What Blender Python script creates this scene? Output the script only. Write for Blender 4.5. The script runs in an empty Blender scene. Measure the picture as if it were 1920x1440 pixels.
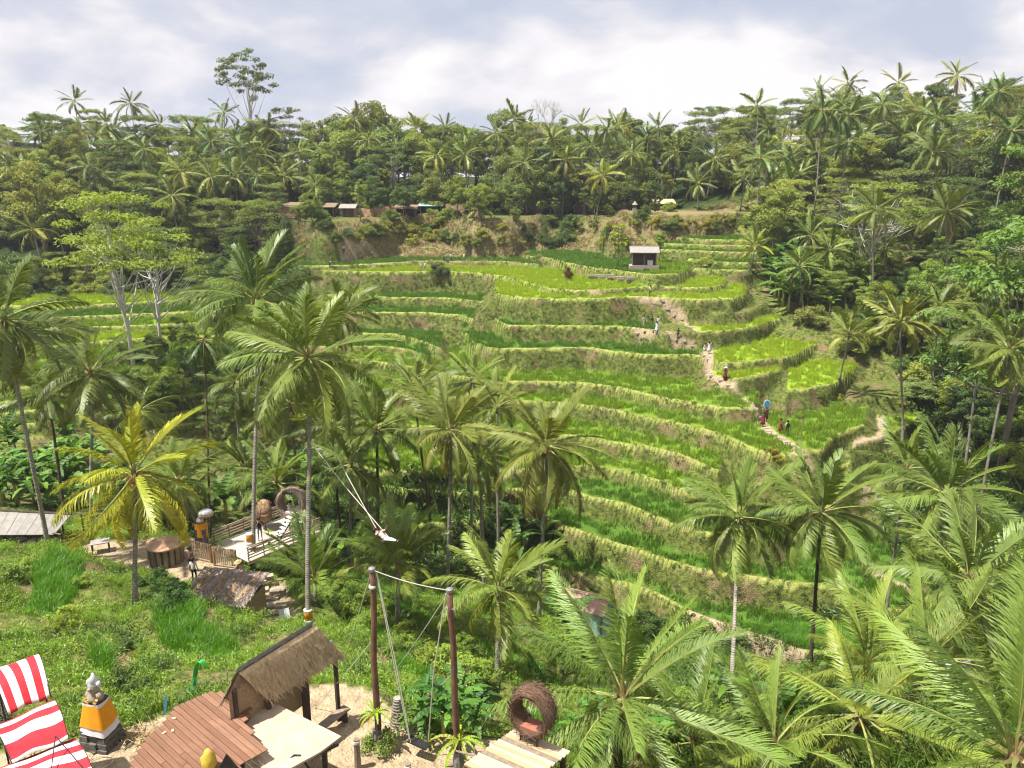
import bpy, bmesh, math, random
import numpy as np
from mathutils import Vector, Matrix, Euler

random.seed(7)
RNG = np.random.default_rng(11)
scene = bpy.context.scene
COL = scene.collection
R = math.radians

# ------------------------------------------------------------------ camera
FPX, PITCH = 1450.0, R(15.0)
CP, SP = math.cos(PITCH), math.sin(PITCH)
cam_d = bpy.data.cameras.new("camera")
cam_d.sensor_width = 36.0
cam_d.lens = FPX / 1920.0 * 36.0
cam_d.clip_start, cam_d.clip_end = 0.1, 6000.0
cam = bpy.data.objects.new("camera", cam_d)
cam.rotation_euler = (R(90) - PITCH, 0, 0)
COL.objects.link(cam)
scene.camera = cam

# ------------------------------------------------------------------ light
SUN_EL, SUN_AZ = R(66), R(-108)            # azimuth from +Y towards +X
scene.view_settings.view_transform = 'Standard'
scene.view_settings.look = 'None'
scene.view_settings.exposure = 1.40
scene.view_settings.gamma = 1.0
scene.view_settings.use_curve_mapping = False
scene.render.engine = 'CYCLES'
scene.cycles.max_bounces = 4
scene.cycles.volume_bounces = 0
scene.cycles.use_adaptive_sampling = True
scene.cycles.adaptive_threshold = 0.02
scene.cycles.diffuse_bounces = 2
scene.cycles.transmission_bounces = 4
scene.cycles.transparent_max_bounces = 4
scene.cycles.glossy_bounces = 2
scene.cycles.caustics_reflective = False
scene.cycles.caustics_refractive = False
scene.cycles.use_denoising = True
scene.cycles.pixel_filter_type = 'BLACKMAN_HARRIS'
scene.cycles.filter_width = 1.15
scene.cycles.denoiser = 'OPENIMAGEDENOISE'
scene.cycles.sample_clamp_indirect = 6.0
scene.render.film_transparent = False

sun_d = bpy.data.lights.new("sun", 'SUN')
sun_d.energy = 4.2
sun_d.angle = R(0.6)
sun_d.color = (1.0, 0.955, 0.88)
sun = bpy.data.objects.new("sun", sun_d)
sdir = Vector((math.sin(SUN_AZ) * math.cos(SUN_EL), math.cos(SUN_AZ) * math.cos(SUN_EL), math.sin(SUN_EL)))
sun.rotation_euler = sdir.to_track_quat('Z', 'Y').to_euler()
sun.location = (0, 0, 80)
COL.objects.link(sun)

world = bpy.data.worlds.new("World")
scene.world = world
world.use_nodes = True
wn, wl = world.node_tree.nodes, world.node_tree.links
wn.clear()
def wnode(t, **k):
    n = wn.new(t)
    for a, b in k.items():
        setattr(n, a, b)
    return n
w_out = wnode('ShaderNodeOutputWorld')
w_bg = wnode('ShaderNodeBackground')
w_sky = wnode('ShaderNodeTexSky', sky_type='NISHITA', sun_disc=False, sun_elevation=SUN_EL, sun_rotation=SUN_AZ,
              air_density=1.0, dust_density=1.5, ozone_density=1.0)
w_skys = wnode('ShaderNodeVectorMath', operation='SCALE'); w_skys.inputs['Scale'].default_value = 0.06
wl.new(w_sky.outputs[0], w_skys.inputs[0])
# a broken cloud deck on a plane above the valley: direction projected to a flat layer
w_tc = wnode('ShaderNodeTexCoord')
w_sep = wnode('ShaderNodeSeparateXYZ'); wl.new(w_tc.outputs['Generated'], w_sep.inputs[0])
w_zc = wnode('ShaderNodeMath', operation='MAXIMUM'); wl.new(w_sep.outputs['Z'], w_zc.inputs[0]); w_zc.inputs[1].default_value = 0.0
w_za = wnode('ShaderNodeMath', operation='ADD'); wl.new(w_zc.outputs[0], w_za.inputs[0]); w_za.inputs[1].default_value = 0.16
w_dx = wnode('ShaderNodeMath', operation='DIVIDE'); wl.new(w_sep.outputs['X'], w_dx.inputs[0]); wl.new(w_za.outputs[0], w_dx.inputs[1])
w_dy = wnode('ShaderNodeMath', operation='DIVIDE'); wl.new(w_sep.outputs['Y'], w_dy.inputs[0]); wl.new(w_za.outputs[0], w_dy.inputs[1])
w_cmb = wnode('ShaderNodeCombineXYZ'); wl.new(w_dx.outputs[0], w_cmb.inputs[0]); wl.new(w_dy.outputs[0], w_cmb.inputs[1])
def wnoise(scale, detail, rough, off, dist=0.0):
    m = wnode('ShaderNodeMapping'); m.inputs['Location'].default_value = off
    wl.new(w_cmb.outputs[0], m.inputs[0])
    n = wnode('ShaderNodeTexNoise'); n.inputs['Scale'].default_value = scale; n.inputs['Detail'].default_value = detail
    n.inputs['Roughness'].default_value = rough; n.inputs['Distortion'].default_value = dist
    wl.new(m.outputs[0], n.inputs['Vector'])
    return n.outputs['Fac']
def wramp(src, stops):
    r = wnode('ShaderNodeValToRGB')
    while len(r.color_ramp.elements) < len(stops):
        r.color_ramp.elements.new(0.5)
    for e, (p, c) in zip(r.color_ramp.elements, stops):
        e.position = p; e.color = (*c, 1)
    wl.new(src, r.inputs[0])
    return r.outputs[0]
w_mp = wnode('ShaderNodeMapping'); w_mp.inputs['Scale'].default_value = (1.0, 1.0, 2.3); w_mp.inputs['Location'].default_value = (2.2, .4, 1.3)
wl.new(w_tc.outputs['Generated'], w_mp.inputs[0])
w_n3 = wnode('ShaderNodeTexNoise'); w_n3.inputs['Scale'].default_value = 4.2; w_n3.inputs['Detail'].default_value = 8; w_n3.inputs['Roughness'].default_value = .52; w_n3.inputs['Distortion'].default_value = .25
wl.new(w_mp.outputs[0], w_n3.inputs['Vector'])
w_cl = wramp(w_n3.outputs['Fac'],
             [(0.36, (0.215, 0.235, 0.285)), (0.44, (0.26, 0.268, 0.305)), (0.50, (0.325, 0.318, 0.335)), (0.57, (0.39, 0.375, 0.38))])
w_mask = wramp(wnoise(0.45, 4, 0.5, (8.3, 2.9, 0)), [(0.30, (0.88, 0.88, 0.88)), (0.45, (1, 1, 1))])
w_mix = wnode('ShaderNodeMix', data_type='RGBA')
wl.new(w_mask, w_mix.inputs[0]); wl.new(w_skys.outputs[0], w_mix.inputs[6]); wl.new(w_cl, w_mix.inputs[7])
wl.new(w_mix.outputs[2], w_bg.inputs[0]); w_bg.inputs[1].default_value = 1.0
wl.new(w_bg.outputs[0], w_out.inputs[0])

world.cycles.sampling_method = 'MANUAL'
world.cycles.sample_map_resolution = 256

# ------------------------------------------------------------------ photograph geometry -> world
def ray(px, py):
    xc, yd = (px - 960.0) / FPX, (py - 720.0) / FPX
    return np.array((xc, CP - yd * SP, -SP - yd * CP))
def PZ(px, py, Z):                        # world point at depth Z along the view axis
    return Vector(ray(px, py) * Z)
def PE(px, py, z):                        # world point at elevation z
    d = ray(px, py)
    return Vector(d * (z / d[2]))
def proj(v):
    X, Y, Zz = v[0], v[1], v[2]
    dep = Y * CP - Zz * SP
    up = Y * SP + Zz * CP
    return 960 + FPX * X / dep, 720 - FPX * up / dep

# ------------------------------------------------------------------ small noise
_LAT = np.random.default_rng(5).random((256, 256))
def vnoise(x, y):
    x = np.asarray(x, float); y = np.asarray(y, float)
    xi, yi = np.floor(x).astype(int), np.floor(y).astype(int)
    fx, fy = x - xi, y - yi
    fx = fx * fx * (3 - 2 * fx); fy = fy * fy * (3 - 2 * fy)
    a = _LAT[xi & 255, yi & 255]; b = _LAT[(xi + 1) & 255, yi & 255]
    c = _LAT[xi & 255, (yi + 1) & 255]; d = _LAT[(xi + 1) & 255, (yi + 1) & 255]
    return (a * (1 - fx) + b * fx) * (1 - fy) + (c * (1 - fx) + d * fx) * fy - 0.5
def fbm(x, y, o=4):
    s, a = 0.0, 1.0
    for k in range(o):
        s = s + a * vnoise(x * 2 ** k + 17.3 * k, y * 2 ** k + 5.1 * k)
        a *= 0.5
    return s

# ------------------------------------------------------------------ object helpers
def link(o, parent=None):
    COL.objects.link(o)
    if parent is not None:
        o.parent = parent
    return o
def tag(o, label=None, cat=None, group=None, kind=None):
    if label: o['label'] = label
    if cat: o['category'] = cat
    if group: o['group'] = group
    if kind: o['kind'] = kind
    return o
def empty(name, loc=(0, 0, 0), rot=(0, 0, 0), scale=1.0, label=None, cat=None, group=None):
    o = bpy.data.objects.new(name, None)
    o.empty_display_size = 0.2
    o.location = loc; o.rotation_euler = rot
    o.scale = (scale,) * 3 if not hasattr(scale, '__len__') else scale
    COL.objects.link(o)
    return tag(o, label, cat, group)

class MB:
    """collects verts/faces, builds one mesh"""
    def __init__(self): self.v, self.f, self.m = [], [], []
    def add(self, vs, fs, mi=0):
        b = len(self.v)
        self.v.extend([tuple(p) for p in vs]); self.f.extend([tuple(i + b for i in f) for f in fs]); self.m.extend([mi] * len(fs))
        return self
    def box(self, c, s, rot=None, mi=0, taper=1.0):
        hx, hy, hz = s[0] / 2, s[1] / 2, s[2] / 2
        vs = [Vector((x * (taper if z > 0 else 1), y * (taper if z > 0 else 1), z)) for z in (-hz, hz) for x, y in ((-hx, -hy), (hx, -hy), (hx, hy), (-hx, hy))]
        if rot is not None:
            M = Euler(rot).to_matrix() if not isinstance(rot, Matrix) else rot
            vs = [M @ v for v in vs]
        c = Vector(c)
        return self.add([v + c for v in vs], [(3, 2, 1, 0), (4, 5, 6, 7), (0, 1, 5, 4), (1, 2, 6, 5), (2, 3, 7, 6), (3, 0, 4, 7)], mi)
    def tube(self, pts, rad, n=7, mi=0, cap=True):
        pts = [Vector(p) for p in pts]
        rad = rad if hasattr(rad, '__len__') else [rad] * len(pts)
        b = len(self.v); ref = Vector((0, 0, 1))
        for i, p in enumerate(pts):
            t = (pts[min(i + 1, len(pts) - 1)] - pts[max(i - 1, 0)])
            t = t.normalized() if t.length > 1e-9 else Vector((0, 0, 1))
            r_ = ref if abs(t.dot(ref)) < 0.95 else Vector((1, 0, 0))
            a = t.cross(r_).normalized(); c = t.cross(a)
            for k in range(n):
                an = 2 * math.pi * k / n
                self.v.append(tuple(p + (a * math.cos(an) + c * math.sin(an)) * rad[i]))
        for i in range(len(pts) - 1):
            for k in range(n):
                k2 = (k + 1) % n
                self.f.append((b + i * n + k, b + i * n + k2, b + (i + 1) * n + k2, b + (i + 1) * n + k)); self.m.append(mi)
        if cap:
            self.f.append(tuple(b + k for k in range(n))[::-1]); self.m.append(mi)
            self.f.append(tuple(b + (len(pts) - 1) * n + k for k in range(n))); self.m.append(mi)
        return self
    def prism(self, poly, z0, z1, mi=0):
        n = len(poly)
        vs = [(p[0], p[1], z0) for p in poly] + [(p[0], p[1], z1) for p in poly]
        fs = [tuple(range(n))[::-1], tuple(range(n, 2 * n))] + [(i, (i + 1) % n, n + (i + 1) % n, n + i) for i in range(n)]
        return self.add(vs, fs, mi)
    def lathe(self, prof, n=14, c=(0, 0, 0), mi=0):
        b = len(self.v); c = Vector(c)
        for r_, z in prof:
            for k in range(n):
                a = 2 * math.pi * k / n
                self.v.append((c.x + r_ * math.cos(a), c.y + r_ * math.sin(a), c.z + z))
        for i in range(len(prof) - 1):
            for k in range(n):
                k2 = (k + 1) % n
                self.f.append((b + i * n + k, b + i * n + k2, b + (i + 1) * n + k2, b + (i + 1) * n + k)); self.m.append(mi)
        self.f.append(tuple(b + k for k in range(n))[::-1]); self.m.append(mi)
        self.f.append(tuple(b + (len(prof) - 1) * n + k for k in range(n))); self.m.append(mi)
        return self
    def grid(self, fn, nu, nv, mi=0):
        b = len(self.v)
        for i in range(nu + 1):
            for j in range(nv + 1):
                self.v.append(tuple(fn(i / nu, j / nv)))
        for i in range(nu):
            for j in range(nv):
                a = b + i * (nv + 1) + j
                self.f.append((a, a + 1, a + nv + 2, a + nv + 1)); self.m.append(mi)
        return self
    def mesh(self, name, mats, smooth=False):
        me = bpy.data.meshes.new(name)
        me.from_pydata(self.v, [], self.f)
        for m in (mats if isinstance(mats, (list, tuple)) else [mats]):
            me.materials.append(m)
        if any(self.m):
            me.polygons.foreach_set('material_index', self.m)
        if smooth:
            me.polygons.foreach_set('use_smooth', [True] * len(self.f))
        me.update()
        return me
    def build(self, name, mats, parent=None, smooth=False):
        return link(bpy.data.objects.new(name, self.mesh(name, mats, smooth)), parent)

def np_mesh(name, V, F, mats, smooth=False, mi=None):
    """V (n,3), F (m,k) same-size faces"""
    me = bpy.data.meshes.new(name)
    V = np.asarray(V, np.float32); F = np.asarray(F, np.int32)
    m, k = F.shape
    me.vertices.add(len(V)); me.vertices.foreach_set('co', V.ravel())
    me.loops.add(m * k); me.loops.foreach_set('vertex_index', F.ravel())
    me.polygons.add(m)
    me.polygons.foreach_set('loop_start', np.arange(0, m * k, k, dtype=np.int32))
    for x in (mats if isinstance(mats, (list, tuple)) else [mats]):
        me.materials.append(x)
    if mi is not None: me.polygons.foreach_set('material_index', np.asarray(mi, np.int32))
    me.polygons.foreach_set('use_smooth', np.full(m, smooth))
    me.update(calc_edges=True)
    return me

# ------------------------------------------------------------------ materials
class NT:
    def __init__(self, name):
        self.mat = bpy.data.materials.new(name)
        self.mat.use_nodes = True
        self.n, self.l = self.mat.node_tree.nodes, self.mat.node_tree.links
        self.n.clear()
        self.out = self.n.new('ShaderNodeOutputMaterial')
    def node(self, t, ins=None, **k):
        x = self.n.new(t)
        for a, b in k.items(): setattr(x, a, b)
        for a, b in (ins or {}).items():
            if isinstance(b, bpy.types.NodeSocket): self.l.new(b, x.inputs[a])
            else: x.inputs[a].default_value = b
        return x
    def coord(self, obj=True):
        return self.node('ShaderNodeTexCoord').outputs['Object'] if obj else self.node('ShaderNodeNewGeometry').outputs['Position']
    def noise(self, vec, scale, detail=4, rough=0.55, dist=0.0):
        return self.node('ShaderNodeTexNoise', {'Vector': vec, 'Scale': scale, 'Detail': detail, 'Roughness': rough, 'Distortion': dist}).outputs['Fac']
    def ramp(self, fac, stops):
        r = self.node('ShaderNodeValToRGB', {0: fac})
        while len(r.color_ramp.elements) < len(stops): r.color_ramp.elements.new(0.5)
        for e, (p, c) in zip(r.color_ramp.elements, stops):
            e.position = p; e.color = (*c, 1) if hasattr(c, '__len__') else (c, c, c, 1)
        return r.outputs[0]
    def mix(self, fac, a, b, blend='MIX'):
        x = self.node('ShaderNodeMix', data_type='RGBA', blend_type=blend)
        for i, v in ((0, fac), (6, a), (7, b)):
            if isinstance(v, bpy.types.NodeSocket): self.l.new(v, x.inputs[i])
            else: x.inputs[i].default_value = v if i == 0 else ((*v, 1) if len(v) == 3 else v)
        return x.outputs[2]
    def math(self, op, a, b=0.0, clamp=False):
        x = self.node('ShaderNodeMath', operation=op, use_clamp=clamp)
        for i, v in ((0, a), (1, b)):
            if isinstance(v, bpy.types.NodeSocket): self.l.new(v, x.inputs[i])
            else: x.inputs[i].default_value = v
        return x.outputs[0]
    def attr(self, name):
        return self.node('ShaderNodeAttribute', attribute_name=name)
    def bump(self, h, strength=0.4, dist=0.05):
        return self.node('ShaderNodeBump', {'Height': h, 'Strength': strength, 'Distance': dist}).outputs[0]
    def finish(self, color, rough=0.8, normal=None, spec=0.3, metal=0.0):
        b = self.node('ShaderNodeBsdfPrincipled')
        for i, v in (('Base Color', color), ('Roughness', rough), ('Specular IOR Level', spec), ('Metallic', metal)):
            if isinstance(v, bpy.types.NodeSocket): self.l.new(v, b.inputs[i])
            else: b.inputs[i].default_value = (*v, 1) if (hasattr(v, '__len__') and len(v) == 3) else v
        if normal is not None: self.l.new(normal, b.inputs['Normal'])
        self.l.new(b.outputs[0], self.out.inputs[0])
        return self.mat
    def leaf(self, color, trans=0.35, rough=0.5, gloss=0.06, tcol=None):
        """leaf blade: diffuse + light coming through + a little sheen"""
        d = self.node('ShaderNodeBsdfDiffuse', {'Color': color})
        tc = self.mix(1.0, color, tcol or (1.25, 1.15, 0.45), 'MULTIPLY')
        t = self.node('ShaderNodeBsdfTranslucent', {'Color': tc})
        m1 = self.node('ShaderNodeMixShader', {0: trans, 1: d.outputs[0], 2: t.outputs[0]})
        g = self.node('ShaderNodeBsdfGlossy', {'Color': (1, 1, 1, 1), 'Roughness': rough})
        m2 = self.node('ShaderNodeMixShader', {0: gloss, 1: m1.outputs[0], 2: g.outputs[0]})
        self.l.new(m2.outputs[0], self.out.inputs[0])
        return self.mat

def mat_simple(name, c, var=0.25, scale=6.0, rough=0.8, bump=0.3, spec=0.25, c2=None, stretch=None):
    t = NT(name)
    v = t.coord()
    if stretch:
        v = t.node('ShaderNodeMapping', {'Vector': v, 'Scale': stretch}).outputs[0]
    n = t.noise(v, scale, 5, 0.6)
    lo = tuple(x * (1 - var) for x in c) if c2 is None else c2
    hi = tuple(min(1, x * (1 + var)) for x in c) if c2 is None else c
    col = t.ramp(n, [(0.3, lo), (0.7, hi)])
    return t.finish(col, rough, t.bump(n, bump, 0.02), spec)

def mat_leaf(name, c, var=0.35, trans=0.35, gloss=0.05, use_obj_color=True, dry=None, rough=0.45):
    t = NT(name)
    oi = t.node('ShaderNodeObjectInfo')
    g = t.coord(False)
    n = t.noise(g, 0.9, 3)
    n2 = t.noise(g, 9.0, 2)
    col = t.mix(n, tuple(x * (1 - var) for x in c), tuple(x * (1 + var) for x in c))
    col = t.mix(t.math('MULTIPLY', oi.outputs['Random'], 0.5), col, (c[0] * 1.35, c[1] * 1.08, c[2] * 0.7))
    col = t.mix(t.ramp(n2, [(0.55, 0.0), (0.75, 0.35)]), col, dry or (c[0] * 2.1, c[1] * 1.35, c[2] * 0.8))
    if use_obj_color:
        col = t.mix(1.0, col, oi.outputs['Color'], 'MULTIPLY')
    return t.leaf(col, trans, rough, gloss)
# ------------------------------------------------------------------ terrain
# smooth lie of the land: control points (photo x, y, elevation) -> thin-plate surface
_ctl = [
 # near bank below the viewpoint
 (-300,1440,-15.2),(0,1440,-15.6),(220,1430,-16.1),(450,1430,-16.2),(700,1420,-16.2),(860,1430,-16.6),(1000,1440,-19.5),(1170,1440,-22),(1500,1440,-22),(1900,1440,-18),(2200,1440,-16),
 (-200,1250,-17.2),(0,1300,-16.9),(120,1330,-16.6),(250,1330,-17.0),(330,1300,-17.6),(660,1300,-17.0),(760,1330,-17.2),(870,1370,-18.2),
 (190,1240,-19.2),(400,1250,-19.4),(560,1190,-22.6),(650,1230,-20.6),(760,1260,-20.8),(1000,1300,-24.5),(900,1230,-25.0),
 (-150,1100,-20.5),(0,1150,-20.6),(110,1100,-22.3),(350,1190,-21.8),(250,1140,-23.0),
 (-150,1010,-23),(0,1015,-23.6),(130,1015,-24.4),(250,1035,-24.6),(360,1072,-24.7),(430,1110,-25.0),(500,1130,-25.4),(560,1150,-24.9),(500,1040,-28.5),(560,1060,-28.8),
 (620,1110,-28.2),(750,1145,-27.6),(850,1120,-30.0),(930,1170,-29.0),(1100,1210,-30.0),(1250,1270,-29.5),(1400,1300,-30),(1600,1320,-29),(1800,1300,-27),(2000,1280,-24),
 # valley floor
 (-200,930,-26.5),(0,920,-28),(200,930,-30),(400,930,-31),(600,1000,-33.5),(760,1030,-36),(900,1060,-37.5),(1100,1120,-39.2),(1300,1180,-40.4),(1500,1250,-41),(1700,1230,-38.5),(1900,1180,-35),
 # far side left
 (-200,840,-26),(0,845,-27),(200,850,-28),(420,850,-30),(0,560,-20.6),(200,560,-21),(420,560,-21.5),(-300,600,-22),(0,470,-14),(250,470,-14.5),(450,440,-12),
 (-300,420,-9.7),(0,400,-7.8),(250,400,-7.8),(480,405,-8.3),
 # far rim
 (700,395,-8.4),(900,395,-8.4),(1100,395,-8.2),(1250,388,-7),(1400,370,-4.5),(1500,340,-1.5),
 # right gully and right hill
 (1420,470,-13.5),(1560,520,-16.5),(1700,560,-19),(1900,560,-15.5),(1600,640,-23),(1720,740,-28.6),(1850,760,-26.3),(1800,900,-32),(1950,900,-28.4),(2200,800,-25),
 (1620,410,-7.8),(1780,430,-9.2),(1950,430,-8.2),(1700,330,0.5),(1900,320,4),(2200,330,6),
]
_cx = [PE(a, b, c) for a, b, c in _ctl if abs(ray(a, b)[2]) > 0.02 and c < -2.5]
_cx += [Vector(p) for p in [
 (-12,2,-14),(0,2,-14.5),(14,2,-15),(-30,6,-14),(30,6,-15),
 (60,150,-7),(75,150,-5),(90,160,-1),(110,150,1),(70,180,0),(100,190,7),(40,190,-4),(15,200,-4),(-20,200,-5),(-60,195,-2),(-110,190,0),(-150,180,2),(-80,240,3),(0,250,0),(60,240,5),(120,250,12),(-160,260,6),
 (0,330,-4),(-150,340,-2),(150,340,4),(230,300,8),(-240,300,0),(0,420,-14),(-300,420,-12),(300,420,-8)]]
_C = np.array([(p[0], p[1]) for p in _cx]); _Cz = np.array([p[2] for p in _cx])
def _tps(d2):
    return np.where(d2 > 1e-9, 0.5 * d2 * np.log(np.maximum(d2, 1e-12)), 0.0)
_n = len(_C)
_K = _tps(((_C[:, None] - _C[None]) ** 2).sum(-1) / 1e3) + np.eye(_n) * 0.02
_Pm = np.c_[np.ones(_n), _C / 100]
_A = np.zeros((_n + 3, _n + 3)); _A[:_n, :_n] = _K; _A[:_n, _n:] = _Pm; _A[_n:, :_n] = _Pm.T
_w = np.linalg.solve(_A, np.r_[_Cz, 0, 0, 0])
def base_h(x, y):
    x = np.asarray(x, float); y = np.asarray(y, float)
    yc = np.minimum(y, 420); xc = np.clip(x, -330, 330)
    s = _w[_n] + _w[_n + 1] * xc / 100 + _w[_n + 2] * yc / 100
    for k in range(_n):
        s = s + _w[k] * _tps(((xc - _C[k, 0]) ** 2 + (yc - _C[k, 1]) ** 2) / 1e3)
    far = np.clip((y - 420) / 800, 0, 1)
    return s * (1 - far) - 25 * far + 0.5 * fbm(x * 0.12, y * 0.12, 3)

# terraces: name, elevation, front lip in photo pixels, riser slope, end slope, field colour spans (px0, px1, kind)
#   kinds: 'lime' young rice, 'rice' deep green, 'grass', 'dirt'
TER = [
 ('R1', -8.5, [(430,400),(520,412),(600,418),(700,412),(800,404),(880,411),(960,411),(1040,402),(1110,405),(1150,418)], 0.9, 0.8, [(0,3000,'grass')]),
 ('F5', -11.5, [(1185,443),(1250,446),(1330,450),(1440,452)], 1.6, .7, [(0,3000,'rice')]),
 ('F4', -12.4, [(1190,455),(1260,458),(1340,461),(1450,462)], 1.6, .7, [(0,3000,'rice')]),
 ('F3', -13.3, [(1210,468),(1300,471),(1380,474),(1460,474)], 1.6, .7, [(0,3000,'rice')]),
 ('F2', -14.6, [(1290,486),(1340,492),(1400,494),(1450,492)], 1.6, .7, [(0,3000,'rice')]),
 ('F1', -15.7, [(1300,504),(1350,507),(1400,508),(1445,505)], 1.6, .7, [(0,3000,'rice')]),
 ('RB', -7.3, [(1170,400),(1230,404),(1290,403),(1350,402),(1420,398),(1500,398),(1540,400)], 1.0, .8, [(0,3000,'dry')]),
 ('T1', -15.2, [(985,480),(1030,485),(1060,493),(1110,503),(1180,511),(1232,517),(1275,515),(1290,503)], 1.8, 1.2, [(0,1215,'rice'),(1215,3000,'mid')]),
 ('T1b', -16.1, [(560,500),(640,499),(740,494),(770,491),(900,491),(960,492),(1010,497)], 1.8, 1.2, [(0,3000,'rice')]),
 ('T2', -17.0, [(585,509),(700,511),(815,510),(900,513),(955,521),(985,530),(1020,540),(1060,545),(1110,546),(1160,543),(1207,539),(1280,541),(1335,541),(1354,532)], 2.0, 1.0, [(0,3000,'lime')]),
 ('T3', -17.9, [(930,552),(960,558),(1000,561),(1100,562),(1150,560),(1200,558),(1300,563),(1375,562),(1395,552)], 2.3, 1.2, [(0,3000,'lime')]),
 ('L4', -20.8, [(600,554),(700,558),(850,561),(915,568),(940,580)], 1.5, 1.2, [(0,3000,'rice')]),
 ('L4b', -22.3, [(600,585),(690,587),(800,588),(862,592),(886,600)], 1.5, 1.2, [(0,3000,'rice')]),
 ('T4', -21.5, [(915,585),(925,600),(950,612),(1050,612),(1150,613),(1200,617),(1250,626),(1310,624),(1360,622),(1413,614),(1466,596)], 2.4, .9, [(0,1225,'rice'),(1225,1300,'grass'),(1300,3000,'lime')]),
 ('T4m', -19.9, [(1290,586),(1340,590),(1400,588),(1435,572)], 1.4, .9, [(0,3000,'grass')]),
 ('L5', -25.0, [(560,622),(650,626),(740,628),(790,640),(826,655)], 1.6, 1.4, [(0,3000,'rice')]),
 ('T5', -23.8, [(862,606),(870,625),(885,643),(910,652),(940,655),(1110,654),(1160,662),(1230,667),(1310,667),(1345,682),(1400,681),(1480,670),(1500,660),(1528,645)], 2.6, .9, [(0,1318,'rice'),(1318,1340,'dirt'),(1340,3000,'lime')]),
 ('L6', -25.9, [(560,648),(640,651),(740,653),(775,660),(800,676)], 1.6, 1.4, [(0,3000,'rice')]),
 ('T5b', -24.9, [(1330,704),(1380,713),(1420,706),(1460,696)], 1.6, 1.0, [(0,3000,'lime')]),
 ('T6r', -25.6, [(1475,735),(1520,730),(1560,722),(1585,706),(1600,690)], 1.4, .8, [(0,3000,'lime')]),
 ('T6', -26.8, [(560,672),(690,678),(780,690),(850,706),(940,716),(1000,717),(1090,720),(1150,727),(1220,741),(1300,757),(1350,767),(1412,768)], 2.7, 1.2, [(0,3000,'mid')]),
 ('T6s', -27.3, [(1590,752),(1640,748),(1700,745)], 1.1, .8, [(0,3000,'grass')]),
 ('T7', -28.4, [(520,728),(650,735),(800,744),(950,752),(1050,757),(1100,763),(1150,770),(1200,780),(1280,797),(1340,812),(1380,829),(1430,849),(1480,858),(1494,853)], 2.7, 1.2, [(0,3000,'mid')]),
 ('T7r', -28.0, [(1500,850),(1540,846),(1560,822),(1600,806),(1620,800)], 1.5, .8, [(0,3000,'mid')]),
 ('T7s', -29.2, [(1600,838),(1650,822),(1700,800),(1720,785)], 1.2, .8, [(0,1660,'dirt'),(1660,3000,'lime')]),
 ('T8', -30.4, [(520,785),(640,790),(850,805),(1000,815),(1100,822),(1150,832),(1215,839),(1250,846),(1300,863),(1348,886)], 2.7, 1.2, [(0,3000,'mid')]),
 ('T8r', -31.0, [(1560,880),(1600,872),(1660,850),(1720,836)], 1.4, .8, [(0,3000,'mid')]),
 ('T9', -32.2, [(540,850),(640,858),(668,878),(720,886),(790,887),(860,891),(950,887),(1040,878),(1105,875),(1150,882),(1200,892),(1250,908),(1320,935),(1400,960)], 2.7, 1.2, [(0,3000,'mid')]),
 ('T9r', -33.4, [(1560,925),(1620,918),(1700,900)], 1.4, .8, [(0,3000,'grass')]),
 ('T10', -33.6, [(520,905),(620,902),(690,913),(760,919),(860,926),(950,922),(1035,913),(1080,925),(1110,937),(1160,945),(1200,960),(1270,984),(1330,1000),(1450,1020)], 2.7, 1.2, [(0,3000,'rice')]),
 ('T11', -35.8, [(590,972),(680,977),(800,985),(920,975),(1000,966),(1050,985),(1100,1005),(1160,1025),(1220,1042),(1270,1056),(1320,1070),(1400,1082),(1500,1100),(1560,1105)], 2.7, 1.2, [(0,3000,'rice')]),
 ('T12', -38.4, [(1000,1060),(1120,1085),(1220,1110),(1300,1152),(1400,1190),(1500,1225),(1600,1235)], 2.7, 1.2, [(0,3000,'rice')]),
 ('T12b', -36.6, [(1500,1110),(1560,1120),(1620,1140),(1690,1150)], 1.6, 1.0, [(0,3000,'rice')]),
 # far left fields
 ('Q1', -20.3, [(-150,570),(60,576),(115,580),(200,572),(300,566),(440,560)], 1.5, .8, [(0,3000,'lime')]),
 ('Q2', -21.0, [(-150,612),(0,606),(70,600),(140,596),(300,588),(450,582)], 1.5, .8, [(-900,3000,'rice')]),
 ('Q3', -21.7, [(-150,648),(0,640),(40,632),(100,618),(250,612),(450,604)], 1.5, .8, [(-900,3000,'mid')]),
 ('Q4', -22.4, [(-150,690),(0,668),(30,676),(60,668),(110,650),(250,638),(450,628)], 1.5, .8, [(-900,3000,'lime')]),
 ('Q5', -23.1, [(-150,722),(0,722),(50,728),(90,712),(160,690),(300,668),(450,652)], 1.5, .8, [(-900,3000,'mid')]),
 ('Q6', -23.8, [(-150,752),(0,757),(60,752),(120,737),(220,714),(340,692),(460,676)], 1.5, .8, [(-900,3000,'mid')]),
 ('Q7', -24.6, [(-150,780),(0,778),(80,772),(150,760),(250,738),(350,716),(470,702)], 1.5, .8, [(-900,3000,'rice')]),
 ('Q8', -25.5, [(-150,806),(0,803),(80,797),(150,786),(250,766),(350,744),(480,730)], 1.7, .8, [(-900,3000,'rice')]),
 ('Q9', -26.7, [(-150,842),(0,834),(70,824),(150,806),(250,790),(350,772),(480,758)], 1.7, .8, [(-900,3000,'rice')]),
 ('Q10', -27.8, [(150,832),(250,816),(350,798),(480,785)], 1.5, .8, [(-900,3000,'mid')]),
 ('S1', -15.4, [(1700,455),(1760,470),(1850,478),(1950,470)], 1.2, .8, [(0,3000,'grass')]),
 ('S2', -18.2, [(1640,520),(1700,532),(1800,530),(1950,520)], 1.2, .8, [(0,3000,'grass')]),
]
KIND = {'none': 0, 'rice': 1, 'mid': 2, 'lime': 3, 'grass': 4, 'dirt': 5, 'dry': 6}
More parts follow.
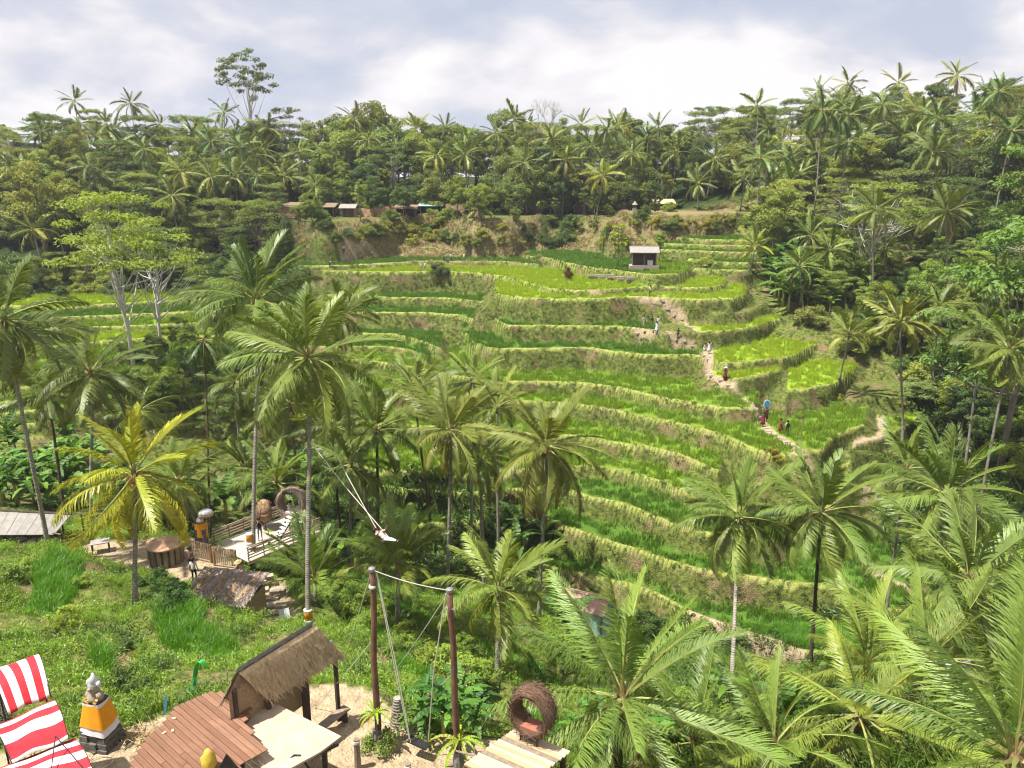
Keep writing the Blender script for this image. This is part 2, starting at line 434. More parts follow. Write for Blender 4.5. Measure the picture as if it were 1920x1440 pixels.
TL = []
for nm, z, pts, sl, es, spans in TER:
    P = np.array([tuple(PE(a, b, z)) for a, b in pts]); u = P[:, 0] / P[:, 1]
    o = np.argsort(u)
    uu = np.linspace(u[o][0], u[o][-1], 160); yy = np.interp(uu, u[o], P[o, 1]); kk = np.hanning(11); kk /= kk.sum(); yy = np.convolve(np.pad(yy, 5, 'edge'), kk, 'valid')
    TL.append(dict(name=nm, z=z, u=uu, y=yy, s=sl, es=es, spans=[(PE(a, pts[len(pts) // 2][1], z), PE(b, pts[len(pts) // 2][1], z), k) for a, b, k in spans]))
    for sp in TL[-1]['spans']:
        pass

# plateaus on the near bank: elevation, outline in photo px, end slope, kind
PLAT = [
 ('yard', -16.2, [(-400,1445),(60,1420),(140,1398),(230,1378),(330,1340),(480,1320),(560,1290),(640,1275),(700,1292),(740,1330),(860,1372),(930,1400),(900,1445),(400,1700),(-400,1700)], 1.3, 'dirt'),
 ('pA', -22.4, [(35,1175),(45,1080),(95,1022),(165,1050),(170,1100),(145,1145),(100,1185)], 1.1, 'rice'),
 ('pB', -19.2, [(135,1218),(210,1192),(250,1240),(225,1300),(175,1295),(148,1255)], 1.0, 'rice'),
 ('pC', -21.6, [(270,1150),(330,1118),(395,1140),(445,1190),(475,1238),(430,1280),(335,1258),(285,1212)], 1.0, 'rice'),
 ('pD', -24.6, [(-300,1030),(120,1008),(230,1012),(330,1005),(395,1010),(440,1060),(470,1085),(330,1092),(230,1068),(140,1038)], 1.4, 'dirt'),
 ('pE', -25.2, [(460,1095),(530,1085),(560,1150),(540,1182),(465,1185)], 1.4, 'dirt'),
 ('pF', -22.4, [(495,1215),(545,1185),(565,1195),(520,1225)], 1.0, 'rice'),
 ('g1', -28.0, [(600,1090),(680,1080),(770,1130),(840,1180),(830,1200),(730,1165),(620,1130)], 1.2, 'rice'),
 ('g2', -26.0, [(640,1160),(700,1165),(790,1210),(870,1245),(930,1290),(900,1300),(800,1262),(700,1215)], 1.2, 'rice'),
 ('g3', -23.2, [(690,1225),(760,1240),(840,1275),(900,1320),(930,1370),(870,1350),(800,1310),(720,1280)], 1.2, 'rice'),
 ('g4', -27.6, [(860,1200),(940,1215),(1010,1250),(1060,1290),(1040,1310),(960,1270),(880,1225)], 1.2, 'rice'),
 ('g5', -25.0, [(930,1330),(1020,1330),(1100,1370),(1140,1440),(1000,1440),(950,1380)], 1.2, 'rice'),
]
PL = []
for nm, z, pts, es, kd in PLAT:
    PL.append(dict(name=nm, z=z, P=np.array([tuple(PE(a, b, z))[:2] for a, b in pts]), es=es, kind=KIND[kd]))
def poly_dist(P, x, y):
    """signed distance, negative inside"""
    d = np.full(np.shape(x), 1e9); ins = np.zeros(np.shape(x), bool)
    n = len(P)
    for i in range(n):
        ax, ay = P[i]; bx, by = P[(i + 1) % n]
        ex, ey = bx - ax, by - ay
        t = np.clip(((x - ax) * ex + (y - ay) * ey) / (ex * ex + ey * ey + 1e-9), 0, 1)
        d = np.minimum(d, np.hypot(x - ax - t * ex, y - ay - t * ey))
        c = (ay > y) != (by > y)
        with np.errstate(divide='ignore', invalid='ignore'):
            ins ^= c & (x < ex * (y - ay) / (ey if abs(ey) > 1e-9 else 1e-9) + ax)
    return np.where(ins, -d, d)

def terrain(x, y):
    """height, field kind, distance behind the lip, riser flag"""
    x = np.asarray(x, float); y = np.asarray(y, float)
    H = base_h(x, y)
    K = np.zeros(H.shape); LIP = np.full(H.shape, 99.0); RIS = np.ones(H.shape)
    u = x / np.maximum(y, 1.0)
    wob = 0.55 * fbm(x * 0.16 + 3, y * 0.05 + 9, 3) + 0.35 * fbm(x * 0.7, y * 0.7, 2)
    for T in TL:
        ye = np.interp(u, T['u'], T['y']) + wob * (0.6 + T['y'].mean() / 180)
        dl = np.maximum(np.maximum(T['u'][0] - u, u - T['u'][-1]), 0) * np.maximum(y, 1)
        fr = ye - y                                     # >0: in front of the lip
        sl = T['s'] * (1 + 0.7 * fbm(x * 0.45 + T['z'], y * 0.2, 2)).clip(0.6, 1.5)
        bund = 0.20 * np.exp(-((y - ye - 0.25) / 0.28) ** 2)
        # banks belly out a little
        c = T['z'] - sl * np.maximum(fr, 0) - 1.2 * np.maximum(fr - 3.2, 0) - T['es'] * dl + np.where(dl <= 0, bund, 0)
        tread = (fr <= 0) & (dl <= 0)
        w = c > H
        if not w.any(): continue
        kk = np.zeros(H.shape)
        for p0, p1, k in T['spans']:
            u0, u1 = p0[0] / p0[1], p1[0] / p1[1]
            kk = np.where((u >= u0) & (u < u1), KIND[k], kk)
        H = np.where(w, c, H)
        K = np.where(w, np.where(tread, kk, 0), K)
        LIP = np.where(w, np.where(tread, -fr, 99), LIP)
        RIS = np.where(w, np.where(tread, 0.0, 1.0), RIS)
    jit = 0.5 * fbm(x * 0.4, y * 0.4, 3)
    for Q in PL:
        x0, y0 = Q['P'].min(0) - 14; x1, y1 = Q['P'].max(0) + 14
        m = (x > x0) & (x < x1) & (y > y0) & (y < y1)
        if not m.any(): continue
        d = poly_dist(Q['P'], x[m], y[m]) + jit[m]
        # flatten inside, blend outside both ways
        t = np.clip(d / 1.6, 0, 1); t = t * t * (3 - 2 * t)
        H[m] = Q['z'] * (1 - t) + H[m] * t
        ins = d < 0
        K[m] = np.where(ins, Q['kind'], K[m]); RIS[m] = np.where(ins, 0, RIS[m]); LIP[m] = np.where(ins, -d, LIP[m])
    rough = 0.10 * fbm(x * 1.3, y * 1.3, 3) + 0.25 * fbm(x * 0.35, y * 0.35, 2)
    H = H + np.where(RIS > 0, rough, 0.02 * fbm(x * 2, y * 2, 2))
    return H, K, LIP, RIS
def gz(x, y):
    return float(terrain(np.array([float(x)]), np.array([float(y)]))[0][0])

ug = np.concatenate([np.linspace(-1.5, -0.86, 26)[:-1], np.linspace(-0.86, 0.86, 580), np.linspace(0.86, 1.5, 26)[1:]])
yg = np.concatenate([np.linspace(3, 16, 40)[:-1], np.linspace(16, 60, 190)[:-1], np.linspace(60, 172, 390)[:-1], np.linspace(172, 330, 80)[:-1], np.geomspace(330, 3000, 24)])
U, Y = np.meshgrid(ug, yg)
X = U * Y
H, K, LIP, RIS = terrain(X, Y)
nu, ny = len(ug), len(yg)
idx = np.arange(nu * ny).reshape(ny, nu)
F = np.stack([idx[:-1, :-1], idx[:-1, 1:], idx[1:, 1:], idx[1:, :-1]], -1).reshape(-1, 4)


def gz_arr(x, y):
    x = np.asarray(x, float); y = np.clip(np.asarray(y, float), yg[0], yg[-1] - 1e-6); u = np.clip(x / y, ug[0], ug[-1] - 1e-9)
    iu = np.clip(np.searchsorted(ug, u, 'right') - 1, 0, nu - 2); iy = np.clip(np.searchsorted(yg, y, 'right') - 1, 0, ny - 2)
    fu = (u - ug[iu]) / (ug[iu + 1] - ug[iu]); fy = (y - yg[iy]) / (yg[iy + 1] - yg[iy])
    return (H[iy, iu] * (1 - fu) + H[iy, iu + 1] * fu) * (1 - fy) + (H[iy + 1, iu] * (1 - fu) + H[iy + 1, iu + 1] * fu) * fy
def gz(x, y):
    return float(gz_arr(np.array([float(x)]), np.array([float(y)]))[0])

# paths worn into the hillside: photo polylines followed on the ground
def drop(px, py, zguess=None):
    """photo pixel -> point where the view ray first meets the ground"""
    d = ray(px, py)
    t = np.linspace(12, 260, 1500)
    h = gz_arr(d[0] * t, d[1] * t)
    below = np.nonzero(d[2] * t < h)[0]
    i = below[0] if len(below) else len(t) - 1
    return Vector((d[0] * t[i], d[1] * t[i], float(h[i])))
PATHS = [
 ([(1108,549),(1150,556),(1200,558),(1240,560)], 0.35), ([(1240,560),(1247,575),(1262,588),(1283,600),(1302,615)], 0.42), ([(1302,615),(1310,621)], .5),
 ([(1190,617),(1222,624),(1262,640),(1300,652),(1328,668)], 0.38), ([(1328,668),(1328,690),(1335,705),(1362,722),(1385,744),(1412,760)], 0.5),
 ([(1412,760),(1425,790),(1450,815),(1480,832),(1500,850),(1512,870),(1500,885)], .75),
 ([(1620,930),(1655,945),(1640,960)], .7), ([(1625,1060),(1650,1080),(1690,1100),(1720,1115)], .7), ([(1300,1152),(1400,1192),(1500,1228)], .6),
 ([(700,497),(640,478)], .5),([(640,474),(700,474),(750,478)],.5),
]
PATHD = np.full(X.shape, 99.0)
PATHPTS = []
for pts, wd in PATHS:
    W = [drop(*p) for p in pts]
    PATHPTS.append((W, wd))
    for a, b in zip(W[:-1], W[1:]):
        e = b - a; L2 = e.x ** 2 + e.y ** 2 + 1e-9
        t = np.clip(((X - a.x) * e.x + (Y - a.y) * e.y) / L2, 0, 1)
        PATHD = np.minimum(PATHD, np.hypot(X - a.x - t * e.x, Y - a.y - t * e.y) / wd)
PATHM = np.clip((1.05 + 0.6 * fbm(X * 1.1, Y * 1.1, 2) - PATHD) / 0.4, 0, 1)

V = np.stack([X, Y, H], -1).reshape(-1, 3)

t = NT("hillside_ground")
pos = t.coord(False)
a_f = t.attr('field'); a_m = t.attr('zone')
sepf = t.node('ShaderNodeSeparateColor', {0: a_f.outputs['Color']})
sepm = t.node('ShaderNodeSeparateColor', {0: a_m.outputs['Color']})
n1 = t.noise(pos, 0.35, 3, 0.6); n2 = t.noise(pos, 2.2, 3, 0.65); n3 = t.noise(pos, 8.0, 1, 0.7)
grass = t.ramp(n2, [(0.25, (0.022, 0.034, 0.009)), (0.42, (0.060, 0.080, 0.018)), (0.58, (0.125, 0.145, 0.032)), (0.78, (0.21, 0.195, 0.07))])
soil = t.ramp(n3, [(0.3, (0.085, 0.055, 0.030)), (0.55, (0.19, 0.13, 0.075)), (0.75, (0.30, 0.21, 0.13))])
bank = t.mix(t.ramp(n1, [(0.54, 0.0), (0.66, 0.8)]), grass, soil)
rice = t.ramp(n3, [(0.3, (0.040, 0.090, 0.012)), (0.7, (0.085, 0.165, 0.020))])
lime = t.ramp(n3, [(0.3, (0.14, 0.23, 0.016)), (0.7, (0.24, 0.34, 0.028))])
field = t.mix(sepf.outputs['Green'], rice, lime)
col = t.mix(sepf.outputs['Red'], bank, field)
bund = t.ramp(n2, [(0.3, (0.12, 0.18, 0.03)), (0.5, (0.27, 0.30, 0.07)), (0.8, (0.40, 0.36, 0.17))])
col = t.mix(sepf.outputs['Blue'], col, bund)
dirt = t.ramp(n2, [(0.25, (0.17, 0.125, 0.075)), (0.5, (0.31, 0.24, 0.15)), (0.75, (0.40, 0.32, 0.215))])
dry = t.ramp(n2, [(0.28, (0.05, 0.075, 0.02)), (0.45, (0.17, 0.16, 0.06)), (0.62, (0.24, 0.165, 0.10)), (0.8, (0.33, 0.26, 0.15))])
col = t.mix(sepm.outputs['Green'], col, dry)
col = t.mix(sepm.outputs['Red'], col, dirt)
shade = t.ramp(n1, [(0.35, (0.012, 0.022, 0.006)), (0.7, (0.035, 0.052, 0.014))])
col = t.mix(sepm.outputs['Blue'], col, shade)  # ground under the trees darkened: painted shade along with dark undergrowth
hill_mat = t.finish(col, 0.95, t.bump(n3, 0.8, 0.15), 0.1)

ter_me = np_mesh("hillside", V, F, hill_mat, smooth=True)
isr = np.isin(K, (1, 2, 3)) & (LIP > 0.55)
limef = np.where(K == 3, 0.95, np.where(K == 2, 0.45, 0.0)) + 0.15 * fbm(X * .2, Y * .2, 2)
bundf = np.clip(1.1 - np.abs(LIP - 0.12) / (0.30 + .25 * fbm(X * .3, Y * .3, 2)), 0, 1) * np.isin(K, (1, 2, 3)) * (Y > 55)
dirtf = np.maximum(PATHM, (K == 5) * 1.0)
dist = np.hypot(X, Y)
dryf = np.where(K == 6, 1.0, 0.0)
bank_zone = ((Y > 150) & (Y < 178) & (np.abs(U) < 0.42) & (RIS > 0)) * np.clip((U + 0.30) / .05, 0, 1) * np.clip((0.30 - U) / .05, 0, 1)
dryf = np.maximum(dryf, bank_zone * (0.75 + 0.6 * fbm(X * .15, Y * .15, 2)).clip(0, 1))
dryf *= (Y < 190)
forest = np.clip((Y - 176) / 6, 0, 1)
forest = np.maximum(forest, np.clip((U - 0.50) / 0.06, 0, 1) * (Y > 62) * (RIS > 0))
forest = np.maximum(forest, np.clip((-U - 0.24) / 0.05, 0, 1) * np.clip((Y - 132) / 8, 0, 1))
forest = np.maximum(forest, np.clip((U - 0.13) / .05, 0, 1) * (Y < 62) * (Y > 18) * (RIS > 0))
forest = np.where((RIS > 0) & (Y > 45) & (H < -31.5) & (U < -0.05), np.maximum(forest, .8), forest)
def set_col(me, name, r, g, b):
    a = me.color_attributes.new(name, 'FLOAT_COLOR', 'POINT')
    arr = np.stack([r, g, b, np.ones_like(r)], -1).reshape(-1).astype(np.float32)
    a.data.foreach_set('color', arr)
set_col(ter_me, 'field', isr * 1.0, limef.clip(0, 1), bundf)
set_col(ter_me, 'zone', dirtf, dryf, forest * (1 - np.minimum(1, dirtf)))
hill = link(bpy.data.objects.new("terraced_hillside", ter_me))
tag(hill, "steep valley sides cut into curving rice terraces", None, None, "structure")
# ------------------------------------------------------------------ plant materials
M = {}
M['frond'] = mat_leaf("palm_leaf", (0.130, 0.185, 0.045), 0.35, 0.27, 0.022, rough=.45)
M['rachis'] = mat_simple("palm_rib", (0.24, 0.25, 0.07), 0.25, 8, 0.6, 0.1)
M['deadleaf'] = mat_simple("dry_palm_leaf", (0.30, 0.20, 0.10), 0.4, 5, 0.9, 0.1)
M['leaf'] = mat_leaf("tree_leaf", (0.150, 0.205, 0.065), 0.35, 0.42, 0.015, rough=.6)
M['banana'] = mat_leaf("banana_leaf", (0.095, 0.170, 0.030), 0.3, 0.40, 0.02, rough=.5)
M['rice_blade'] = mat_leaf("rice_leaf", (0.115, 0.225, 0.020), 0.2, 0.35, 0.03, dry=(0.17, 0.24, 0.03))
M['weed'] = mat_leaf("weed_leaf", (0.115, 0.180, 0.026), 0.4, 0.3, 0.03)
M['straw'] = mat_simple("dry_grass", (0.36, 0.27, 0.13), 0.4, 4, 0.9, 0.1)

def trunk_mat(name, c1, c2, ring):
    t = NT(name)
    v = t.coord()
    w = t.node('ShaderNodeTexWave', {'Vector': v, 'Scale': ring, 'Distortion': 2.5, 'Detail': 2.0, 'Detail Scale': 2.0}, bands_direction='Z').outputs['Fac']
    n = t.noise(v, 3.0, 4)
    col = t.mix(t.ramp(w, [(0.55, 0.0), (0.85, 0.7)]), t.ramp(n, [(0.3, c2), (0.7, c1)]), (c2[0] * .45, c2[1] * .45, c2[2] * .45))
    return t.finish(col, 0.9, t.bump(w, 0.5, 0.04), 0.15)
M['palmtrunk'] = trunk_mat("palm_bark", (0.37, 0.34, 0.29), (0.20, 0.175, 0.14), 3.2)
M['darktrunk'] = trunk_mat("dark_palm_bark", (0.14, 0.105, 0.07), (0.07, 0.05, 0.035), 3.0)
M['bark'] = mat_simple("tree_bark", (0.20, 0.165, 0.125), 0.35, 5, 0.9, 0.5, stretch=(2, 2, .4))
M['palebark'] = mat_simple("pale_bark", (0.46, 0.43, 0.38), 0.25, 4, 0.9, 0.3)
M['fibre'] = mat_simple("palm_fibre", (0.20, 0.12, 0.06), 0.5, 12, 0.95, 0.6)
M['nut_o'] = mat_simple("ripe_coconut", (0.52, 0.24, 0.06), 0.2, 5, 0.5, 0.1)
M['nut_g'] = mat_simple("green_coconut", (0.30, 0.30, 0.08), 0.2, 5, 0.5, 0.1)

# ------------------------------------------------------------------ palm fronds (shared meshes, unit length along +X)
def frond_mesh(name, droop, pairs, wid, hang, seed, rach=0.011, lmax=0.23, mats=None, tattered=0.0, s0=0.15):
    rg = np.random.default_rng(seed)
    S = np.linspace(0, 1, 60)
    ang = -droop * S ** 1.4
    bend = 0.25 * (rg.random() - .5) * S ** 2
    cx = np.r_[0, np.cumsum(np.cos(ang[:-1]) * np.diff(S))]; cz = np.r_[0, np.cumsum(np.sin(ang[:-1]) * np.diff(S))]
    cy = bend * 0.6
    P = np.stack([cx, cy, cz], 1)
    vs, fs, mi = [], [], []
    # rib
    seg = np.linspace(0, 59, 10).astype(int); n0 = 0
    for i, k in enumerate(seg):
        tt = P[min(k + 1, 59)] - P[max(k - 1, 0)]; tt /= np.linalg.norm(tt)
        nn = np.array((-tt[2], 0, tt[0])); bb = np.cross(tt, nn)
        r = rach * (1 - 0.85 * S[k]) * (1.6 if i == 0 else 1)
        for a in (0, 2.1, 4.2):
            vs.append(P[k] + r * (np.cos(a) * nn + np.sin(a) * bb))
    for i in range(9):
        for a in range(3):
            b = (a + 1) % 3
            q = (3 * i + a, 3 * i + b, 3 * i + 3 + b, 3 * i + 3 + a)
            fs += [(q[0], q[1], q[2]), (q[0], q[2], q[3])]; mi += [0, 0]
    # leaflets
    for side in (-1, 1):
        for j in range(pairs):
            s = s0 + (1 - s0) * (j + rg.random() * .5) / pairs
            if rg.random() < tattered: continue
            k = min(int(s * 59), 58); f = s * 59 - k
            p = P[k] * (1 - f) + P[k + 1] * f
            tt = P[k + 1] - P[k]; tt /= np.linalg.norm(tt)
            nn = np.array((-tt[2], 0, tt[0])); nn /= np.linalg.norm(nn)
            bb = np.array((0, side, 0.0))
            l = lmax * (0.55 + 0.45 * math.sin(min(1, (s - s0 * .6) / .4) * math.pi / 2)) * (1 - 0.62 * max(0, (s - .55) / .45) ** 1.6) * (0.85 + .3 * rg.random())
            sw = R(28 + 34 * s + 8 * rg.normal())
            hg = hang * (0.7 + .6 * rg.random())
            d1 = bb * math.cos(sw) + tt * math.sin(sw) + nn * (0.38 - 0.35 * hg)
            d1 /= np.linalg.norm(d1)
            d2 = d1 * (1 - .35 * hg) - nn * (0.55 * hg) - np.array((0, 0, .25 * hg)); d2 /= np.linalg.norm(d2)
            d3 = d2 * (1 - .4 * hg) - np.array((0, 0, .8 * hg)); d3 /= np.linalg.norm(d3)
            wv = np.cross(d1, nn); wv = wv / (np.linalg.norm(wv) + 1e-9) * .45 + tt * .55
            w = wid * (0.8 + .4 * rg.random())
            a = p; b = a + d1 * l * .42; c = b + d2 * l * .34; e = c + d3 * l * .24
            n0 = len(vs)
            vs += [a - wv * w * .5, a + wv * w * .5, b - wv * w * .55, b + wv * w * .55, c - wv * w * .36, c + wv * w * .36, e]
            fs += [(n0, n0 + 1, n0 + 3), (n0, n0 + 3, n0 + 2), (n0 + 2, n0 + 3, n0 + 5), (n0 + 2, n0 + 5, n0 + 4), (n0 + 4, n0 + 5, n0 + 6)]
            mi += [1] * 5
    return np_mesh(name, np.array(vs), np.array(fs), mats or [M['rachis'], M['frond']], False, mi)
_DEF = [(0.25, .45), (0.45, .5), (0.7, .65), (1.0, .8), (1.3, .95), (1.6, 1.1)]
FR_NEAR = [frond_mesh("frond_fine", d, 104, 0.0088, h * 1.15, 40 + i, lmax=.26) for i, (d, h) in enumerate(_DEF)]
FR_MID = [frond_mesh("frond_medium", d, 74, 0.0165, h * 1.1, 60 + i, lmax=.29) for i, (d, h) in enumerate(_DEF)]
FR_FAR = [frond_mesh("frond_coarse", d, 30, 0.044, h, 80 + i, rach=.014, lmax=.28) for i, (d, h) in enumerate(_DEF)]
FR_DEAD = frond_mesh("frond_dry", 0.9, 40, 0.012, 1.3, 99, mats=[M['deadleaf'], M['deadleaf']], tattered=.35)
FR_ARECA = [frond_mesh("frond_areca", d, 26, 0.040, h, 120 + i, lmax=.34) for i, (d, h) in enumerate([(0.6, .5), (1.1, .7), (1.6, .9)])]
def _sphere(name, mat, r=1.0):
    b = bmesh.new(); bmesh.ops.create_icosphere(b, subdivisions=2, radius=r)
    for v in b.verts: v.co.z *= 1.18
    me = bpy.data.meshes.new(name); b.to_mesh(me); b.free(); me.materials.append(mat)
    me.polygons.foreach_set('use_smooth', [True] * len(me.polygons))
    return me
NUT_O, NUT_G = _sphere("coconut_orange", M['nut_o']), _sphere("coconut_green", M['nut_g'])
def _heart():
    m = MB(); m.lathe([(.10, -.5), (.17, -.25), (.20, 0), (.17, .3), (.08, .55), (.02, .7)], 9)
    return m.mesh("crown_shaft", M['fibre'], True)
HEART = _heart()

def palm(px, py, Z, label, L=4.6, nf=20, tint=(1, 1, 1), base=None, lod=None, seed=0, group=None, nuts=None, dead=0, trunk='palmtrunk',
         top=78, low=-42, name="coconut_palm", rad=.15, kind='coco', pos=None, sink=0.2, az0=None, droopk=1.0):
    rg = random.Random(seed * 7919 + int(px) * 31 + int(py))
    C = Vector(pos) if pos is not None else PZ(px, py, Z)
    if base is not None:
        b2 = base if isinstance(base, Vector) else PZ(base[0], base[1], base[2] if len(base) > 2 else Z)
        bx, by = b2.x, b2.y
    else:
        bx, by = C.x + rg.uniform(-1.3, 1.3), C.y + rg.uniform(-.5, 1.2)
    bz = gz(bx, by)
    root = empty(name, (bx, by, bz), label=label, cat="palm tree", group=group)
    h = C.z - bz
    # trunk
    m = MB(); n = 12 if Z < 90 else 6
    pts, rr = [], []
    for i in range(n + 1):
        s = i / n
        k = s * s * (3 - 2 * s) * .6 + s * .4
        pts.append(Vector(((C.x - bx) * k, (C.y - by) * k, -sink + (h + sink) * s)))
        rr.append(rad * (1.0 - .35 * s + .55 * math.exp(-s * h / .5)))
    m.tube(pts, rr, 8 if Z < 90 else 5)
    m.build("trunk", M[trunk], root, True)
    if Z < 110:
        o = link(bpy.data.objects.new("crown_shaft", HEART), root); o.location = C - Vector((bx, by, bz)) + Vector((0, 0, -.1)); o.scale = (L / 4.6,) * 3
    lib = FR_NEAR if Z < 36 else FR_MID if Z < 80 else FR_FAR
    if lod: lib = {'near': FR_NEAR, 'mid': FR_MID, 'far': FR_FAR}[lod]
    if kind == 'areca': lib = FR_ARECA
    a0 = rg.uniform(0, 6.28) if az0 is None else az0
    Crel = C - Vector((bx, by, bz))
    nf = int(nf * (1.55 if Z < 110 else 1.3 if Z < 140 else 1.0)); dead = dead + (rg.choice((0, 1, 2, 3)) if Z < 100 and low < 0 else 0)
    for i in range(nf):
        s = (i + .5) / nf
        az = a0 + i * 2.39996 + rg.uniform(-.2, .2)
        pit = R(top + (low - top) * s ** 0.85 + rg.uniform(-14, 14))
        if kind == 'areca': vi = min(2, int(s * 3))
        else: vi = min(5, max(0, int((0.3 + 4.6 * s * droopk) + rg.uniform(-.7, .9))))
        o = link(bpy.data.objects.new("frond", lib[vi]), root)
        o.location = Crel + Vector((math.cos(az), math.sin(az), 0)) * .10 + Vector((0, 0, .25 - .35 * s))
        o.rotation_euler = (Matrix.Rotation(az, 3, 'Z') @ Matrix.Rotation(-pit, 3, 'Y') @ Matrix.Rotation(rg.gauss(0, .45), 3, 'X')).to_euler()
        l = L * rg.uniform(.78, 1.1) * (0.80 if s < .12 else 1) * (0.92 if s > .85 else 1)
        o.scale = (l, l, l)
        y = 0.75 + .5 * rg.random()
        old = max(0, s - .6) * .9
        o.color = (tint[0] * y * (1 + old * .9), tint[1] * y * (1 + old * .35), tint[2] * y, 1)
    for i in range(dead):
        o = link(bpy.data.objects.new("dry_frond", FR_DEAD), root)
        az = rg.uniform(0, 6.28)
        o.location = Crel + Vector((0, 0, -.25)); l = L * rg.uniform(.6, .95); o.scale = (l, l, l)
        o.rotation_euler = (Matrix.Rotation(az, 3, 'Z') @ Matrix.Rotation(R(rg.uniform(50, 75)), 3, 'Y')).to_euler()
    if nuts:
        me, cnt, nr = nuts
        for i in range(cnt):
            az = -1.57 + rg.uniform(-1.5, 1.5)
            o = link(bpy.data.objects.new("coconut", me), root)
            o.location = Crel + Vector((math.cos(az) * rg.uniform(.2, .38), math.sin(az) * rg.uniform(.2, .38), rg.uniform(-.55, -.05))); o.scale = (nr,) * 3
    return root

def crown_join(seed, nf=15):
    rg = random.Random(seed); Vs, Fs, mi, off = [], [], [], 0
    for i in range(nf):
        s = (i + .5) / nf; az = i * 2.39996 + rg.uniform(-.3, .3); pit = R(76 - 118 * s ** .85 + rg.uniform(-10, 10))
        me = FR_FAR[min(5, max(0, int(.3 + 4.8 * s + rg.uniform(-.8, .9))))]
        n = len(me.vertices); co = np.empty(n * 3, np.float32); me.vertices.foreach_get('co', co); co = co.reshape(-1, 3)
        fi = np.empty(len(me.polygons) * 3, np.int32); me.loops.foreach_get('vertex_index', fi); fi = fi.reshape(-1, 3)
        m_ = np.empty(len(me.polygons), np.int32); me.polygons.foreach_get('material_index', m_)
        Rm = np.array(Matrix.Rotation(az, 3, 'Z') @ Matrix.Rotation(-pit, 3, 'Y') @ Matrix.Rotation(rg.uniform(-.4, .4), 3, 'X'))
        Vs.append(co @ Rm.T * rg.uniform(.8, 1.08)); Fs.append(fi + off); mi.append(m_); off += n
    return np_mesh("palm_crown", np.concatenate(Vs), np.concatenate(Fs), [M['rachis'], M['frond']], False, np.concatenate(mi))
CROWNS = [crown_join(700 + i) for i in range(6)]
def far_palm(loc, h, label, group, tint, L=4.8, seed=0):
    rg = random.Random(seed)
    root = empty("coconut_palm", loc, (0, 0, rg.uniform(0, 6)), 1, label, "palm tree", group)
    lx, ly = rg.gauss(0, .5), rg.gauss(0, .5)
    MB().tube([(0, 0, -.3), (lx * .3, ly * .3, h * .5), (lx, ly, h)], [.17, .13, .10], 5, cap=False).build("trunk", M['palmtrunk'], root, True)
    o = link(bpy.data.objects.new("crown", rg.choice(CROWNS)), root); o.location = (lx, ly, h); o.scale = (L, L, L); o.rotation_euler = (rg.gauss(0, .08), rg.gauss(0, .08), 0); o.color = (*tint, 1)
    return root

# ------------------------------------------------------------------ broadleaf trees (shared meshes)
def leaf_cloud(centers, radii, per, size, rg, flat=0.6, up=0.5):
    """rhombic leaves in clumps; returns V,F(quads)"""
    c = np.repeat(centers, per, 0); r = np.repeat(radii, per)
    n = len(c)
    d = rg.normal(size=(n, 3)); d /= np.linalg.norm(d, axis=1, keepdims=True)
    rad = r * rg.random(n) ** 0.45
    p = c + d * np.stack([rad, rad, rad * flat], 1)
    nrm = d * .6 + rg.normal(size=(n, 3)) * .5 + np.array((0, 0, up)); nrm /= np.linalg.norm(nrm, axis=1, keepdims=True)
    a = np.cross(nrm, rg.normal(size=(n, 3))); a /= np.linalg.norm(a, axis=1, keepdims=True) + 1e-9
    b = np.cross(nrm, a)
    sz = size * (0.6 + .8 * rg.random(n))[:, None]
    fold = nrm * sz * .12
    V = np.stack([p - a * sz * .5, p + b * sz * .24 + fold, p + a * sz * .5, p - b * sz * .24 + fold], 1).reshape(-1, 3)
    return V, np.arange(n * 4).reshape(-1, 4)
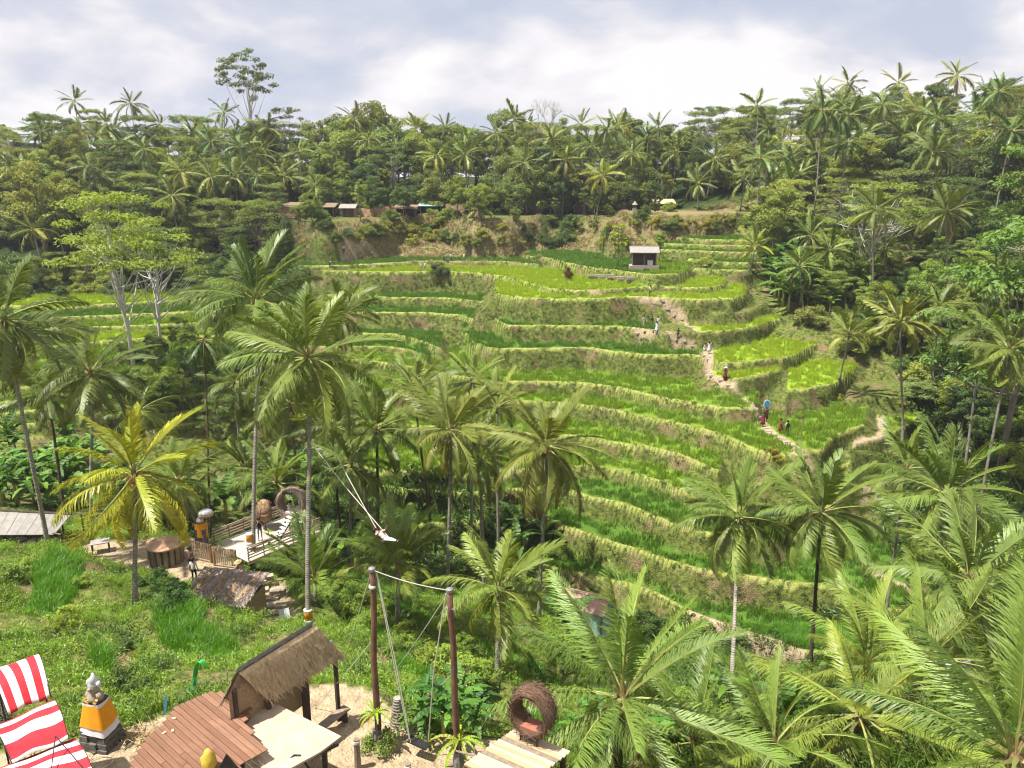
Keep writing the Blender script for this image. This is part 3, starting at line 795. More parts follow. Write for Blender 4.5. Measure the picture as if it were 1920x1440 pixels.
def make_tree(name, seed, h, cr, ch, nclump, per, size, trunk_h, shape='round', bark='bark', crad=None, leafmat='leaf', rad=None, flat=.6, up=.5):
    rg = np.random.default_rng(seed)
    cc = []
    while len(cc) < nclump:
        d = rg.normal(size=3); d /= np.linalg.norm(d)
        k = rg.random() ** 0.35
        if shape == 'round':
            p = d * np.array((cr, cr, ch / 2)) * k; p[2] += h - ch / 2
        elif shape == 'layer':
            lay = rg.integers(0, 4); z = h - ch * (lay + rg.random() * .35) / 4
            rr = cr * (0.55 + .45 * math.sqrt((lay + 1) / 4)) * math.sqrt(rg.random()); a = rg.random() * 6.283
            p = np.array((rr * math.cos(a), rr * math.sin(a), z - 0.12 * rr))
        elif shape == 'cone':
            t_ = rg.random() ** .7; a = rg.random() * 6.283; rr = cr * (1 - t_ * .85) * (0.6 + .4 * rg.random())
            p = np.array((rr * math.cos(a), rr * math.sin(a), h - ch + ch * t_))
        elif shape == 'bush':
            p = np.abs(d) * np.array((0, 0, 1)) * ch * k + d * np.array((cr, cr, 0)) * k; p[2] += .15
        cc.append(p)
    cc = np.array(cc)
    rad_c = (crad or cr * .3) * (0.65 + .7 * rg.random(nclump))
    V, F = leaf_cloud(cc, rad_c, per, size, rg, flat, up)
    crown = np_mesh(name + "_crown", V, F, M[leafmat])
    m = MB(); r0 = rad or h * .016
    n = 6; top = Vector((rg.normal() * .3, rg.normal() * .3, max(trunk_h, h - ch * .45)))
    pts = [Vector((0, 0, -.4)), Vector((rg.normal() * .1, rg.normal() * .1, top.z * .35)), top * .72 + Vector((rg.normal() * .15, rg.normal() * .15, 0)), top]
    m.tube(pts, [r0 * 1.25, r0, r0 * .75, r0 * .35], 7)
    for i in range(min(nclump, 26 if shape == 'layer' else 14)):
        q = Vector(cc[i]); zz = rg.uniform(.45, .95) * top.z if shape != 'layer' else rg.uniform(.35, .8) * top.z
        a = pts[1].lerp(top, (zz - pts[1].z) / max(.1, top.z - pts[1].z)) if zz > pts[1].z else pts[1]
        mid = a.lerp(q, .5) + Vector((0, 0, -.06 * (q - a).length))
        m.tube([a, mid, q], [r0 * .42, r0 * .26, r0 * .08], 5, cap=False)
    trunk = m.mesh(name + "_trunk", M[bark], True)
    return crown, trunk
TREES = {
 'broad': [make_tree("broad", 200 + i, 12, 4.2, 8.2, 40, 190, .44, 5, rad=.2, crad=1.15) for i in range(5)],
 'dense': [make_tree("dense", 230 + i, 9, 4.0, 8.2, 46, 170, .40, 2, rad=.16, crad=1.1) for i in range(4)],
 'feather': [make_tree("feather", 260 + i, 13, 5.6, 4.6, 46, 95, .34, 6, 'layer', 'palebark', crad=1.25, flat=.28, up=1.2, rad=.17) for i in range(3)],
 'fern': [make_tree("fern", 270 + i, 11, 4.8, 7.0, 60, 85, .36, 3, 'layer', 'bark', crad=1.2, flat=.3, up=1.2, rad=.17) for i in range(2)],
 'emergent': [make_tree("emergent", 280, 22, 6.4, 8.5, 44, 80, .5, 13, 'round', 'palebark', crad=1.25, flat=.33, rad=.26, up=1.0)],
 'slim': [make_tree("slim", 290 + i, 14, 2.6, 8.5, 26, 95, .52, 6, rad=.13) for i in range(2)],
 'bush': [make_tree("bush", 300 + i, 3, 2.2, 2.7, 26, 150, .30, .6, 'bush', rad=.06, crad=.75) for i in range(4)],
 'shrub': [make_tree("shrub", 310 + i, 1.3, .95, 1.2, 18, 70, .17, .3, 'bush', rad=.02, crad=.34) for i in range(4)],
}
def bare_tree():
    m = MB(); rg = random.Random(4)
    def br(p, d, l, r, lev):
        q = p + d * l
        m.tube([p, p.lerp(q, .5) + Vector((rg.uniform(-.05, .05) * l, rg.uniform(-.05, .05) * l, 0)), q], [r, r * .8, r * .6], 5 if lev < 2 else 3, cap=False)
        if lev >= 6: return
        for k in range(3):
            a = rg.uniform(0, 6.28) + k * 2.1; t_ = rg.uniform(.45, .85)
            nd = (d + Vector((math.cos(a), math.sin(a), rg.uniform(-.15, .15))) * t_).normalized()
            br(q, nd, l * rg.uniform(.48, .66), r * .6, lev + 1)
    br(Vector((0, 0, -.4)), Vector((0.03, 0, 1)), 9.5, .30, 0)
    return m.mesh("bare_branches", M['palebark'], True)
BARE = bare_tree()
def tree(kind, loc, label, sc=1.0, tint=(1, 1, 1), rz=None, var=None, group=None, name=None, cat="tree", sz=None):
    rg = random.Random(int(loc[0] * 131 + loc[1] * 17))
    v = TREES[kind]; cr, tr = v[(var if var is not None else rg.randrange(len(v))) % len(v)]
    nm = name or {'broad': 'broadleaf_tree', 'dense': 'evergreen_tree', 'feather': 'albizia_tree', 'fern': 'feathery_tree', 'emergent': 'emergent_tree', 'slim': 'slender_tree', 'bush': 'bush', 'shrub': 'shrub'}[kind]
    s = (sc, sc, sc * (sz or rg.uniform(.9, 1.12)))
    root = empty(nm, loc, (0, 0, rg.uniform(0, 6.28) if rz is None else rz), s, label, cat, group)
    a = link(bpy.data.objects.new("trunk" if kind not in ('bush', 'shrub') else "stem", tr), root)
    b = link(bpy.data.objects.new("crown" if kind not in ('bush', 'shrub') else "foliage", cr), root)
    b.color = (*tint, 1)
    return root

# banana plants
def banana_leaf():
    def fn(i, j):
        s = i; w = 0.16 * math.sin(math.pi * min(1, s * .98 + .02)) ** .6
        a = -1.35 * s ** 1.5
        x = s * math.cos(a * .5); z = s * math.sin(a * .5) * .9 + .02
        t_ = (j - .5) * 2
        rag = 1 - .35 * (math.sin(s * 47 + (3 if j > .5 else 0)) > .55) * (abs(t_) > .9)
        return (x, t_ * w * .8 * rag, z + abs(t_) * w * .35 + .012 * math.sin(s * 60 + t_))
    m = MB(); m.grid(fn, 30, 4); return m.mesh("banana_blade", M['banana'])
BLEAF = banana_leaf()
def banana(loc, label, sc=1.0, group=None, seed=0, n=8, tint=(1, 1, 1)):
    rg = random.Random(seed + int(loc[0] * 77 + loc[1] * 13))
    root = empty("banana_plant", loc, (0, 0, rg.uniform(0, 6)), sc, label, "banana plant", group)
    m = MB(); m.tube([(0, 0, -.2), (0.03, 0, .8), (.05, .03, 1.7)], [.13, .11, .06], 7)
    m.build("stem", M['nut_g'], root, True)
    for i in range(n):
        o = link(bpy.data.objects.new("leaf", BLEAF), root)
        az = i * 2.4 + rg.uniform(-.3, .3); pit = R(78 - 50 * i / n + rg.uniform(-8, 8))
        o.location = (.05, .03, 1.6 - .05 * i)
        o.rotation_euler = (Matrix.Rotation(az, 3, 'Z') @ Matrix.Rotation(-pit, 3, 'Y') @ Matrix.Rotation(rg.uniform(-.5, .5), 3, 'X')).to_euler()
        l = rg.uniform(1.7, 2.4); o.scale = (l, l * 1.05, l)
        y = rg.uniform(.75, 1.25); o.color = (tint[0] * y, tint[1] * y, tint[2] * y, 1)
    return root

# ------------------------------------------------------------------ ground cover
def blades(name, n, area, h, w, mat, seed, lean=.25, straw=0.0):
    rg = np.random.default_rng(seed)
    vs, fs = [], []
    for i in range(n):
        x, y = (rg.random(2) - .5) * area
        a = rg.random() * 6.283; le = lean * (0.4 + 1.2 * rg.random()); hh = h * (.6 + .7 * rg.random())
        dx, dy = math.cos(a), math.sin(a); b2 = rg.random() * 6.283
        wx, wy = math.cos(b2) * w / 2, math.sin(b2) * w / 2
        k = len(vs)
        vs += [(x - wx, y - wy, -.03), (x + wx, y + wy, -.03), (x + dx * le * hh * .35 - wx * .8, y + dy * le * hh * .35 - wy * .8, hh * .6), (x + dx * le * hh * .35 + wx * .8, y + dy * le * hh * .35 + wy * .8, hh * .6), (x + dx * le * hh, y + dy * le * hh, hh * (1 - .3 * le))]
        fs += [(k, k + 1, k + 3), (k, k + 3, k + 2), (k + 2, k + 3, k + 4)]
    o = bpy.data.objects.new(name, np_mesh(name, np.array(vs), np.array(fs), mat))
    return o
def leafy(name, n, r, h, size, mat, seed):
    rg = np.random.default_rng(seed)
    k = max(3, n // 12)
    c = np.stack([(rg.random(k) - .5) * r * 1.6, (rg.random(k) - .5) * r * 1.6, rg.random(k) * h], 1)
    V, F = leaf_cloud(c, np.full(k, r * .45), n // k, size, rg, .7, .6)
    return bpy.data.objects.new(name, np_mesh(name, V, F, mat))
def src_coll(name, objs):
    c = bpy.data.collections.new(name)
    for i, o in enumerate(objs):
        o.name = "%s_%02d" % (name, i); c.objects.link(o)
    return c
SRC = {
 'rice_far': src_coll("rice_far_source", [blades("b", 46, 1.0, .50, .055, M['rice_blade'], 500 + i) for i in range(3)]),
 'rice_near': src_coll("rice_near_source", [blades("b", 60, .62, .62, .020, M['rice_blade'], 510 + i, .4) for i in range(4)]),
 'weed_far': src_coll("weed_far_source", [leafy("w", 60, .55, .28, .17, M['weed'], 520 + i) for i in range(3)] + [blades("w", 40, .9, .35, .05, M['weed'], 526, .8)]),
 'weed_near': src_coll("weed_near_source", [leafy("w", 90, .34, .22, .075, M['weed'], 530 + i) for i in range(3)] + [blades("w", 50, .5, .32, .018, M['weed'], 536 + i, .8) for i in range(2)]),
 'straw_far': src_coll("straw_far_source", [blades("w", 40, .9, .5, .045, M['straw'], 540 + i, .8) for i in range(2)] + [leafy("w", 40, .6, .4, .2, M['weed'], 545)]),
}
_GN = {}
def gn_tree(coll):
    if coll.name in _GN: return _GN[coll.name]
    g = bpy.data.node_groups.new("scatter_" + coll.name, 'GeometryNodeTree')
    g.interface.new_socket("Geometry", in_out='INPUT', socket_type='NodeSocketGeometry')
    g.interface.new_socket("Geometry", in_out='OUTPUT', socket_type='NodeSocketGeometry')
    N, Lk = g.nodes, g.links
    i, o = N.new('NodeGroupInput'), N.new('NodeGroupOutput')
    mp = N.new('GeometryNodeMeshToPoints'); Lk.new(i.outputs[0], mp.inputs[0])
    ci = N.new('GeometryNodeCollectionInfo'); ci.inputs[0].default_value = coll; ci.inputs[1].default_value = True; ci.inputs[2].default_value = True
    ip = N.new('GeometryNodeInstanceOnPoints'); Lk.new(mp.outputs[0], ip.inputs['Points']); Lk.new(ci.outputs[0], ip.inputs['Instance'])
    ip.inputs['Pick Instance'].default_value = True
    def na(nm, ty):
        x = N.new('GeometryNodeInputNamedAttribute'); x.data_type = ty; x.inputs[0].default_value = nm; return x.outputs[0]
    Lk.new(na('pick', 'INT'), ip.inputs['Instance Index']); Lk.new(na('rot', 'FLOAT_VECTOR'), ip.inputs['Rotation']); Lk.new(na('scl', 'FLOAT_VECTOR'), ip.inputs['Scale'])
    Lk.new(ip.outputs[0], o.inputs[0])
    _GN[coll.name] = g
    return g
def scatter(name, pts, src, smin, smax, label, seed=0, tint=None, tilt=None):
    rg = np.random.default_rng(seed); n = len(pts)
    coll = SRC[src]; nv = len(coll.objects)
    me = bpy.data.meshes.new(name); me.vertices.add(n); me.vertices.foreach_set('co', np.asarray(pts, np.float32).ravel())
    def at(nm, ty, arr, key):
        a = me.attributes.new(nm, ty, 'POINT'); a.data.foreach_set(key, arr)
    at('pick', 'INT', rg.integers(0, nv, n).astype(np.int32), 'value')
    rot = np.zeros((n, 3), np.float32); rot[:, 2] = rg.random(n) * 6.283
    rot[:, :2] = rg.normal(size=(n, 2)) * .08
    at('rot', 'FLOAT_VECTOR', rot.ravel(), 'vector')
    s = (smin + (smax - smin) * rg.random(n)).astype(np.float32)
    at('scl', 'FLOAT_VECTOR', np.repeat(s, 3), 'vector')
    o = link(bpy.data.objects.new(name, me))
    md = o.modifiers.new("scatter", 'NODES'); md.node_group = gn_tree(coll)
    if tint: o.color = (*tint, 1)
    return tag(o, label, None, None, "stuff")
# sample points on the hillside grid cells
_cw = (np.abs(X[:-1, 1:] - X[:-1, :-1]) * np.abs(Y[1:, :-1] - Y[:-1, :-1]))
_dh = np.abs(H[1:, :-1] - H[:-1, :-1]) / np.maximum(1e-3, np.abs(Y[1:, :-1] - Y[:-1, :-1]))
_ca = _cw * np.sqrt(1 + np.minimum(_dh, 2.5) ** 2)
_inview = (np.abs(U) < 0.84) & (Y < 185)
def sample(mask, density, seed):
    rg = np.random.default_rng(seed)
    wgt = np.where(mask[:-1, :-1], _ca * (density[:-1, :-1] if hasattr(density, 'shape') else density), 0)
    cnt = rg.poisson(wgt)
    iy, ix = np.nonzero(cnt); rep_ = cnt[iy, ix]
    iy = np.repeat(iy, rep_); ix = np.repeat(ix, rep_)
    a, b = rg.random(len(iy)), rg.random(len(iy))
    def bl(A): return (A[iy, ix] * (1 - a) + A[iy, ix + 1] * a) * (1 - b) + (A[iy + 1, ix] * (1 - a) + A[iy + 1, ix + 1] * a) * b
    return np.stack([bl(X), bl(Y), bl(H)], 1)
ricem = np.isin(K, (1, 2, 3)) & (LIP > .5) & _inview & (PATHM < .3)
farm = Y > 60
bankm = (RIS > 0) & _inview & (dirtf < .3)
scatter("rice_plants", sample(ricem & farm & (K == 1), 1.5, 1), 'rice_far', .8, 1.2, "deep green rice plants filling the narrow terrace fields", 1, (0.75, .85, .8))
scatter("rice_plants", sample(ricem & farm & (K == 2), 1.5, 2), 'rice_far', .8, 1.2, "fresh green rice plants filling the lower terrace fields", 2, (1.35, 1.2, .9))
scatter("rice_plants", sample(ricem & farm & (K == 3), 1.5, 3), 'rice_far', .75, 1.1, "young lime green rice plants filling the upper terrace fields", 3, (2.3, 1.7, .9))
scatter("rice_plants", sample(ricem & ~farm, 9.0, 4), 'rice_near', .9, 1.3, "tall rice plants in the small fields on the near slope", 4, (.85, 1.15, .7))
_wd = np.clip(0.75 + 1.6 * fbm(X * .25, Y * .25, 3), 0.05, 2)
scatter("bank_weeds", sample(bankm & farm & (dryf < .4) & (forest < .5), _wd * 1.2, 5), 'weed_far', .3, .65, "low weeds growing over the terrace banks", 5, (.95, .88, .8))
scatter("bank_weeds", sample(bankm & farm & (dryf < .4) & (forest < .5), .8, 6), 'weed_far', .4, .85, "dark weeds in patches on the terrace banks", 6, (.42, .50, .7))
scatter("dry_grass", sample(bankm & farm & (dryf >= .4), 1.4, 7), 'straw_far', .7, 1.6, "dry grass and weeds on the brown earth bank", 7)
scatter("slope_weeds", sample((RIS > 0) & ~farm & _inview & (dirtf < .3) & (forest < .5), _wd * 3.6, 8), 'weed_near', .8, 1.7, "low green weeds covering the near slope", 8, (1.3, 1.5, .9))
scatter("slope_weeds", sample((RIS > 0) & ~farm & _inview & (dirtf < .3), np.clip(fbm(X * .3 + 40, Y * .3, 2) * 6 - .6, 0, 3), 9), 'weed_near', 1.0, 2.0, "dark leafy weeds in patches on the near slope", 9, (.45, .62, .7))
_bl = np.isin(K, (1, 2, 3)) & (LIP <= .6) & _inview & farm
scatter("bund_grass", sample(_bl, 2.2, 10), 'weed_far', .25, .5, "short pale grass along the terrace edges", 10, (2.5, 1.8, 1.2))

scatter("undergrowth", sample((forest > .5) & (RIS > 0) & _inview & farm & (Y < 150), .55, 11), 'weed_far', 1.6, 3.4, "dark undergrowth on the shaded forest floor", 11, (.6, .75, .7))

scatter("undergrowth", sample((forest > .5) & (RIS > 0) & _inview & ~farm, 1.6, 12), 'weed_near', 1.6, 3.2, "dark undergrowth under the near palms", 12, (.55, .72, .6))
# ------------------------------------------------------------------ the palms one can single out
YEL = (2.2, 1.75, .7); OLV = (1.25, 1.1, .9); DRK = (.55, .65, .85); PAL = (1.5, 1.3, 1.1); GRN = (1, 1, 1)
palm(480, 565, 51, "tall coconut palm rising through the wooden deck, trunk wrapped in orange cloth", L=5.2, nf=22, tint=(.95, 1.05, 1.15), base=(472, 1025, 52.5), seed=1, top=84, low=-30, nuts=(NUT_G, 5, .11))
palm(578, 672, 42, "tall coconut palm with a grey trunk wrapped in orange cloth near its foot", L=5.0, nf=22, tint=(1.1, 1.15, 1.0), base=(578, 1165, 42.4), seed=2, top=85, low=-55, nuts=(NUT_G, 8, .11))
palm(252, 890, 42, "yellow coconut palm with a bunch of orange coconuts on the near slope", L=4.7, nf=18, tint=YEL, base=(256, 1145, 42.6), seed=3, top=86, low=-60, nuts=(NUT_O, 12, .13), dead=2)
palm(170, 700, 60, "dark coconut palm standing behind the yellow palm", L=4.9, nf=18, tint=(.75, .78, .85), base=(168, 955, 62), seed=4, dead=2)
palm(382, 640, 60, "slim dark areca palm between the yellow palm and the tallest palms", L=3.0, nf=13, tint=(.42, .55, .65), base=(382, 880, 61), seed=5, kind='areca', name="areca_palm", rad=.09, trunk='darktrunk', low=-70)
palm(8, 600, 46, "coconut palm half cut off by the photo's left edge above the grey roof", L=4.9, nf=18, tint=(.85, .9, .95), seed=6, top=70, low=-60, dead=2)
palm(845, 808, 58, "coconut palm with a slender grey trunk left of the twin trunked palm", L=4.6, nf=19, tint=OLV, base=(838, 1040, 60), seed=7, nuts=(NUT_G, 4, .1))
palm(706, 808, 62, "coconut palm with a black trunk above the curved rice field", L=4.4, nf=17, tint=(1, 1.05, .9), base=(704, 950, 64), seed=8, trunk='darktrunk')
palm(778, 735, 74, "coconut palm behind the black trunked palm, beside the narrow gully", L=4.6, nf=17, tint=(1.1, 1.1, .9), seed=9, trunk='darktrunk')
palm(1024, 838, 54, "broad coconut palm in the middle of the valley before the wide terraces", L=5.0, nf=21, tint=OLV, base=(1012, 1015, 56), seed=10, nuts=(NUT_O, 4, .1), low=-60)
palm(932, 765, 70, "coconut palm tucked behind two fuller palms in the valley middle", L=4.2, nf=15, tint=(1.1, 1.05, .8), base=(934, 950, 73), seed=11)
palm(1386, 972, 52, "coconut palm with drooping brown tips below the stone path", L=4.9, nf=20, tint=(1.1, 1.15, 1.0), base=(1374, 1262, 46), seed=12, dead=3)
palm(1541, 962, 49, "coconut palm with a leaning dark trunk below the path's sandy end", L=4.9, nf=20, tint=(1.05, 1.15, 1.0), base=(1532, 1150, 51), seed=13, dead=1, trunk='darktrunk')
palm(1775, 930, 50, "tall coconut palm at the edge of the gully thicket, below the muddy field", L=4.9, nf=19, tint=(1.0, 1.1, .9), seed=14)
palm(1168, 1310, 25, "big coconut palm with green coconuts just beside the wooden nest platform", L=4.9, nf=17, tint=(1.05, 1.2, .95), seed=15, top=88, low=-48, nuts=(NUT_G, 7, .12), trunk='darktrunk', rad=.2, az0=1.9, droopk=.9)
palm(1612, 1345, 28, "low spreading coconut palm among bananas in the bottom corner", L=4.6, nf=16, tint=(1.35, 1.3, .9), seed=16, low=-55)
palm(1905, 1420, 17.5, "closest coconut palm, its dark upright frond filling the bottom corner", L=4.6, nf=13, tint=(1.0, 1.15, .85), seed=17, top=90, low=-20, az0=1.4, droopk=.7)
palm(1818, 1090, 37, "coconut palm with long drooping fronds above the small white roof", L=5.0, nf=18, tint=(1.1, 1.15, 1.0), seed=18, low=-50)
palm(746, 1058, 45, "short young coconut palm beside the person on the swing", L=4.0, nf=11, tint=(1.0, 1.05, .7), base=(745, 1148, 46), seed=19, top=85, low=20, droopk=.6)
palm(935, 1108, 40, "short coconut palm growing from the terrace behind the swing poles", L=4.2, nf=16, tint=(1.2, 1.2, .9), base=(932, 1265, 40), seed=20, low=-35)
palm(590, 1085, 49, "young coconut palm with stiff fronds behind the grey cloth wrapped trunk", L=4.0, nf=12, tint=(.9, 1.05, .8), base=(590, 1140, 49), seed=21, top=88, low=15, droopk=.5)
palm(1626, 1245, 33, "young coconut palm with upright fronds before the lowest terrace path", L=3.8, nf=10, tint=(1.25, 1.3, .9), seed=22, top=88, low=15, droopk=.6)
palm(462, 880, 63, "small coconut palm in the thicket behind the deck railing", L=4.0, nf=12, tint=(.9, .95, .7), seed=23, top=85, low=0)
palm(642, 590, 78, "coconut palm behind the two tallest palms, facing the gully", L=4.4, nf=16, tint=(.8, .85, .8), seed=24)
palm(545, 760, 70, "coconut palm between the two tallest trunks, over the dark fold", L=4.6, nf=16, tint=(.9, .95, .8), seed=201)
palm(655, 720, 72, "coconut palm half behind the cloth wrapped palm's crown", L=4.4, nf=15, tint=(1.0, 1.0, .8), seed=202)
palm(335, 905, 58, "stout coconut palm in the thicket between yellow palm and deck", L=4.2, nf=14, tint=(.9, 1.0, .8), seed=203, low=-10)
palm(520, 905, 60, "low coconut palm just behind the egg basket seat", L=4.0, nf=13, tint=(.9, 1.0, .7), seed=204, low=0)
palm(885, 715, 76, "coconut palm above the narrow gully's mouth", L=4.2, nf=14, tint=(1.0, 1.05, .85), seed=205)
palm(90, 740, 66, "dark coconut palm between the edge palm and the paddies", L=4.4, nf=15, tint=(.8, .85, .8), seed=206, trunk='darktrunk')
palm(262, 770, 68, "coconut palm under the albizia, behind the yellow palm", L=4.2, nf=14, tint=(.85, .9, .8), seed=207)
palm(658, 872, 60, "coconut palm before the curved rice field, left of the black trunk", L=4.2, nf=14, tint=(1.0, 1.05, .85), seed=212)
palm(900, 860, 62, "coconut palm squeezed between two fuller palms on the valley floor", L=4.2, nf=14, tint=(.95, 1.0, .8), seed=213)
palm(1740, 1240, 31, "leafy coconut palm filling the gap beside the white roofed stall", L=4.4, nf=14, tint=(1.2, 1.25, .9), seed=209, low=-40)
palm(1300, 1390, 30, "low young palm on the shaded slope beside the big palm", L=3.6, nf=10, tint=(1.1, 1.2, .8), seed=210, top=85, low=5)
palm(1450, 1400, 27, "young palm with spread fronds at the bottom edge", L=3.8, nf=11, tint=(1.15, 1.25, .85), seed=211, top=80, low=-10)
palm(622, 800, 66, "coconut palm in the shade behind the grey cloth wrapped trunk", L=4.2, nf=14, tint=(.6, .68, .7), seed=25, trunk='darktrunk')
palm(440, 720, 72, "coconut palm behind the areca palm over the far paddy fields", L=4.0, nf=14, tint=(.7, .75, .7), seed=26)
palm(1700, 880, 60, "stocky coconut palm at the foot of the promontory's side", L=4.4, nf=15, tint=(1.0, 1.1, .9), seed=27)
palm(1690, 605, 88, "coconut palm with pale fronds on a tall trunk in the gully", L=4.6, nf=18, tint=PAL, base=(1705, 740, 90), seed=28)
palm(1845, 615, 76, "dark coconut palm in the gully beside the ferny trees", L=4.4, nf=17, tint=(.8, .85, .8), seed=29, lod='mid')
palm(1892, 655, 70, "drooping coconut palm at the gully's outer edge", L=4.4, nf=17, tint=(1.0, 1.0, .8), seed=30, low=-60)
palm(1592, 628, 98, "young coconut palm growing at the promontory's shoulder", L=4.4, nf=12, tint=(1.2, 1.2, 1.0), seed=31, top=85, low=0, lod='mid')
palm(1762, 575, 97, "coconut palm behind the pale fronded one in the gully", L=4.4, nf=15, tint=(.9, .95, .8), seed=32)
palm(1640, 395, 112, "coconut palm in front of the wide albizia on the hillside", L=4.8, nf=19, tint=(1.15, 1.1, 1.1), base=(1640, 560, 116), seed=33, lod='mid')
palm(1776, 398, 108, "coconut palm alone against the dark hollow of the hillside", L=4.8, nf=19, tint=(1.0, .95, .9), base=(1782, 520, 112), seed=34, lod='mid', dead=3)
palm(1756, 285, 140, "shaggy coconut palm with a skirt of dead fronds on the hillside", L=5.4, nf=17, tint=(1.1, 1.1, .9), seed=35, dead=8, lod='mid')
palm(1416, 462, 132, "small bright coconut palm beside the narrow upper terraces", L=3.8, nf=13, tint=(1.7, 1.5, 1.0), seed=36, top=85, low=0, lod='mid')
palm(1130, 330, 168, "yellow green coconut palm over the thatched huts on the rim", L=5.4, nf=17, tint=(2.0, 1.7, .9), base=(1118, 415, 169), seed=37, lod='mid')
palm(899, 392, 161, "short coconut palm standing on the plateau before the earth bank", L=4.6, nf=14, tint=(1.2, 1.15, .9), base=(901, 470, 160), seed=38)
palm(820, 292, 178, "coconut palm with a straight trunk over the terracotta earth huts", L=5.2, nf=17, tint=(1.4, 1.3, .9), base=(823, 400, 179), seed=39)
palm(872, 290, 176, "coconut palm above the short palm on the plateau", L=5.2, nf=17, tint=(1.1, 1.1, .9), base=(876, 395, 177), seed=40)
_rim = "tall coconut palm standing up out of the ridge forest"
for i, (a, b, c, tt) in enumerate([(500,240,186,OLV),(560,285,178,GRN),(665,225,196,OLV),(735,265,190,GRN),(965,225,192,GRN),(1035,262,184,OLV),(1090,235,190,GRN),(1110,275,182,GRN),(1185,290,178,GRN),(1235,240,182,GRN),
   (1160,240,192,OLV),(1340,300,176,GRN),(1308,345,170,GRN),(1396,338,164,GRN),(985,305,178,GRN),(1215,262,184,DRK),(530,330,172,OLV),(592,348,170,GRN),(480,292,172,OLV),(690,262,186,GRN),(1060,300,178,OLV),(930,250,188,GRN),(780,240,196,OLV),(1270,285,178,GRN)]):
    palm(a, b, c, 'tall coconut palm over the forest behind the rim huts', L=5.2, nf=14, tint=tt, seed=50 + i, group="palms behind the rim huts")
for i, (a, b, c, tt) in enumerate([(1420,200,186,GRN),(1465,268,166,PAL),(1530,292,158,GRN),(1535,172,192,GRN),(1590,157,192,PAL),(1685,157,186,PAL),(1795,142,176,PAL),(1556,222,176,GRN),(1620,305,152,GRN),(1692,255,152,GRN),(1600,295,152,GRN),(1500,330,150,GRN),(1480,300,160,GRN),(1730,215,165,OLV)]):
    palm(a, b, c, "coconut palm standing among trees on the rising hill", L=5.2, nf=14, tint=tt, seed=90 + i, group="palms on the rising hill", dead=(2 if i in (5, 6) else 0))
for i, (a, b, c, tt) in enumerate([(340,322,160,PAL),(396,332,158,PAL),(322,368,150,OLV),(62,430,140,OLV),(200,235,188,GRN),(155,245,188,GRN),(420,212,196,GRN),(245,195,205,GRN),(140,190,205,GRN),(300,235,195,OLV),(180,255,182,GRN),(22,320,162,GRN),(360,250,185,GRN),(440,330,160,OLV),(100,400,146,GRN),(225,270,175,GRN)]):
    palm(a, b, c, "tall coconut palm in the forest above the far paddies", L=5.0, nf=14, tint=tt, seed=120 + i, group="palms above the far paddies")
for i, (a, b, c) in enumerate([(1460,428,136),(1520,442,130),(1555,470,124),(1500,500,120),(1660,470,122),(1870,520,98)]):
    palm(a, b, c, "coconut palm in the thicket beside the narrow upper terraces", L=4.6, nf=14, tint=(.95, 1, .8), seed=150 + i, group="palms in the upper thicket")

# ------------------------------------------------------------------ trees one can single out
def at_px(px, py, Z):
    p = PZ(px, py, Z); return Vector((p.x, p.y, gz(p.x, p.y)))
tree('emergent', at_px(478, 330, 192), "tall tree with an umbrella crown standing high over the ridge", 1.05, (.7, .75, .75), var=0, sz=1.32)
tree('feather', at_px(545, 330, 194), "flat topped feathery tree beside the tall umbrella tree on the ridge", 1.0, (.8, .8, .8), sz=1.5)
o = empty("bare_tree", at_px(1030, 330, 198), (0, 0, .4), 1.12, "leafless pale tree spreading bare branches above the ridge", "tree")
b_ = link(bpy.data.objects.new("branches", BARE), o)
tree('feather', at_px(245, 640, 92), "feathery yellow green albizia with pale limbs above the far paddies", 1.35, (1.45, 1.5, .9), var=0, sz=1.3)
tree('feather', at_px(300, 620, 100), "second feathery albizia, just behind the yellow green one", 1.1, (1.25, 1.3, .9), var=1, sz=1.3)
tree('feather', at_px(1640, 470, 122), "wide albizia with pale bare limbs below a thin green crown", 1.35, (1.3, 1.4, .9), var=2, sz=1.05)
tree('fern', at_px(1905, 700, 78), "large feathery tree overhanging the gully from the photo's right edge", 1.7, (.95, 1.25, .9), var=0, sz=1.4)
tree('fern', at_px(1960, 560, 96), "feathery tree behind the overhanging one on the gully's far bank", 1.6, (.8, 1.05, .8), var=1, sz=1.3)
tree('fern', at_px(1915, 1010, 52), "bright green leafy tree by the right edge above the drooping palm", 1.05, (1.3, 1.6, .8), var=0, sz=.9)
tree('broad', at_px(85, 470, 148), "big olive tree with dense clumps at the forest foot", 1.5, (1.5, 1.3, 1.0), var=0, sz=1.05)
tree('dense', at_px(225, 470, 146), "round pale green tree beside the big olive tree", 1.35, (1.5, 1.5, 1.2), var=1)
tree('dense', at_px(300, 480, 142), "dark round tree under the albizia at the forest foot", 1.2, (.7, .8, .9), var=2)
tree('slim', at_px(1158, 520, 133), "small light green tree next to the field hut", .58, (1.9, 1.8, .9), var=0)
tree('slim', at_px(1236, 500, 140), "thin sparse tree behind the field hut", .5, (1.3, 1.5, .9), var=1)
tree('bush', at_px(1322, 495, 138), "pale round bush on the terraces behind the field hut", .75, (1.9, 1.7, 1.1), cat="bush")
tree('shrub', at_px(1065, 515, 131), "dark red leaved shrub beside the plateau path", .9, (.9, .35, .4), cat="shrub", sz=2.2)
tree('bush', at_px(825, 518, 143), "small dark bush on the lip of the grassy bank", .8, (.5, .6, .7), cat="bush")
tree('shrub', at_px(690, 562, 137), "light green shrub at the foot of the grassy bank", 2.2, (1.6, 1.7, 1.0), cat="shrub")
tree('slim', at_px(1457, 835, 80), "thin leaning sapling beside the stone path", .33, (1.6, 1.3, .6), var=1)

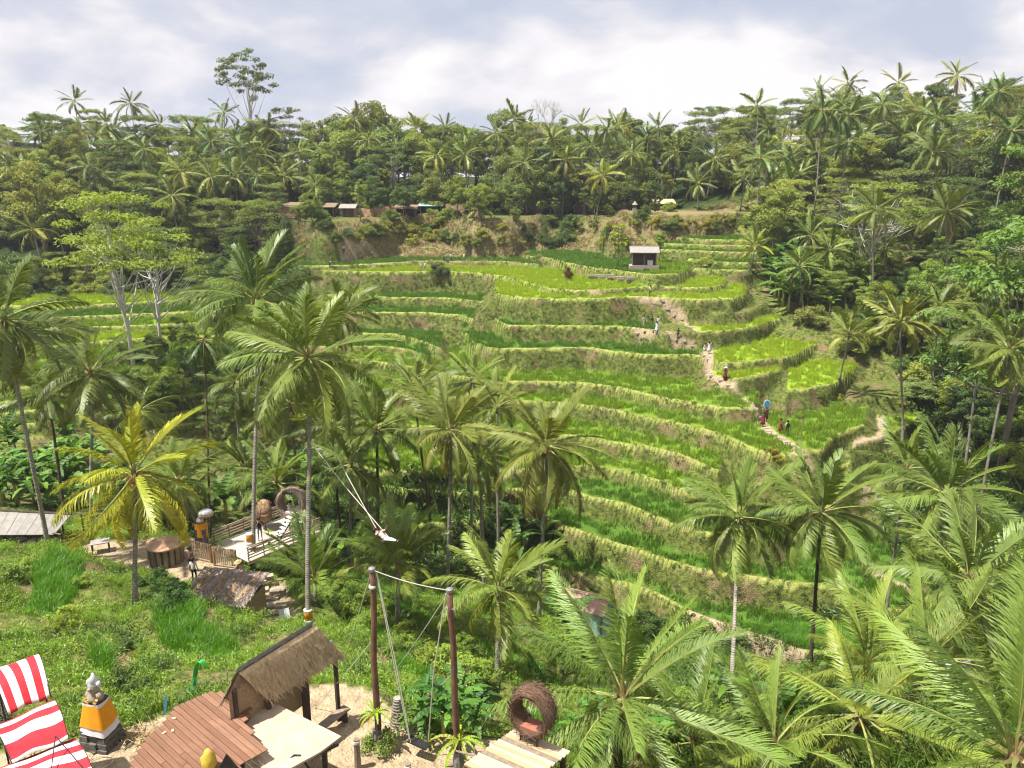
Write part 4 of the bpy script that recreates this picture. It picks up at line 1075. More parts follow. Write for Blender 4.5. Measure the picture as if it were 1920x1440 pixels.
# ------------------------------------------------------------------ forest on the far ridge, the right-hand hill, the gully
SKY = np.array([(-400,230),(0,240),(50,205),(95,183),(150,205),(260,200),(400,210),(470,215),(560,215),(640,205),(700,195),(760,198),(850,205),(930,185),(1000,195),(1090,205),(1160,210),(1230,220),(1300,200),(1400,195),(1500,182),(1600,160),(1700,155),(1790,142),(1900,130),(2100,120),(2400,120)])
placed = []
def far_enough(x, y, d):
    for a, b in placed:
        if (a - x) ** 2 + (b - y) ** 2 < d * d: return False
    placed.append((x, y)); return True
NATH = {'broad': 12, 'dense': 9, 'feather': 13, 'fern': 11, 'slim': 14, 'bush': 3, 'emergent': 22}
FLANK = np.array([(1300, 480), (1350, 505), (1470, 600), (1530, 650), (1600, 700), (1720, 780), (1760, 830)])
def forest(n, px0, px1, Z0, Z1, kinds, dmin, label, group, hmin, hmax, seed, skyline=None, tints=None, back=0.0):
    rg = random.Random(seed); cnt = 0; tries = 0
    while cnt < n and tries < n * 25:
        tries += 1
        px = rg.uniform(px0, px1); Z = rg.uniform(Z0, Z1)
        p = PZ(px, 350, Z)
        if not far_enough(p.x, p.y, dmin): continue
        g = gz(p.x, p.y); k = rg.choice(kinds)
        bx, by = proj((p.x, p.y, g))
        if bx < 1760 and by > 500 and bx > 1300 and by > np.interp(bx, FLANK[:, 0], FLANK[:, 1]) - 8: continue
        hh = rg.uniform(hmin, hmax)
        ys = np.interp(px, SKY[:, 0], SKY[:, 1])
        if skyline is not None:
            ys += rg.uniform(*skyline)
        d = ray(px, ys); ztop = d[2] * Z
        hmx = max(3.0, ztop - g)
        if skyline is not None and back > 0 and Z > Z1 - back * (Z1 - Z0): hh = hmx
        hh = min(hh, hmx)
        s = hh / NATH[k]
        tt = rg.choice(tints or [(1.05, 1.05, 1), (.8, .9, .95), (1.45, 1.35, 1.0), (1.0, 1.15, .9), (1.3, 1.15, .95), (.6, .75, .8), (1.25, 1.3, 1.2)])
        y = rg.uniform(.8, 1.2)
        w = max(s, .75) if k != 'slim' else s
        o = tree(k, (p.x, p.y, g - .2), label, 1.0, tuple(c * y for c in tt), group=group, sz=1)
        wid = min(max(s, .7), 1.45) * rg.uniform(.9, 1.15)
        o.scale = (wid, wid, s)
        cnt += 1
    return cnt
forest(120, -120, 1480, 184, 232, ['broad', 'dense', 'slim', 'broad', 'fern', 'feather'], 6.0, "tree in the dense forest on the far ridge", "trees on the far ridge", 13, 22, 1, (0, 55), back=.55)
forest(42, 520, 1420, 177, 188, ['broad', 'dense', 'slim'], 4.6, "tree at the forest edge behind the rim huts", "trees behind the rim huts", 6, 13, 2, (40, 120))
forest(58, -120, 520, 148, 186, ['broad', 'dense', 'fern', 'dense'], 5.2, "tree in the thick forest above the far paddies", "trees above the far paddies", 8, 15, 3, (25, 90))
forest(90, 1430, 2150, 128, 215, ['broad', 'dense', 'fern', 'feather', 'broad'], 5.6, "tree in the forest on the rising hill", "trees on the rising hill", 8, 15, 4, (8, 70), back=.4)
forest(40, 1500, 2100, 84, 128, ['dense', 'broad', 'fern', 'bush', 'bush'], 4.6, "leafy tree in the gully beside the promontory", "trees in the gully", 2.5, 6.5, 5, (330, 380))

def palm_fill(n, px0, px1, Z0, Z1, lo, hi, label, group, seed, tints=((1, 1, 1), (1.3, 1.2, 1.0), (.8, .9, .85), (1.15, 1.1, .9))):
    rg = random.Random(seed); cnt = tr = 0
    while cnt < n and tr < n * 30:
        tr += 1
        px = rg.uniform(px0, px1); Z = rg.uniform(Z0, Z1); ys = np.interp(px, SKY[:, 0], SKY[:, 1]) + rg.uniform(lo, hi)
        C = PZ(px, ys, Z); g = gz(C.x, C.y); h = C.z - g
        if h < 6 or h > 27 or not far_enough(C.x, C.y, 3.0): continue
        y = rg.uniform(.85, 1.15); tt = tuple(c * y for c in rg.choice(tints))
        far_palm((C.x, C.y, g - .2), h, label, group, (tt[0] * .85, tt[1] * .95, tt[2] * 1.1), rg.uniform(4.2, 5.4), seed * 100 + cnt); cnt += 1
palm_fill(30, 520, 1460, 178, 215, 28, 140, "coconut palm crowded among others behind the rim huts", "palms crowded behind the rim", 31)
palm_fill(18, -60, 540, 160, 205, 30, 130, "slim crowded coconut palm above the far paddies", "palms crowded above the paddies", 32)
palm_fill(24, 1420, 1960, 135, 195, 20, 190, "slim crowded coconut palm on the forested hill", "palms crowded on the hill", 33)
# ------------------------------------------------------------------ materials for built things
_ms = mat_simple
def mat_simple(name, c, *a, **k):
    k2 = dict(k)
    if k2.get('c2') is not None: k2['c2'] = tuple(x * .72 for x in k2['c2'])
    return _ms(name, tuple(x * .72 for x in c), *a, **k2)
M['wood'] = mat_simple("weathered_wood", (0.27, 0.21, 0.15), .35, 6, .85, .3, stretch=(1, 1, .25))
M['darkwood'] = mat_simple("dark_wood", (0.085, 0.06, 0.045), .4, 8, .8, .3, stretch=(1, 1, .2))
M['palewood'] = mat_simple("pale_board", (0.62, 0.48, 0.33), .16, 4, .75, .15, stretch=(.4, 3, 3))
M['tanwood'] = mat_simple("tan_board", (0.55, 0.37, 0.21), .2, 4, .75, .15, stretch=(.4, 3, 3))
M['deckwood'] = mat_simple("grey_deck_board", (0.55, 0.48, 0.40), .15, 4, .8, .15)
M['red1'] = mat_simple("reddish_plank", (0.245, 0.125, 0.075), .18, 5, .6, .12, stretch=(.5, 3, 3))
M['red2'] = mat_simple("reddish_plank_pale", (0.29, 0.155, 0.095), .18, 5, .6, .12, stretch=(.5, 3, 3))
M['red3'] = mat_simple("reddish_plank_brown", (0.215, 0.105, 0.062), .18, 5, .6, .12, stretch=(.5, 3, 3))
M['ply'] = mat_simple("plywood_sheet", (0.62, 0.49, 0.37), .10, 2.2, .8, .1, c2=(.50, .37, .25))
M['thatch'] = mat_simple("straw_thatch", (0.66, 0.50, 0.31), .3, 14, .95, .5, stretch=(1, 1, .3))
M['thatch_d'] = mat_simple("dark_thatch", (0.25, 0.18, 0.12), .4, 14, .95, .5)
M['leafthatch'] = mat_simple("dry_leaf_thatch", (0.40, 0.33, 0.27), .45, 10, .95, .5)
M['tin'] = mat_simple("grey_tin", (0.24, 0.235, 0.24), .25, 6, .5, .15, .4)
M['roofgrey'] = mat_simple("grey_sheet_roof", (0.33, 0.305, 0.275), .18, 3, .8, .2)
M['roofwhite'] = mat_simple("pale_metal_roof", (0.66, 0.68, 0.68), .12, 4, .5, .1, .4)
M['bamboo'] = mat_simple("woven_bamboo", (0.34, 0.24, 0.13), .45, 9, .85, .4, stretch=(1, 1, 6))
M['stone'] = mat_simple("dark_volcanic_stone", (0.14, 0.13, 0.115), .4, 9, .95, .6)
M['palestone'] = mat_simple("pale_stone", (0.42, 0.35, 0.27), .25, 6, .9, .4)
M['orange'] = mat_simple("orange_cloth", (0.80, 0.33, 0.012), .10, 5, .8, .15)
M['white'] = mat_simple("white_cloth", (0.78, 0.76, 0.78), .08, 5, .8, .15)
M['black'] = mat_simple("black_metal", (0.025, 0.024, 0.024), .3, 9, .5, .1)
M['rope'] = mat_simple("pale_rope", (0.60, 0.56, 0.46), .15, 30, .9, .2)
M['twig'] = mat_simple("woven_twigs", (0.16, 0.095, 0.06), .5, 20, .95, .5)
M['reed'] = mat_simple("woven_reed", (0.38, 0.25, 0.14), .3, 14, .85, .3)
M['earth'] = mat_simple("terracotta_earth", (0.50, 0.31, 0.19), .3, 1.6, .95, .4)
M['turq'] = mat_simple("turquoise_paint", (0.40, 0.72, 0.68), .08, 3, .7, .1)
M['pink'] = mat_simple("pink_tile", (0.62, 0.36, 0.30), .15, 5, .8, .2)
M['blue'] = mat_simple("blue_tarp", (0.10, 0.36, 0.62), .15, 5, .6, .1)
M['yellow'] = mat_simple("yellow_cloth", (0.66, 0.47, 0.06), .2, 4, .8, .2)
M['green'] = mat_simple("bright_green_fabric", (0.05, 0.60, 0.10), .12, 4, .6, .1)
M['pole'] = mat_simple("reddish_pole_bark", (0.17, 0.085, 0.055), .45, 7, .85, .5, stretch=(1, 1, .3))
M['gold'] = mat_simple("gold_fringe", (0.62, 0.42, 0.10), .2, 8, .6, .1)
M['cushion'] = mat_simple("pink_white_cushion", (0.72, 0.62, 0.60), .15, 6, .9, .2)
M['redseat'] = mat_simple("red_brown_seat", (0.42, 0.16, 0.10), .15, 5, .7, .1)
def stripe_mat(name, axis, freq, phase=0.0):
    t = NT(name)
    uv = t.node('ShaderNodeUVMap').outputs[0]
    s = t.node('ShaderNodeSeparateXYZ', {0: uv}).outputs[axis]
    f = t.math('FRACT', t.math('ADD', t.math('MULTIPLY', s, freq), phase))
    st = t.math('GREATER_THAN', f, 0.5)
    n = t.noise(t.coord(), 6, 3)
    col = t.mix(st, t.ramp(n, [(.3, (.52, .50, .47)), (.7, (.60, .585, .56))]), t.ramp(n, [(.3, (.33, .016, .026)), (.7, (.40, .026, .036))]))
    return t.finish(col, .75, t.bump(n, .15, .02), .2)
M['stripe'] = stripe_mat("red_white_stripes", 0, 3.0)
def checker_mat(name, c1, c2, sc):
    t = NT(name)
    ck = t.node('ShaderNodeTexChecker', {'Vector': t.coord(), 'Color1': (*c1, 1), 'Color2': (*c2, 1), 'Scale': sc})
    return t.finish(ck.outputs[0], .85, None, .2)
M['poleng'] = checker_mat("black_white_check_cloth", (.03, .03, .03), (.65, .65, .65), 14)
def batik():
    t = NT("black_white_batik"); n = t.noise(t.coord(), 16, 2, .6, 1.5)
    return t.finish(t.ramp(n, [(.46, (.03, .03, .03)), (.52, (.62, .6, .58))]), .85, None, .2)
M['batik'] = batik()

def add_uv(me, fn):
    uv = me.uv_layers.new(name="UVMap")
    for l in me.loops: uv.data[l.index].uv = fn(me.vertices[l.vertex_index].co, l.vertex_index)
def V3(x, y, z): return Vector((x, y, z))
def strands(n, fn, rg, w=.02, mat=None, name="straw"):
    """loose straw: fn(rg)-> (root, dir, length)"""
    m = MB()
    for i in range(n):
        p, d, l = fn(rg)
        d = d.normalized(); s = d.cross(V3(rg.uniform(-1, 1), rg.uniform(-1, 1), rg.uniform(-1, 1))).normalized() * w
        q = p + d * l * .6; e = p + d * l + V3(0, 0, -.06 * l)
        k = len(m.v); m.v += [tuple(p - s), tuple(p + s), tuple(q + s), tuple(q - s), tuple(e)]
        m.f += [(k, k + 1, k + 2, k + 3), (k + 3, k + 2, k + 4)]; m.m += [0, 0]
    return m
rgb = random.Random(21)
def thatch_slope(name, a, b, c, d, parent, mat, seed, layers=7, n=900, w=.016, th=.10, straw=None):
    """roof slope a-b ridge, d-c eave: layered straw courses + loose straw"""
    rg = random.Random(seed); m = MB()
    nrm = (b - a).cross(d - a).normalized()
    if nrm.z < 0: nrm = -nrm
    for k in range(layers):
        t0, t1 = k / layers, min(1.0, (k + 1.35) / layers)
        def fn(i, j, t0=t0, t1=t1, k=k):
            t_ = t0 + (t1 - t0) * j
            p = a.lerp(b, i).lerp(d.lerp(c, i), t_)
            return p + nrm * (th * (0.45 + .55 * j) - 0.25 * th * (j > .9)) + V3(0, 0, .03 * vnoise(i * 23 + k * 3.3, k * 1.7)) + (d - a) * (.025 * float(vnoise(i * 60, k * 9.1)) if j > .9 else 0)
        m.grid(fn, 40, 3)
    # underside
    m.add([a, b, c, d], [(0, 1, 2, 3)])
    o = m.build(name, mat, parent)
    dv = (d - a).normalized()
    def sf(rg):
        i, j = rg.random(), rg.random() ** .8
        p = a.lerp(b, i).lerp(d.lerp(c, i), j * .97) + nrm * th * 1.0
        return p, dv + nrm * rg.uniform(0, .22) + (b - a).normalized() * rg.uniform(-.35, .35), rg.uniform(.18, .45)
    s = strands(n, sf, rg, w).build("loose_straw", straw or mat, o); tag(s, kind="stuff")
    return o
def post(m, a, b, r, n=8): m.tube([a, b], r, n)

# ================================================================== NEAR YARD (elevation about -16.2)
YZ = -16.2
# --- shrine statue wrapped in orange and white cloth
c = PE(193, 1393, YZ); c.z = gz(c.x, c.y)
rt = empty("shrine_statue", c, (0, 0, R(-14)), 1.05, "stone shrine statue wrapped in orange and white cloth on a grey stone base", "statue")
for k, (w, d_, z, h) in enumerate([(.92, .82, 0, .17), (.86, .76, .172, .16), (.80, .70, .334, .16), (.74, .64, .496, .15)]):
    for s in range(3):
        MB().box((-w / 2 + (s + .5) * w / 3 + rgb.uniform(-.01, .01), rgb.uniform(-.02, .02), z + h / 2 - .05), (w / 3 - .012, d_ + rgb.uniform(-.04, .02), h - .012), (0, 0, rgb.uniform(-.03, .03))).build("stone", M['stone'], rt)
def skirt(z0, z1, w0, w1, d0, d1, wav, ph):
    def fn(i, j):
        a = i * 2 * math.pi; t_ = j
        w, d_ = w0 + (w1 - w0) * t_, d0 + (d1 - d0) * t_
        k = 1 + wav * t_ * math.sin(a * 7 + ph)
        q = 1.0 / max(abs(math.cos(a)), abs(math.sin(a))) ** .55
        return (math.cos(a) * w / 2 * k * q, math.sin(a) * d_ / 2 * k * q, z0 + (z1 - z0) * t_ + .03 * t_ * math.sin(a * 3 + ph))
    return MB().grid(fn, 40, 6)
skirt(1.36, .52, .50, .90, .44, .78, .025, .4).build("white_cloth", M['white'], rt, True)
skirt(1.40, .74, .56, .86, .50, .75, .025, .4).build("orange_cloth", M['orange'], rt, True)
skirt(1.45, 1.36, .59, .60, .50, .51, .02, .2).build("white_sash", M['white'], rt, True)
MB().box((0, 0, 1.40), (.42, .36, .10)).build("altar_shelf", M['stone'], rt)
m = MB(); m.lathe([(.20, 1.44), (.23, 1.55), (.16, 1.66), (.13, 1.74), (.17, 1.80), (.15, 1.92), (.09, 2.02), (.03, 2.08)], 10)
m.box((-.17, -.04, 1.60), (.11, .14, .22), (0, .3, 0)); m.box((.17, -.04, 1.60), (.11, .14, .22), (0, -.3, 0)); m.box((0, -.17, 1.86), (.08, .08, .06))
fig_ = m.build("carved_figure", M['palestone'], rt, True)
m = MB(); m.lathe([(.15, 1.86), (.17, 1.92), (.12, 2.0), (.14, 2.03), (.05, 2.16), (.02, 2.24)], 9, (0, .02, .02)); m.box((-.17, 0, 1.95), (.06, .1, .16), (0, .3, 0)); m.box((.17, 0, 1.95), (.06, .1, .16), (0, -.3, 0)); m.build("carved_crown", M['roofwhite'], fig_, True)
m = MB()
for i in range(9): m.box((rgb.uniform(-.2, .2), -.18 + rgb.uniform(-.05, .05), 1.48 + rgb.uniform(0, .08)), (.07, .06, .05), (rgb.random(), rgb.random(), rgb.random()))
m.build("offering_tray", M['gold'], rt)

# --- deck of reddish planks on posts
DZ = -14.0
outl = [PE(*p, DZ) for p in [(392,1298),(447,1298),(475,1323),(458,1359),(504,1405),(452,1434),(440,1480),(232,1480),(244,1432),(265,1398),(286,1372),(299,1365),(329,1325)]]
dir1 = (PE(452, 1400, DZ) - PE(350, 1316, DZ)).normalized(); dir2 = V3(-dir1.y, dir1.x, 0)
deck = empty("plank_deck", (outl[8].x, outl[8].y, DZ), label="raised deck of reddish brown planks with a stepped edge", cat="deck")
O = Vector((outl[8].x, outl[8].y, DZ))
loc2 = [((p - O).dot(dir1), (p - O).dot(dir2)) for p in outl]
lo, hi = min(p[1] for p in loc2), max(p[1] for p in loc2)
PW = .155; n = int((hi - lo) / PW)
for k in range(n):
    yy = lo + (k + .5) * PW
    xs = []
    for i in range(len(loc2)):
        a, b = loc2[i], loc2[(i + 1) % len(loc2)]
        if (a[1] > yy) != (b[1] > yy): xs.append(a[0] + (yy - a[1]) / (b[1] - a[1]) * (b[0] - a[0]))
    xs.sort()
    for x0, x1 in zip(xs[::2], xs[1::2]):
        if x1 - x0 < .12: continue
        cuts = [x0] + sorted(x0 + (x1 - x0) * f for f in ([rgb.uniform(.3, .7)] if x1 - x0 > 1.4 else [])) + [x1]
        for p0, p1 in zip(cuts[:-1], cuts[1:]):
            mid = dir1 * ((p0 + p1) / 2) + dir2 * yy
            o = MB().box((0, 0, 0), (p1 - p0 - .008, PW - .016, .03)).build("plank", M[rgb.choice(['red1', 'red1', 'red2', 'red3'])], deck)
            o.location = mid + V3(0, 0, rgb.uniform(-.004, .004)); o.rotation_euler = (0, 0, math.atan2(dir1.y, dir1.x))
cen = sum(outl, Vector()) / len(outl)
for p in (outl[0], outl[3], outl[10], outl[6]):
    q = cen.lerp(p, .85)
    m = MB(); post(m, q - O + V3(0, 0, -.05), V3(q.x - O.x, q.y - O.y, gz(q.x, q.y) - DZ - .2), .07); m.build("post", M['darkwood'], deck)
m = MB(); 
for s in (.25, .55, .8):
    a = dir2 * (lo + (hi - lo) * s); m.box(a + dir1 * .9 + V3(0, 0, -.075), (2.0, .06, .1), (0, 0, math.atan2(dir1.y, dir1.x)))
m.build("joist", M['darkwood'], deck)
for i, (a, b) in enumerate([(326, 1347), (308, 1374), (324, 1370)]):
    p = PE(a, b, DZ + .03)
    tag(MB().box((0, 0, 0), (.10, .06, .03), (0, 0, i)).build("plank_offcut", M['palewood']), ["small wood offcut near the deck's back edge", "small wood offcut by the deck's stepped edge", "small wood offcut between two others on the deck"][i], "offcut").location = p
# --- plywood topped canopy beside it
PZ0 = -14.35
q = [PE(*p, PZ0) for p in [(460,1361),(500,1312),(640,1382),(600,1412),(540,1445),(500,1470)]]
ply = empty("plywood_canopy", (q[2].x, q[2].y, PZ0), label="flat plywood canopy on dark posts next to the reddish deck", cat="canopy")
O = q[2].copy()
m = MB(); m.prism([(p.x - O.x, p.y - O.y) for p in q][::-1], -.03, .03); m.build("sheet", M['ply'], ply)
for a, b in ((612, 1400), (545, 1440)):
    p = PE(a, b, PZ0); m = MB(); m.box((p.x - O.x - .1, p.y - O.y + .12, -.55), (.12, .12, 1.02)); m.build("post", M['darkwood'], ply)
    g = gz(p.x, p.y) - PZ0
    MB().box((p.x - O.x - .1, p.y - O.y + .12, (g - 1.06) / 2), (.13, .13, abs(g + 1.06) + .1)).build("post_base", M['darkwood'], ply)
MB().box((q[3].x - O.x, q[3].y - O.y + .2, -.10), (.9, .09, .12), (0, 0, R(38))).build("beam", M['darkwood'], ply)
# --- thatched pavilion
RZ, EZ = -12.75, -14.05
a, b = PE(447, 1262, RZ), PE(590, 1172, RZ)
d, c2 = PE(502, 1313, EZ), PE(643, 1230, EZ)
O = Vector(((a.x + c2.x) / 2, (a.y + c2.y) / 2, YZ))
pav = empty("thatched_pavilion", O, label="open pavilion with a straw thatched roof and grey tin ridge", cat="pavilion")
A, B, C_, D_ = a - O, b - O, c2 - O, d - O
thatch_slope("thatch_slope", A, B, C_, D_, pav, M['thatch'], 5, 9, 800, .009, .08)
bk = (A - D_); bk.z = 0
A2, B2 = A + bk * .6 + V3(0, 0, -.62), B + bk * .6 + V3(0, 0, -.62)
thatch_slope("rear_slope", A, B, B2, A2, pav, M['thatch_d'], 6, 6, 500, .012)  # darker thatch puts the rear slope's shade into its colour
up_ = V3(0, 0, .13)
m = MB(); m.add([A + up_ - bk * .10, B + up_ - bk * .10, B + up_ * 1.3, A + up_ * 1.3, A + bk * .12 + V3(0, 0, .03), B + bk * .12 + V3(0, 0, .03)], [(0, 1, 2, 3), (3, 2, 5, 4)]); m.build("ridge_sheet", M['tin'], pav)
thn = (B - A).normalized()
def fr(rg):
    k = rg.choice([.12, .3, .42, .62]); p = A.lerp(B, k + rg.uniform(-.05, .05)).lerp(D_.lerp(C_, k), rg.uniform(.35, .75)) + V3(0, 0, .14)
    return p, (D_ - A).normalized() + thn * rg.uniform(-.7, .7) + V3(0, 0, .25), rg.uniform(.3, .8)
s = strands(420, fr, rgb, .012).build("straw_bundle", mat_simple("bright_straw", (.62, .43, .21), .3, 10, .9, .2), pav); tag(s, kind="stuff")
m = MB(); m.tube([D_ + V3(0, 0, .03), D_.lerp(C_, .42) + V3(0, 0, .03)], .03, 6); m.build("blue_pipe", M['blue'], pav)
m = MB(); m.box(B.lerp(C_, .62) + V3(-.25, -.12, .16), (.6, .05, .02), (0, .2, R(35))); m.build("blue_tarp_edge", M['blue'], pav)
for k, (i, j) in enumerate([(.06, .82), (.95, .82), (.06, -.5), (.95, -.5), (.5, .82)]):
    base = A.lerp(B, i); e = D_.lerp(C_, i)
    pt = base.lerp(e, j) if j > 0 else base + (A2 - A) * .7
    m = MB(); post(m, V3(pt.x, pt.y, pt.z), V3(pt.x, pt.y, gz(pt.x + O.x, pt.y + O.y) - O.z - .1), .075); m.build("post", M['darkwood'], pav)
def shade_wall(i, j):
    p = (A + (A2 - A) * .75).lerp(B + (B2 - B) * .75, i); z0 = p.z
    return V3(p.x, p.y, z0 - j * 1.9)
MB().grid(shade_wall, 6, 3).build("rear_screen", M['bamboo'], pav)
pm = D_.lerp(C_, .72); bn = empty("pavilion_bench", (pm.x + O.x + .1, pm.y + O.y - .15, gz(pm.x + O.x, pm.y + O.y)), (0, 0, math.atan2(thn.y, thn.x)), 1, "low plank bench under the pavilion's eave", "bench")
MB().box((0, 0, .42), (1.5, .3, .05)).build("seat", M['wood'], bn)
for s_ in (-.6, .6): MB().box((s_, 0, .19), (.09, .24, .4)).build("leg", M['darkwood'], bn)
# --- swing frame: two tall poles, rope, swing
def swing_pole(px, py, tx, ty, label, ph):
    c = PE(px, py, YZ); c.z = gz(c.x, c.y)
    Zb = c.y * CP - c.z * SP
    top = PZ(tx, ty, Zb - 1.45)
    r = empty("swing_pole", c, label=label, cat="pole")
    t = top - c
    m = MB(); pts = [V3(0, 0, -.3)] + [t * k + V3(.03 * math.sin(ph + k * 9), .03 * math.cos(ph * 2 + k * 7), 0) for k in (.12, .3, .5, .7, .88)] + [t]
    m.tube(pts, [.105, .10, .095, .09, .085, .085, .08], 9); m.build("shaft", M['pole'], r, True)
    m = MB(); m.lathe([(.085, -.06), (.10, -.03), (.10, .04), (.06, .07)], 10, t); m.build("cap", M['tin'], r)
    m = MB(); m.lathe([(.093, 0), (.10, .02), (.10, .06), (.093, .08)], 10, t * .9); m.build("rope_binding", M['white'], r)
    m = MB(); m.lathe([(.16, .0), (.17, .2), (.13, .45), (.12, .5)], 10); m.build("sheet_wrap", M['tin'], r)
    return r, top
p1, top1 = swing_pole(708, 1393, 697, 1068, "tall reddish swing pole nearer the thatched pavilion", .3)
p2, top2 = swing_pole(860, 1436, 843, 1107, "tall reddish swing pole nearer the nest platform", 1.7)
sw = PE(785, 1393, YZ + .5)
sb = empty("rope_swing", sw, label="black plank swing hanging on long ropes between the two poles", cat="swing")
MB().box((0, 0, 0), (.62, .26, .05), (0, .12, R(-24))).build("seat", M['black'], sb)
m = MB(); m.tube([V3(-.28, .1, .02), V3(-.2, .3, .25), V3(.1, .32, .32), V3(.3, 0, .1)], .025, 6); m.build("backrest", M['black'], sb)
ld = top1 - sw; rd = top2 - sw
m = MB(); m.tube([V3(-.28, .1, .05), V3(-.28, .1, .3).lerp(ld, .3) + V3(0, 0, -.05), ld + V3(.12, 0, -.1)], .016, 5); m.build("rope", M['rope'], sb)
m = MB(); m.tube([V3(-.22, -.05, .05), ld * .5 + V3(0, -.05, -.1), ld + V3(.14, 0, -.1)], .014, 5); m.build("rope", M['rope'], sb)
m = MB(); m.tube([V3(.28, 0, .05), rd * .5 + V3(0, 0, -.08), rd + V3(-.1, 0, -.1)], .016, 5); m.build("rope", M['rope'], sb)
def wire(name, a, b, label, sag=.1, r=.012, mat='rope'):
    m = MB(); pts = [a.lerp(b, k / 8) + V3(0, 0, -sag * 4 * (k / 8) * (1 - k / 8)) - a for k in range(9)]
    m.tube(pts, r, 5); o = m.build(name, M[mat]); o.location = a
    return tag(o, label, "rope")
wire("crossing_rope", top1, top2, "rope strung between the tops of the two swing poles", .08)
wire("guy_rope", top1, drop(640, 1250) , "guy rope from the pole by the pavilion down to the slope behind it", .1)
wire("guy_rope", p1.location + (top1 - p1.location) * .62, drop(590, 1330), "low guy rope from the pole's middle towards the pavilion", .05)
wire("guy_rope", top2, drop(730, 1270), "long guy rope from the pole by the nest platform into the rice", .1)
wire("guy_rope", p2.location + (top2 - p2.location) * .55, drop(780, 1325), "low guy rope from the nest side pole into the leaves", .05)
# yellowing plants at the pole feet and shrubs
def spiky(loc, label, n=14, L=.7, tint=(2.6, 2.2, .9), sc=1.0, group=None, z0=.75):
    r = empty("spiky_plant", loc, (0, 0, rgb.uniform(0, 6)), sc, label, "plant", group)
    MB().tube([(0, 0, -.1), (0, 0, z0)], .03, 6).build("stem", M['bark'], r)
    for i in range(n):
        o = link(bpy.data.objects.new("leaf", BLEAF), r); l = L * rgb.uniform(.7, 1.1)
        o.location = (0, 0, z0); o.scale = (l, l * .55, l)
        o.rotation_euler = (Matrix.Rotation(i * 2.4, 3, 'Z') @ Matrix.Rotation(-R(rgb.uniform(5, 60)), 3, 'Y')).to_euler(); o.color = (*[t_ * rgb.uniform(.8, 1.2) for t_ in tint], 1)
    return r
spiky(p1.location + V3(.03, -.2, 0), "yellow leaved plant tied round the pole by the pavilion", z0=1.15)
spiky(p2.location + V3(.05, -.2, 0), "drooping yellow leaved plant tied round the pole by the platform", 16, .85, z0=.95)
c = PE(712, 1404, YZ); tree('shrub', (c.x, c.y, gz(c.x, c.y)), "low round shrub at the foot of the pole by the pavilion", .55, (1.1, 1.2, .8), cat="shrub")
c = PE(805, 1400, YZ); spiky(Vector((c.x, c.y, gz(c.x, c.y))), "pale green broad leaved seedling next to the black swing", 6, .5, (1.8, 2.0, .9), z0=.25)
# sawn tree stump
c = drop(747, 1358); st = MB(); st.lathe([(.30, -.2), (.24, .1), (.17, .5), (.13, .85), (.12, .9)], 12); st = st.build("tree_stump", M['palmtrunk']); st.location = c; tag(st, "pale tapering palm stump at the yard's edge by the swing", "stump")
# weathered posts
for (a, b, h, lb) in [(671, 1440, .95, "thick weathered post with wire round its top"), (766, 1475, .75, "short weathered post with bare wires on top, at the bottom edge")]:
    c = PE(a, b, YZ); c.z = gz(c.x, c.y)
    r = empty("weathered_post", c, label=lb, cat="post")
    m = MB(); m.tube([(0, 0, -.2), (.01, 0, h * .5), (0, .01, h)], [.095, .09, .085], 10); m.build("shaft", M['wood'], r)
    m = MB()
    for k in range(3): m.lathe([(.092, h - .12 + k * .03), (.10, h - .11 + k * .03), (.092, h - .10 + k * .03)], 10)
    m.build("wire_loop", M['rope'], r)
# stair railing (black)
rl = empty("stair_railing", PE(530, 1440, -14.6), label="black metal stair railing under the plywood canopy's edge", cat="railing")
O = rl.location.copy()
m = MB(); m.tube([PE(500, 1460, -14.6) - O, PE(552, 1416, -14.3) - O, PE(562, 1416, -14.3) - O, PE(600, 1470, -15.2) - O], .028, 6); m.build("handrail", M['black'], rl)
m = MB(); m.tube([PE(540, 1430, -14.4) - O, PE(540, 1430, -14.4) - O + V3(0, 0, -1.7)], .025, 6); m.build("baluster", M['black'], rl)
m = MB(); m.tube([PE(515, 1455, -14.55) - O, PE(515, 1455, -14.55) - O + V3(0, 0, -1.6)], .025, 6); m.build("baluster", M['black'], rl)
# yellow bag and black board on the deck
c = PE(392, 1438, DZ + .02); m = MB(); m.lathe([(.16, 0), (.20, .12), (.15, .3), (.09, .42), (.05, .5)], 9)
for i, v in enumerate(m.v): m.v[i] = (v[0] * (1 + .25 * math.sin(i * 1.7)), v[1] * (1 + .2 * math.cos(i * 2.3)), v[2])
o = m.build("yellow_bag", M['yellow'], None, True); o.location = c; tag(o, "crumpled yellow cloth bag on the reddish deck", "bag")
c = PE(425, 1445, DZ + .02); m = MB(); m.add([(-.22, 0, 0), (.28, .05, 0), (0, .06, .42), (-.2, .04, 0), (.27, .09, 0), (0, .10, .42)], [(0, 1, 2), (5, 4, 3), (0, 3, 4, 1), (1, 4, 5, 2), (2, 5, 3, 0)])
o = m.build("black_board", M['black']); o.location = c; tag(o, "black triangular board standing beside the yellow bag", "board")
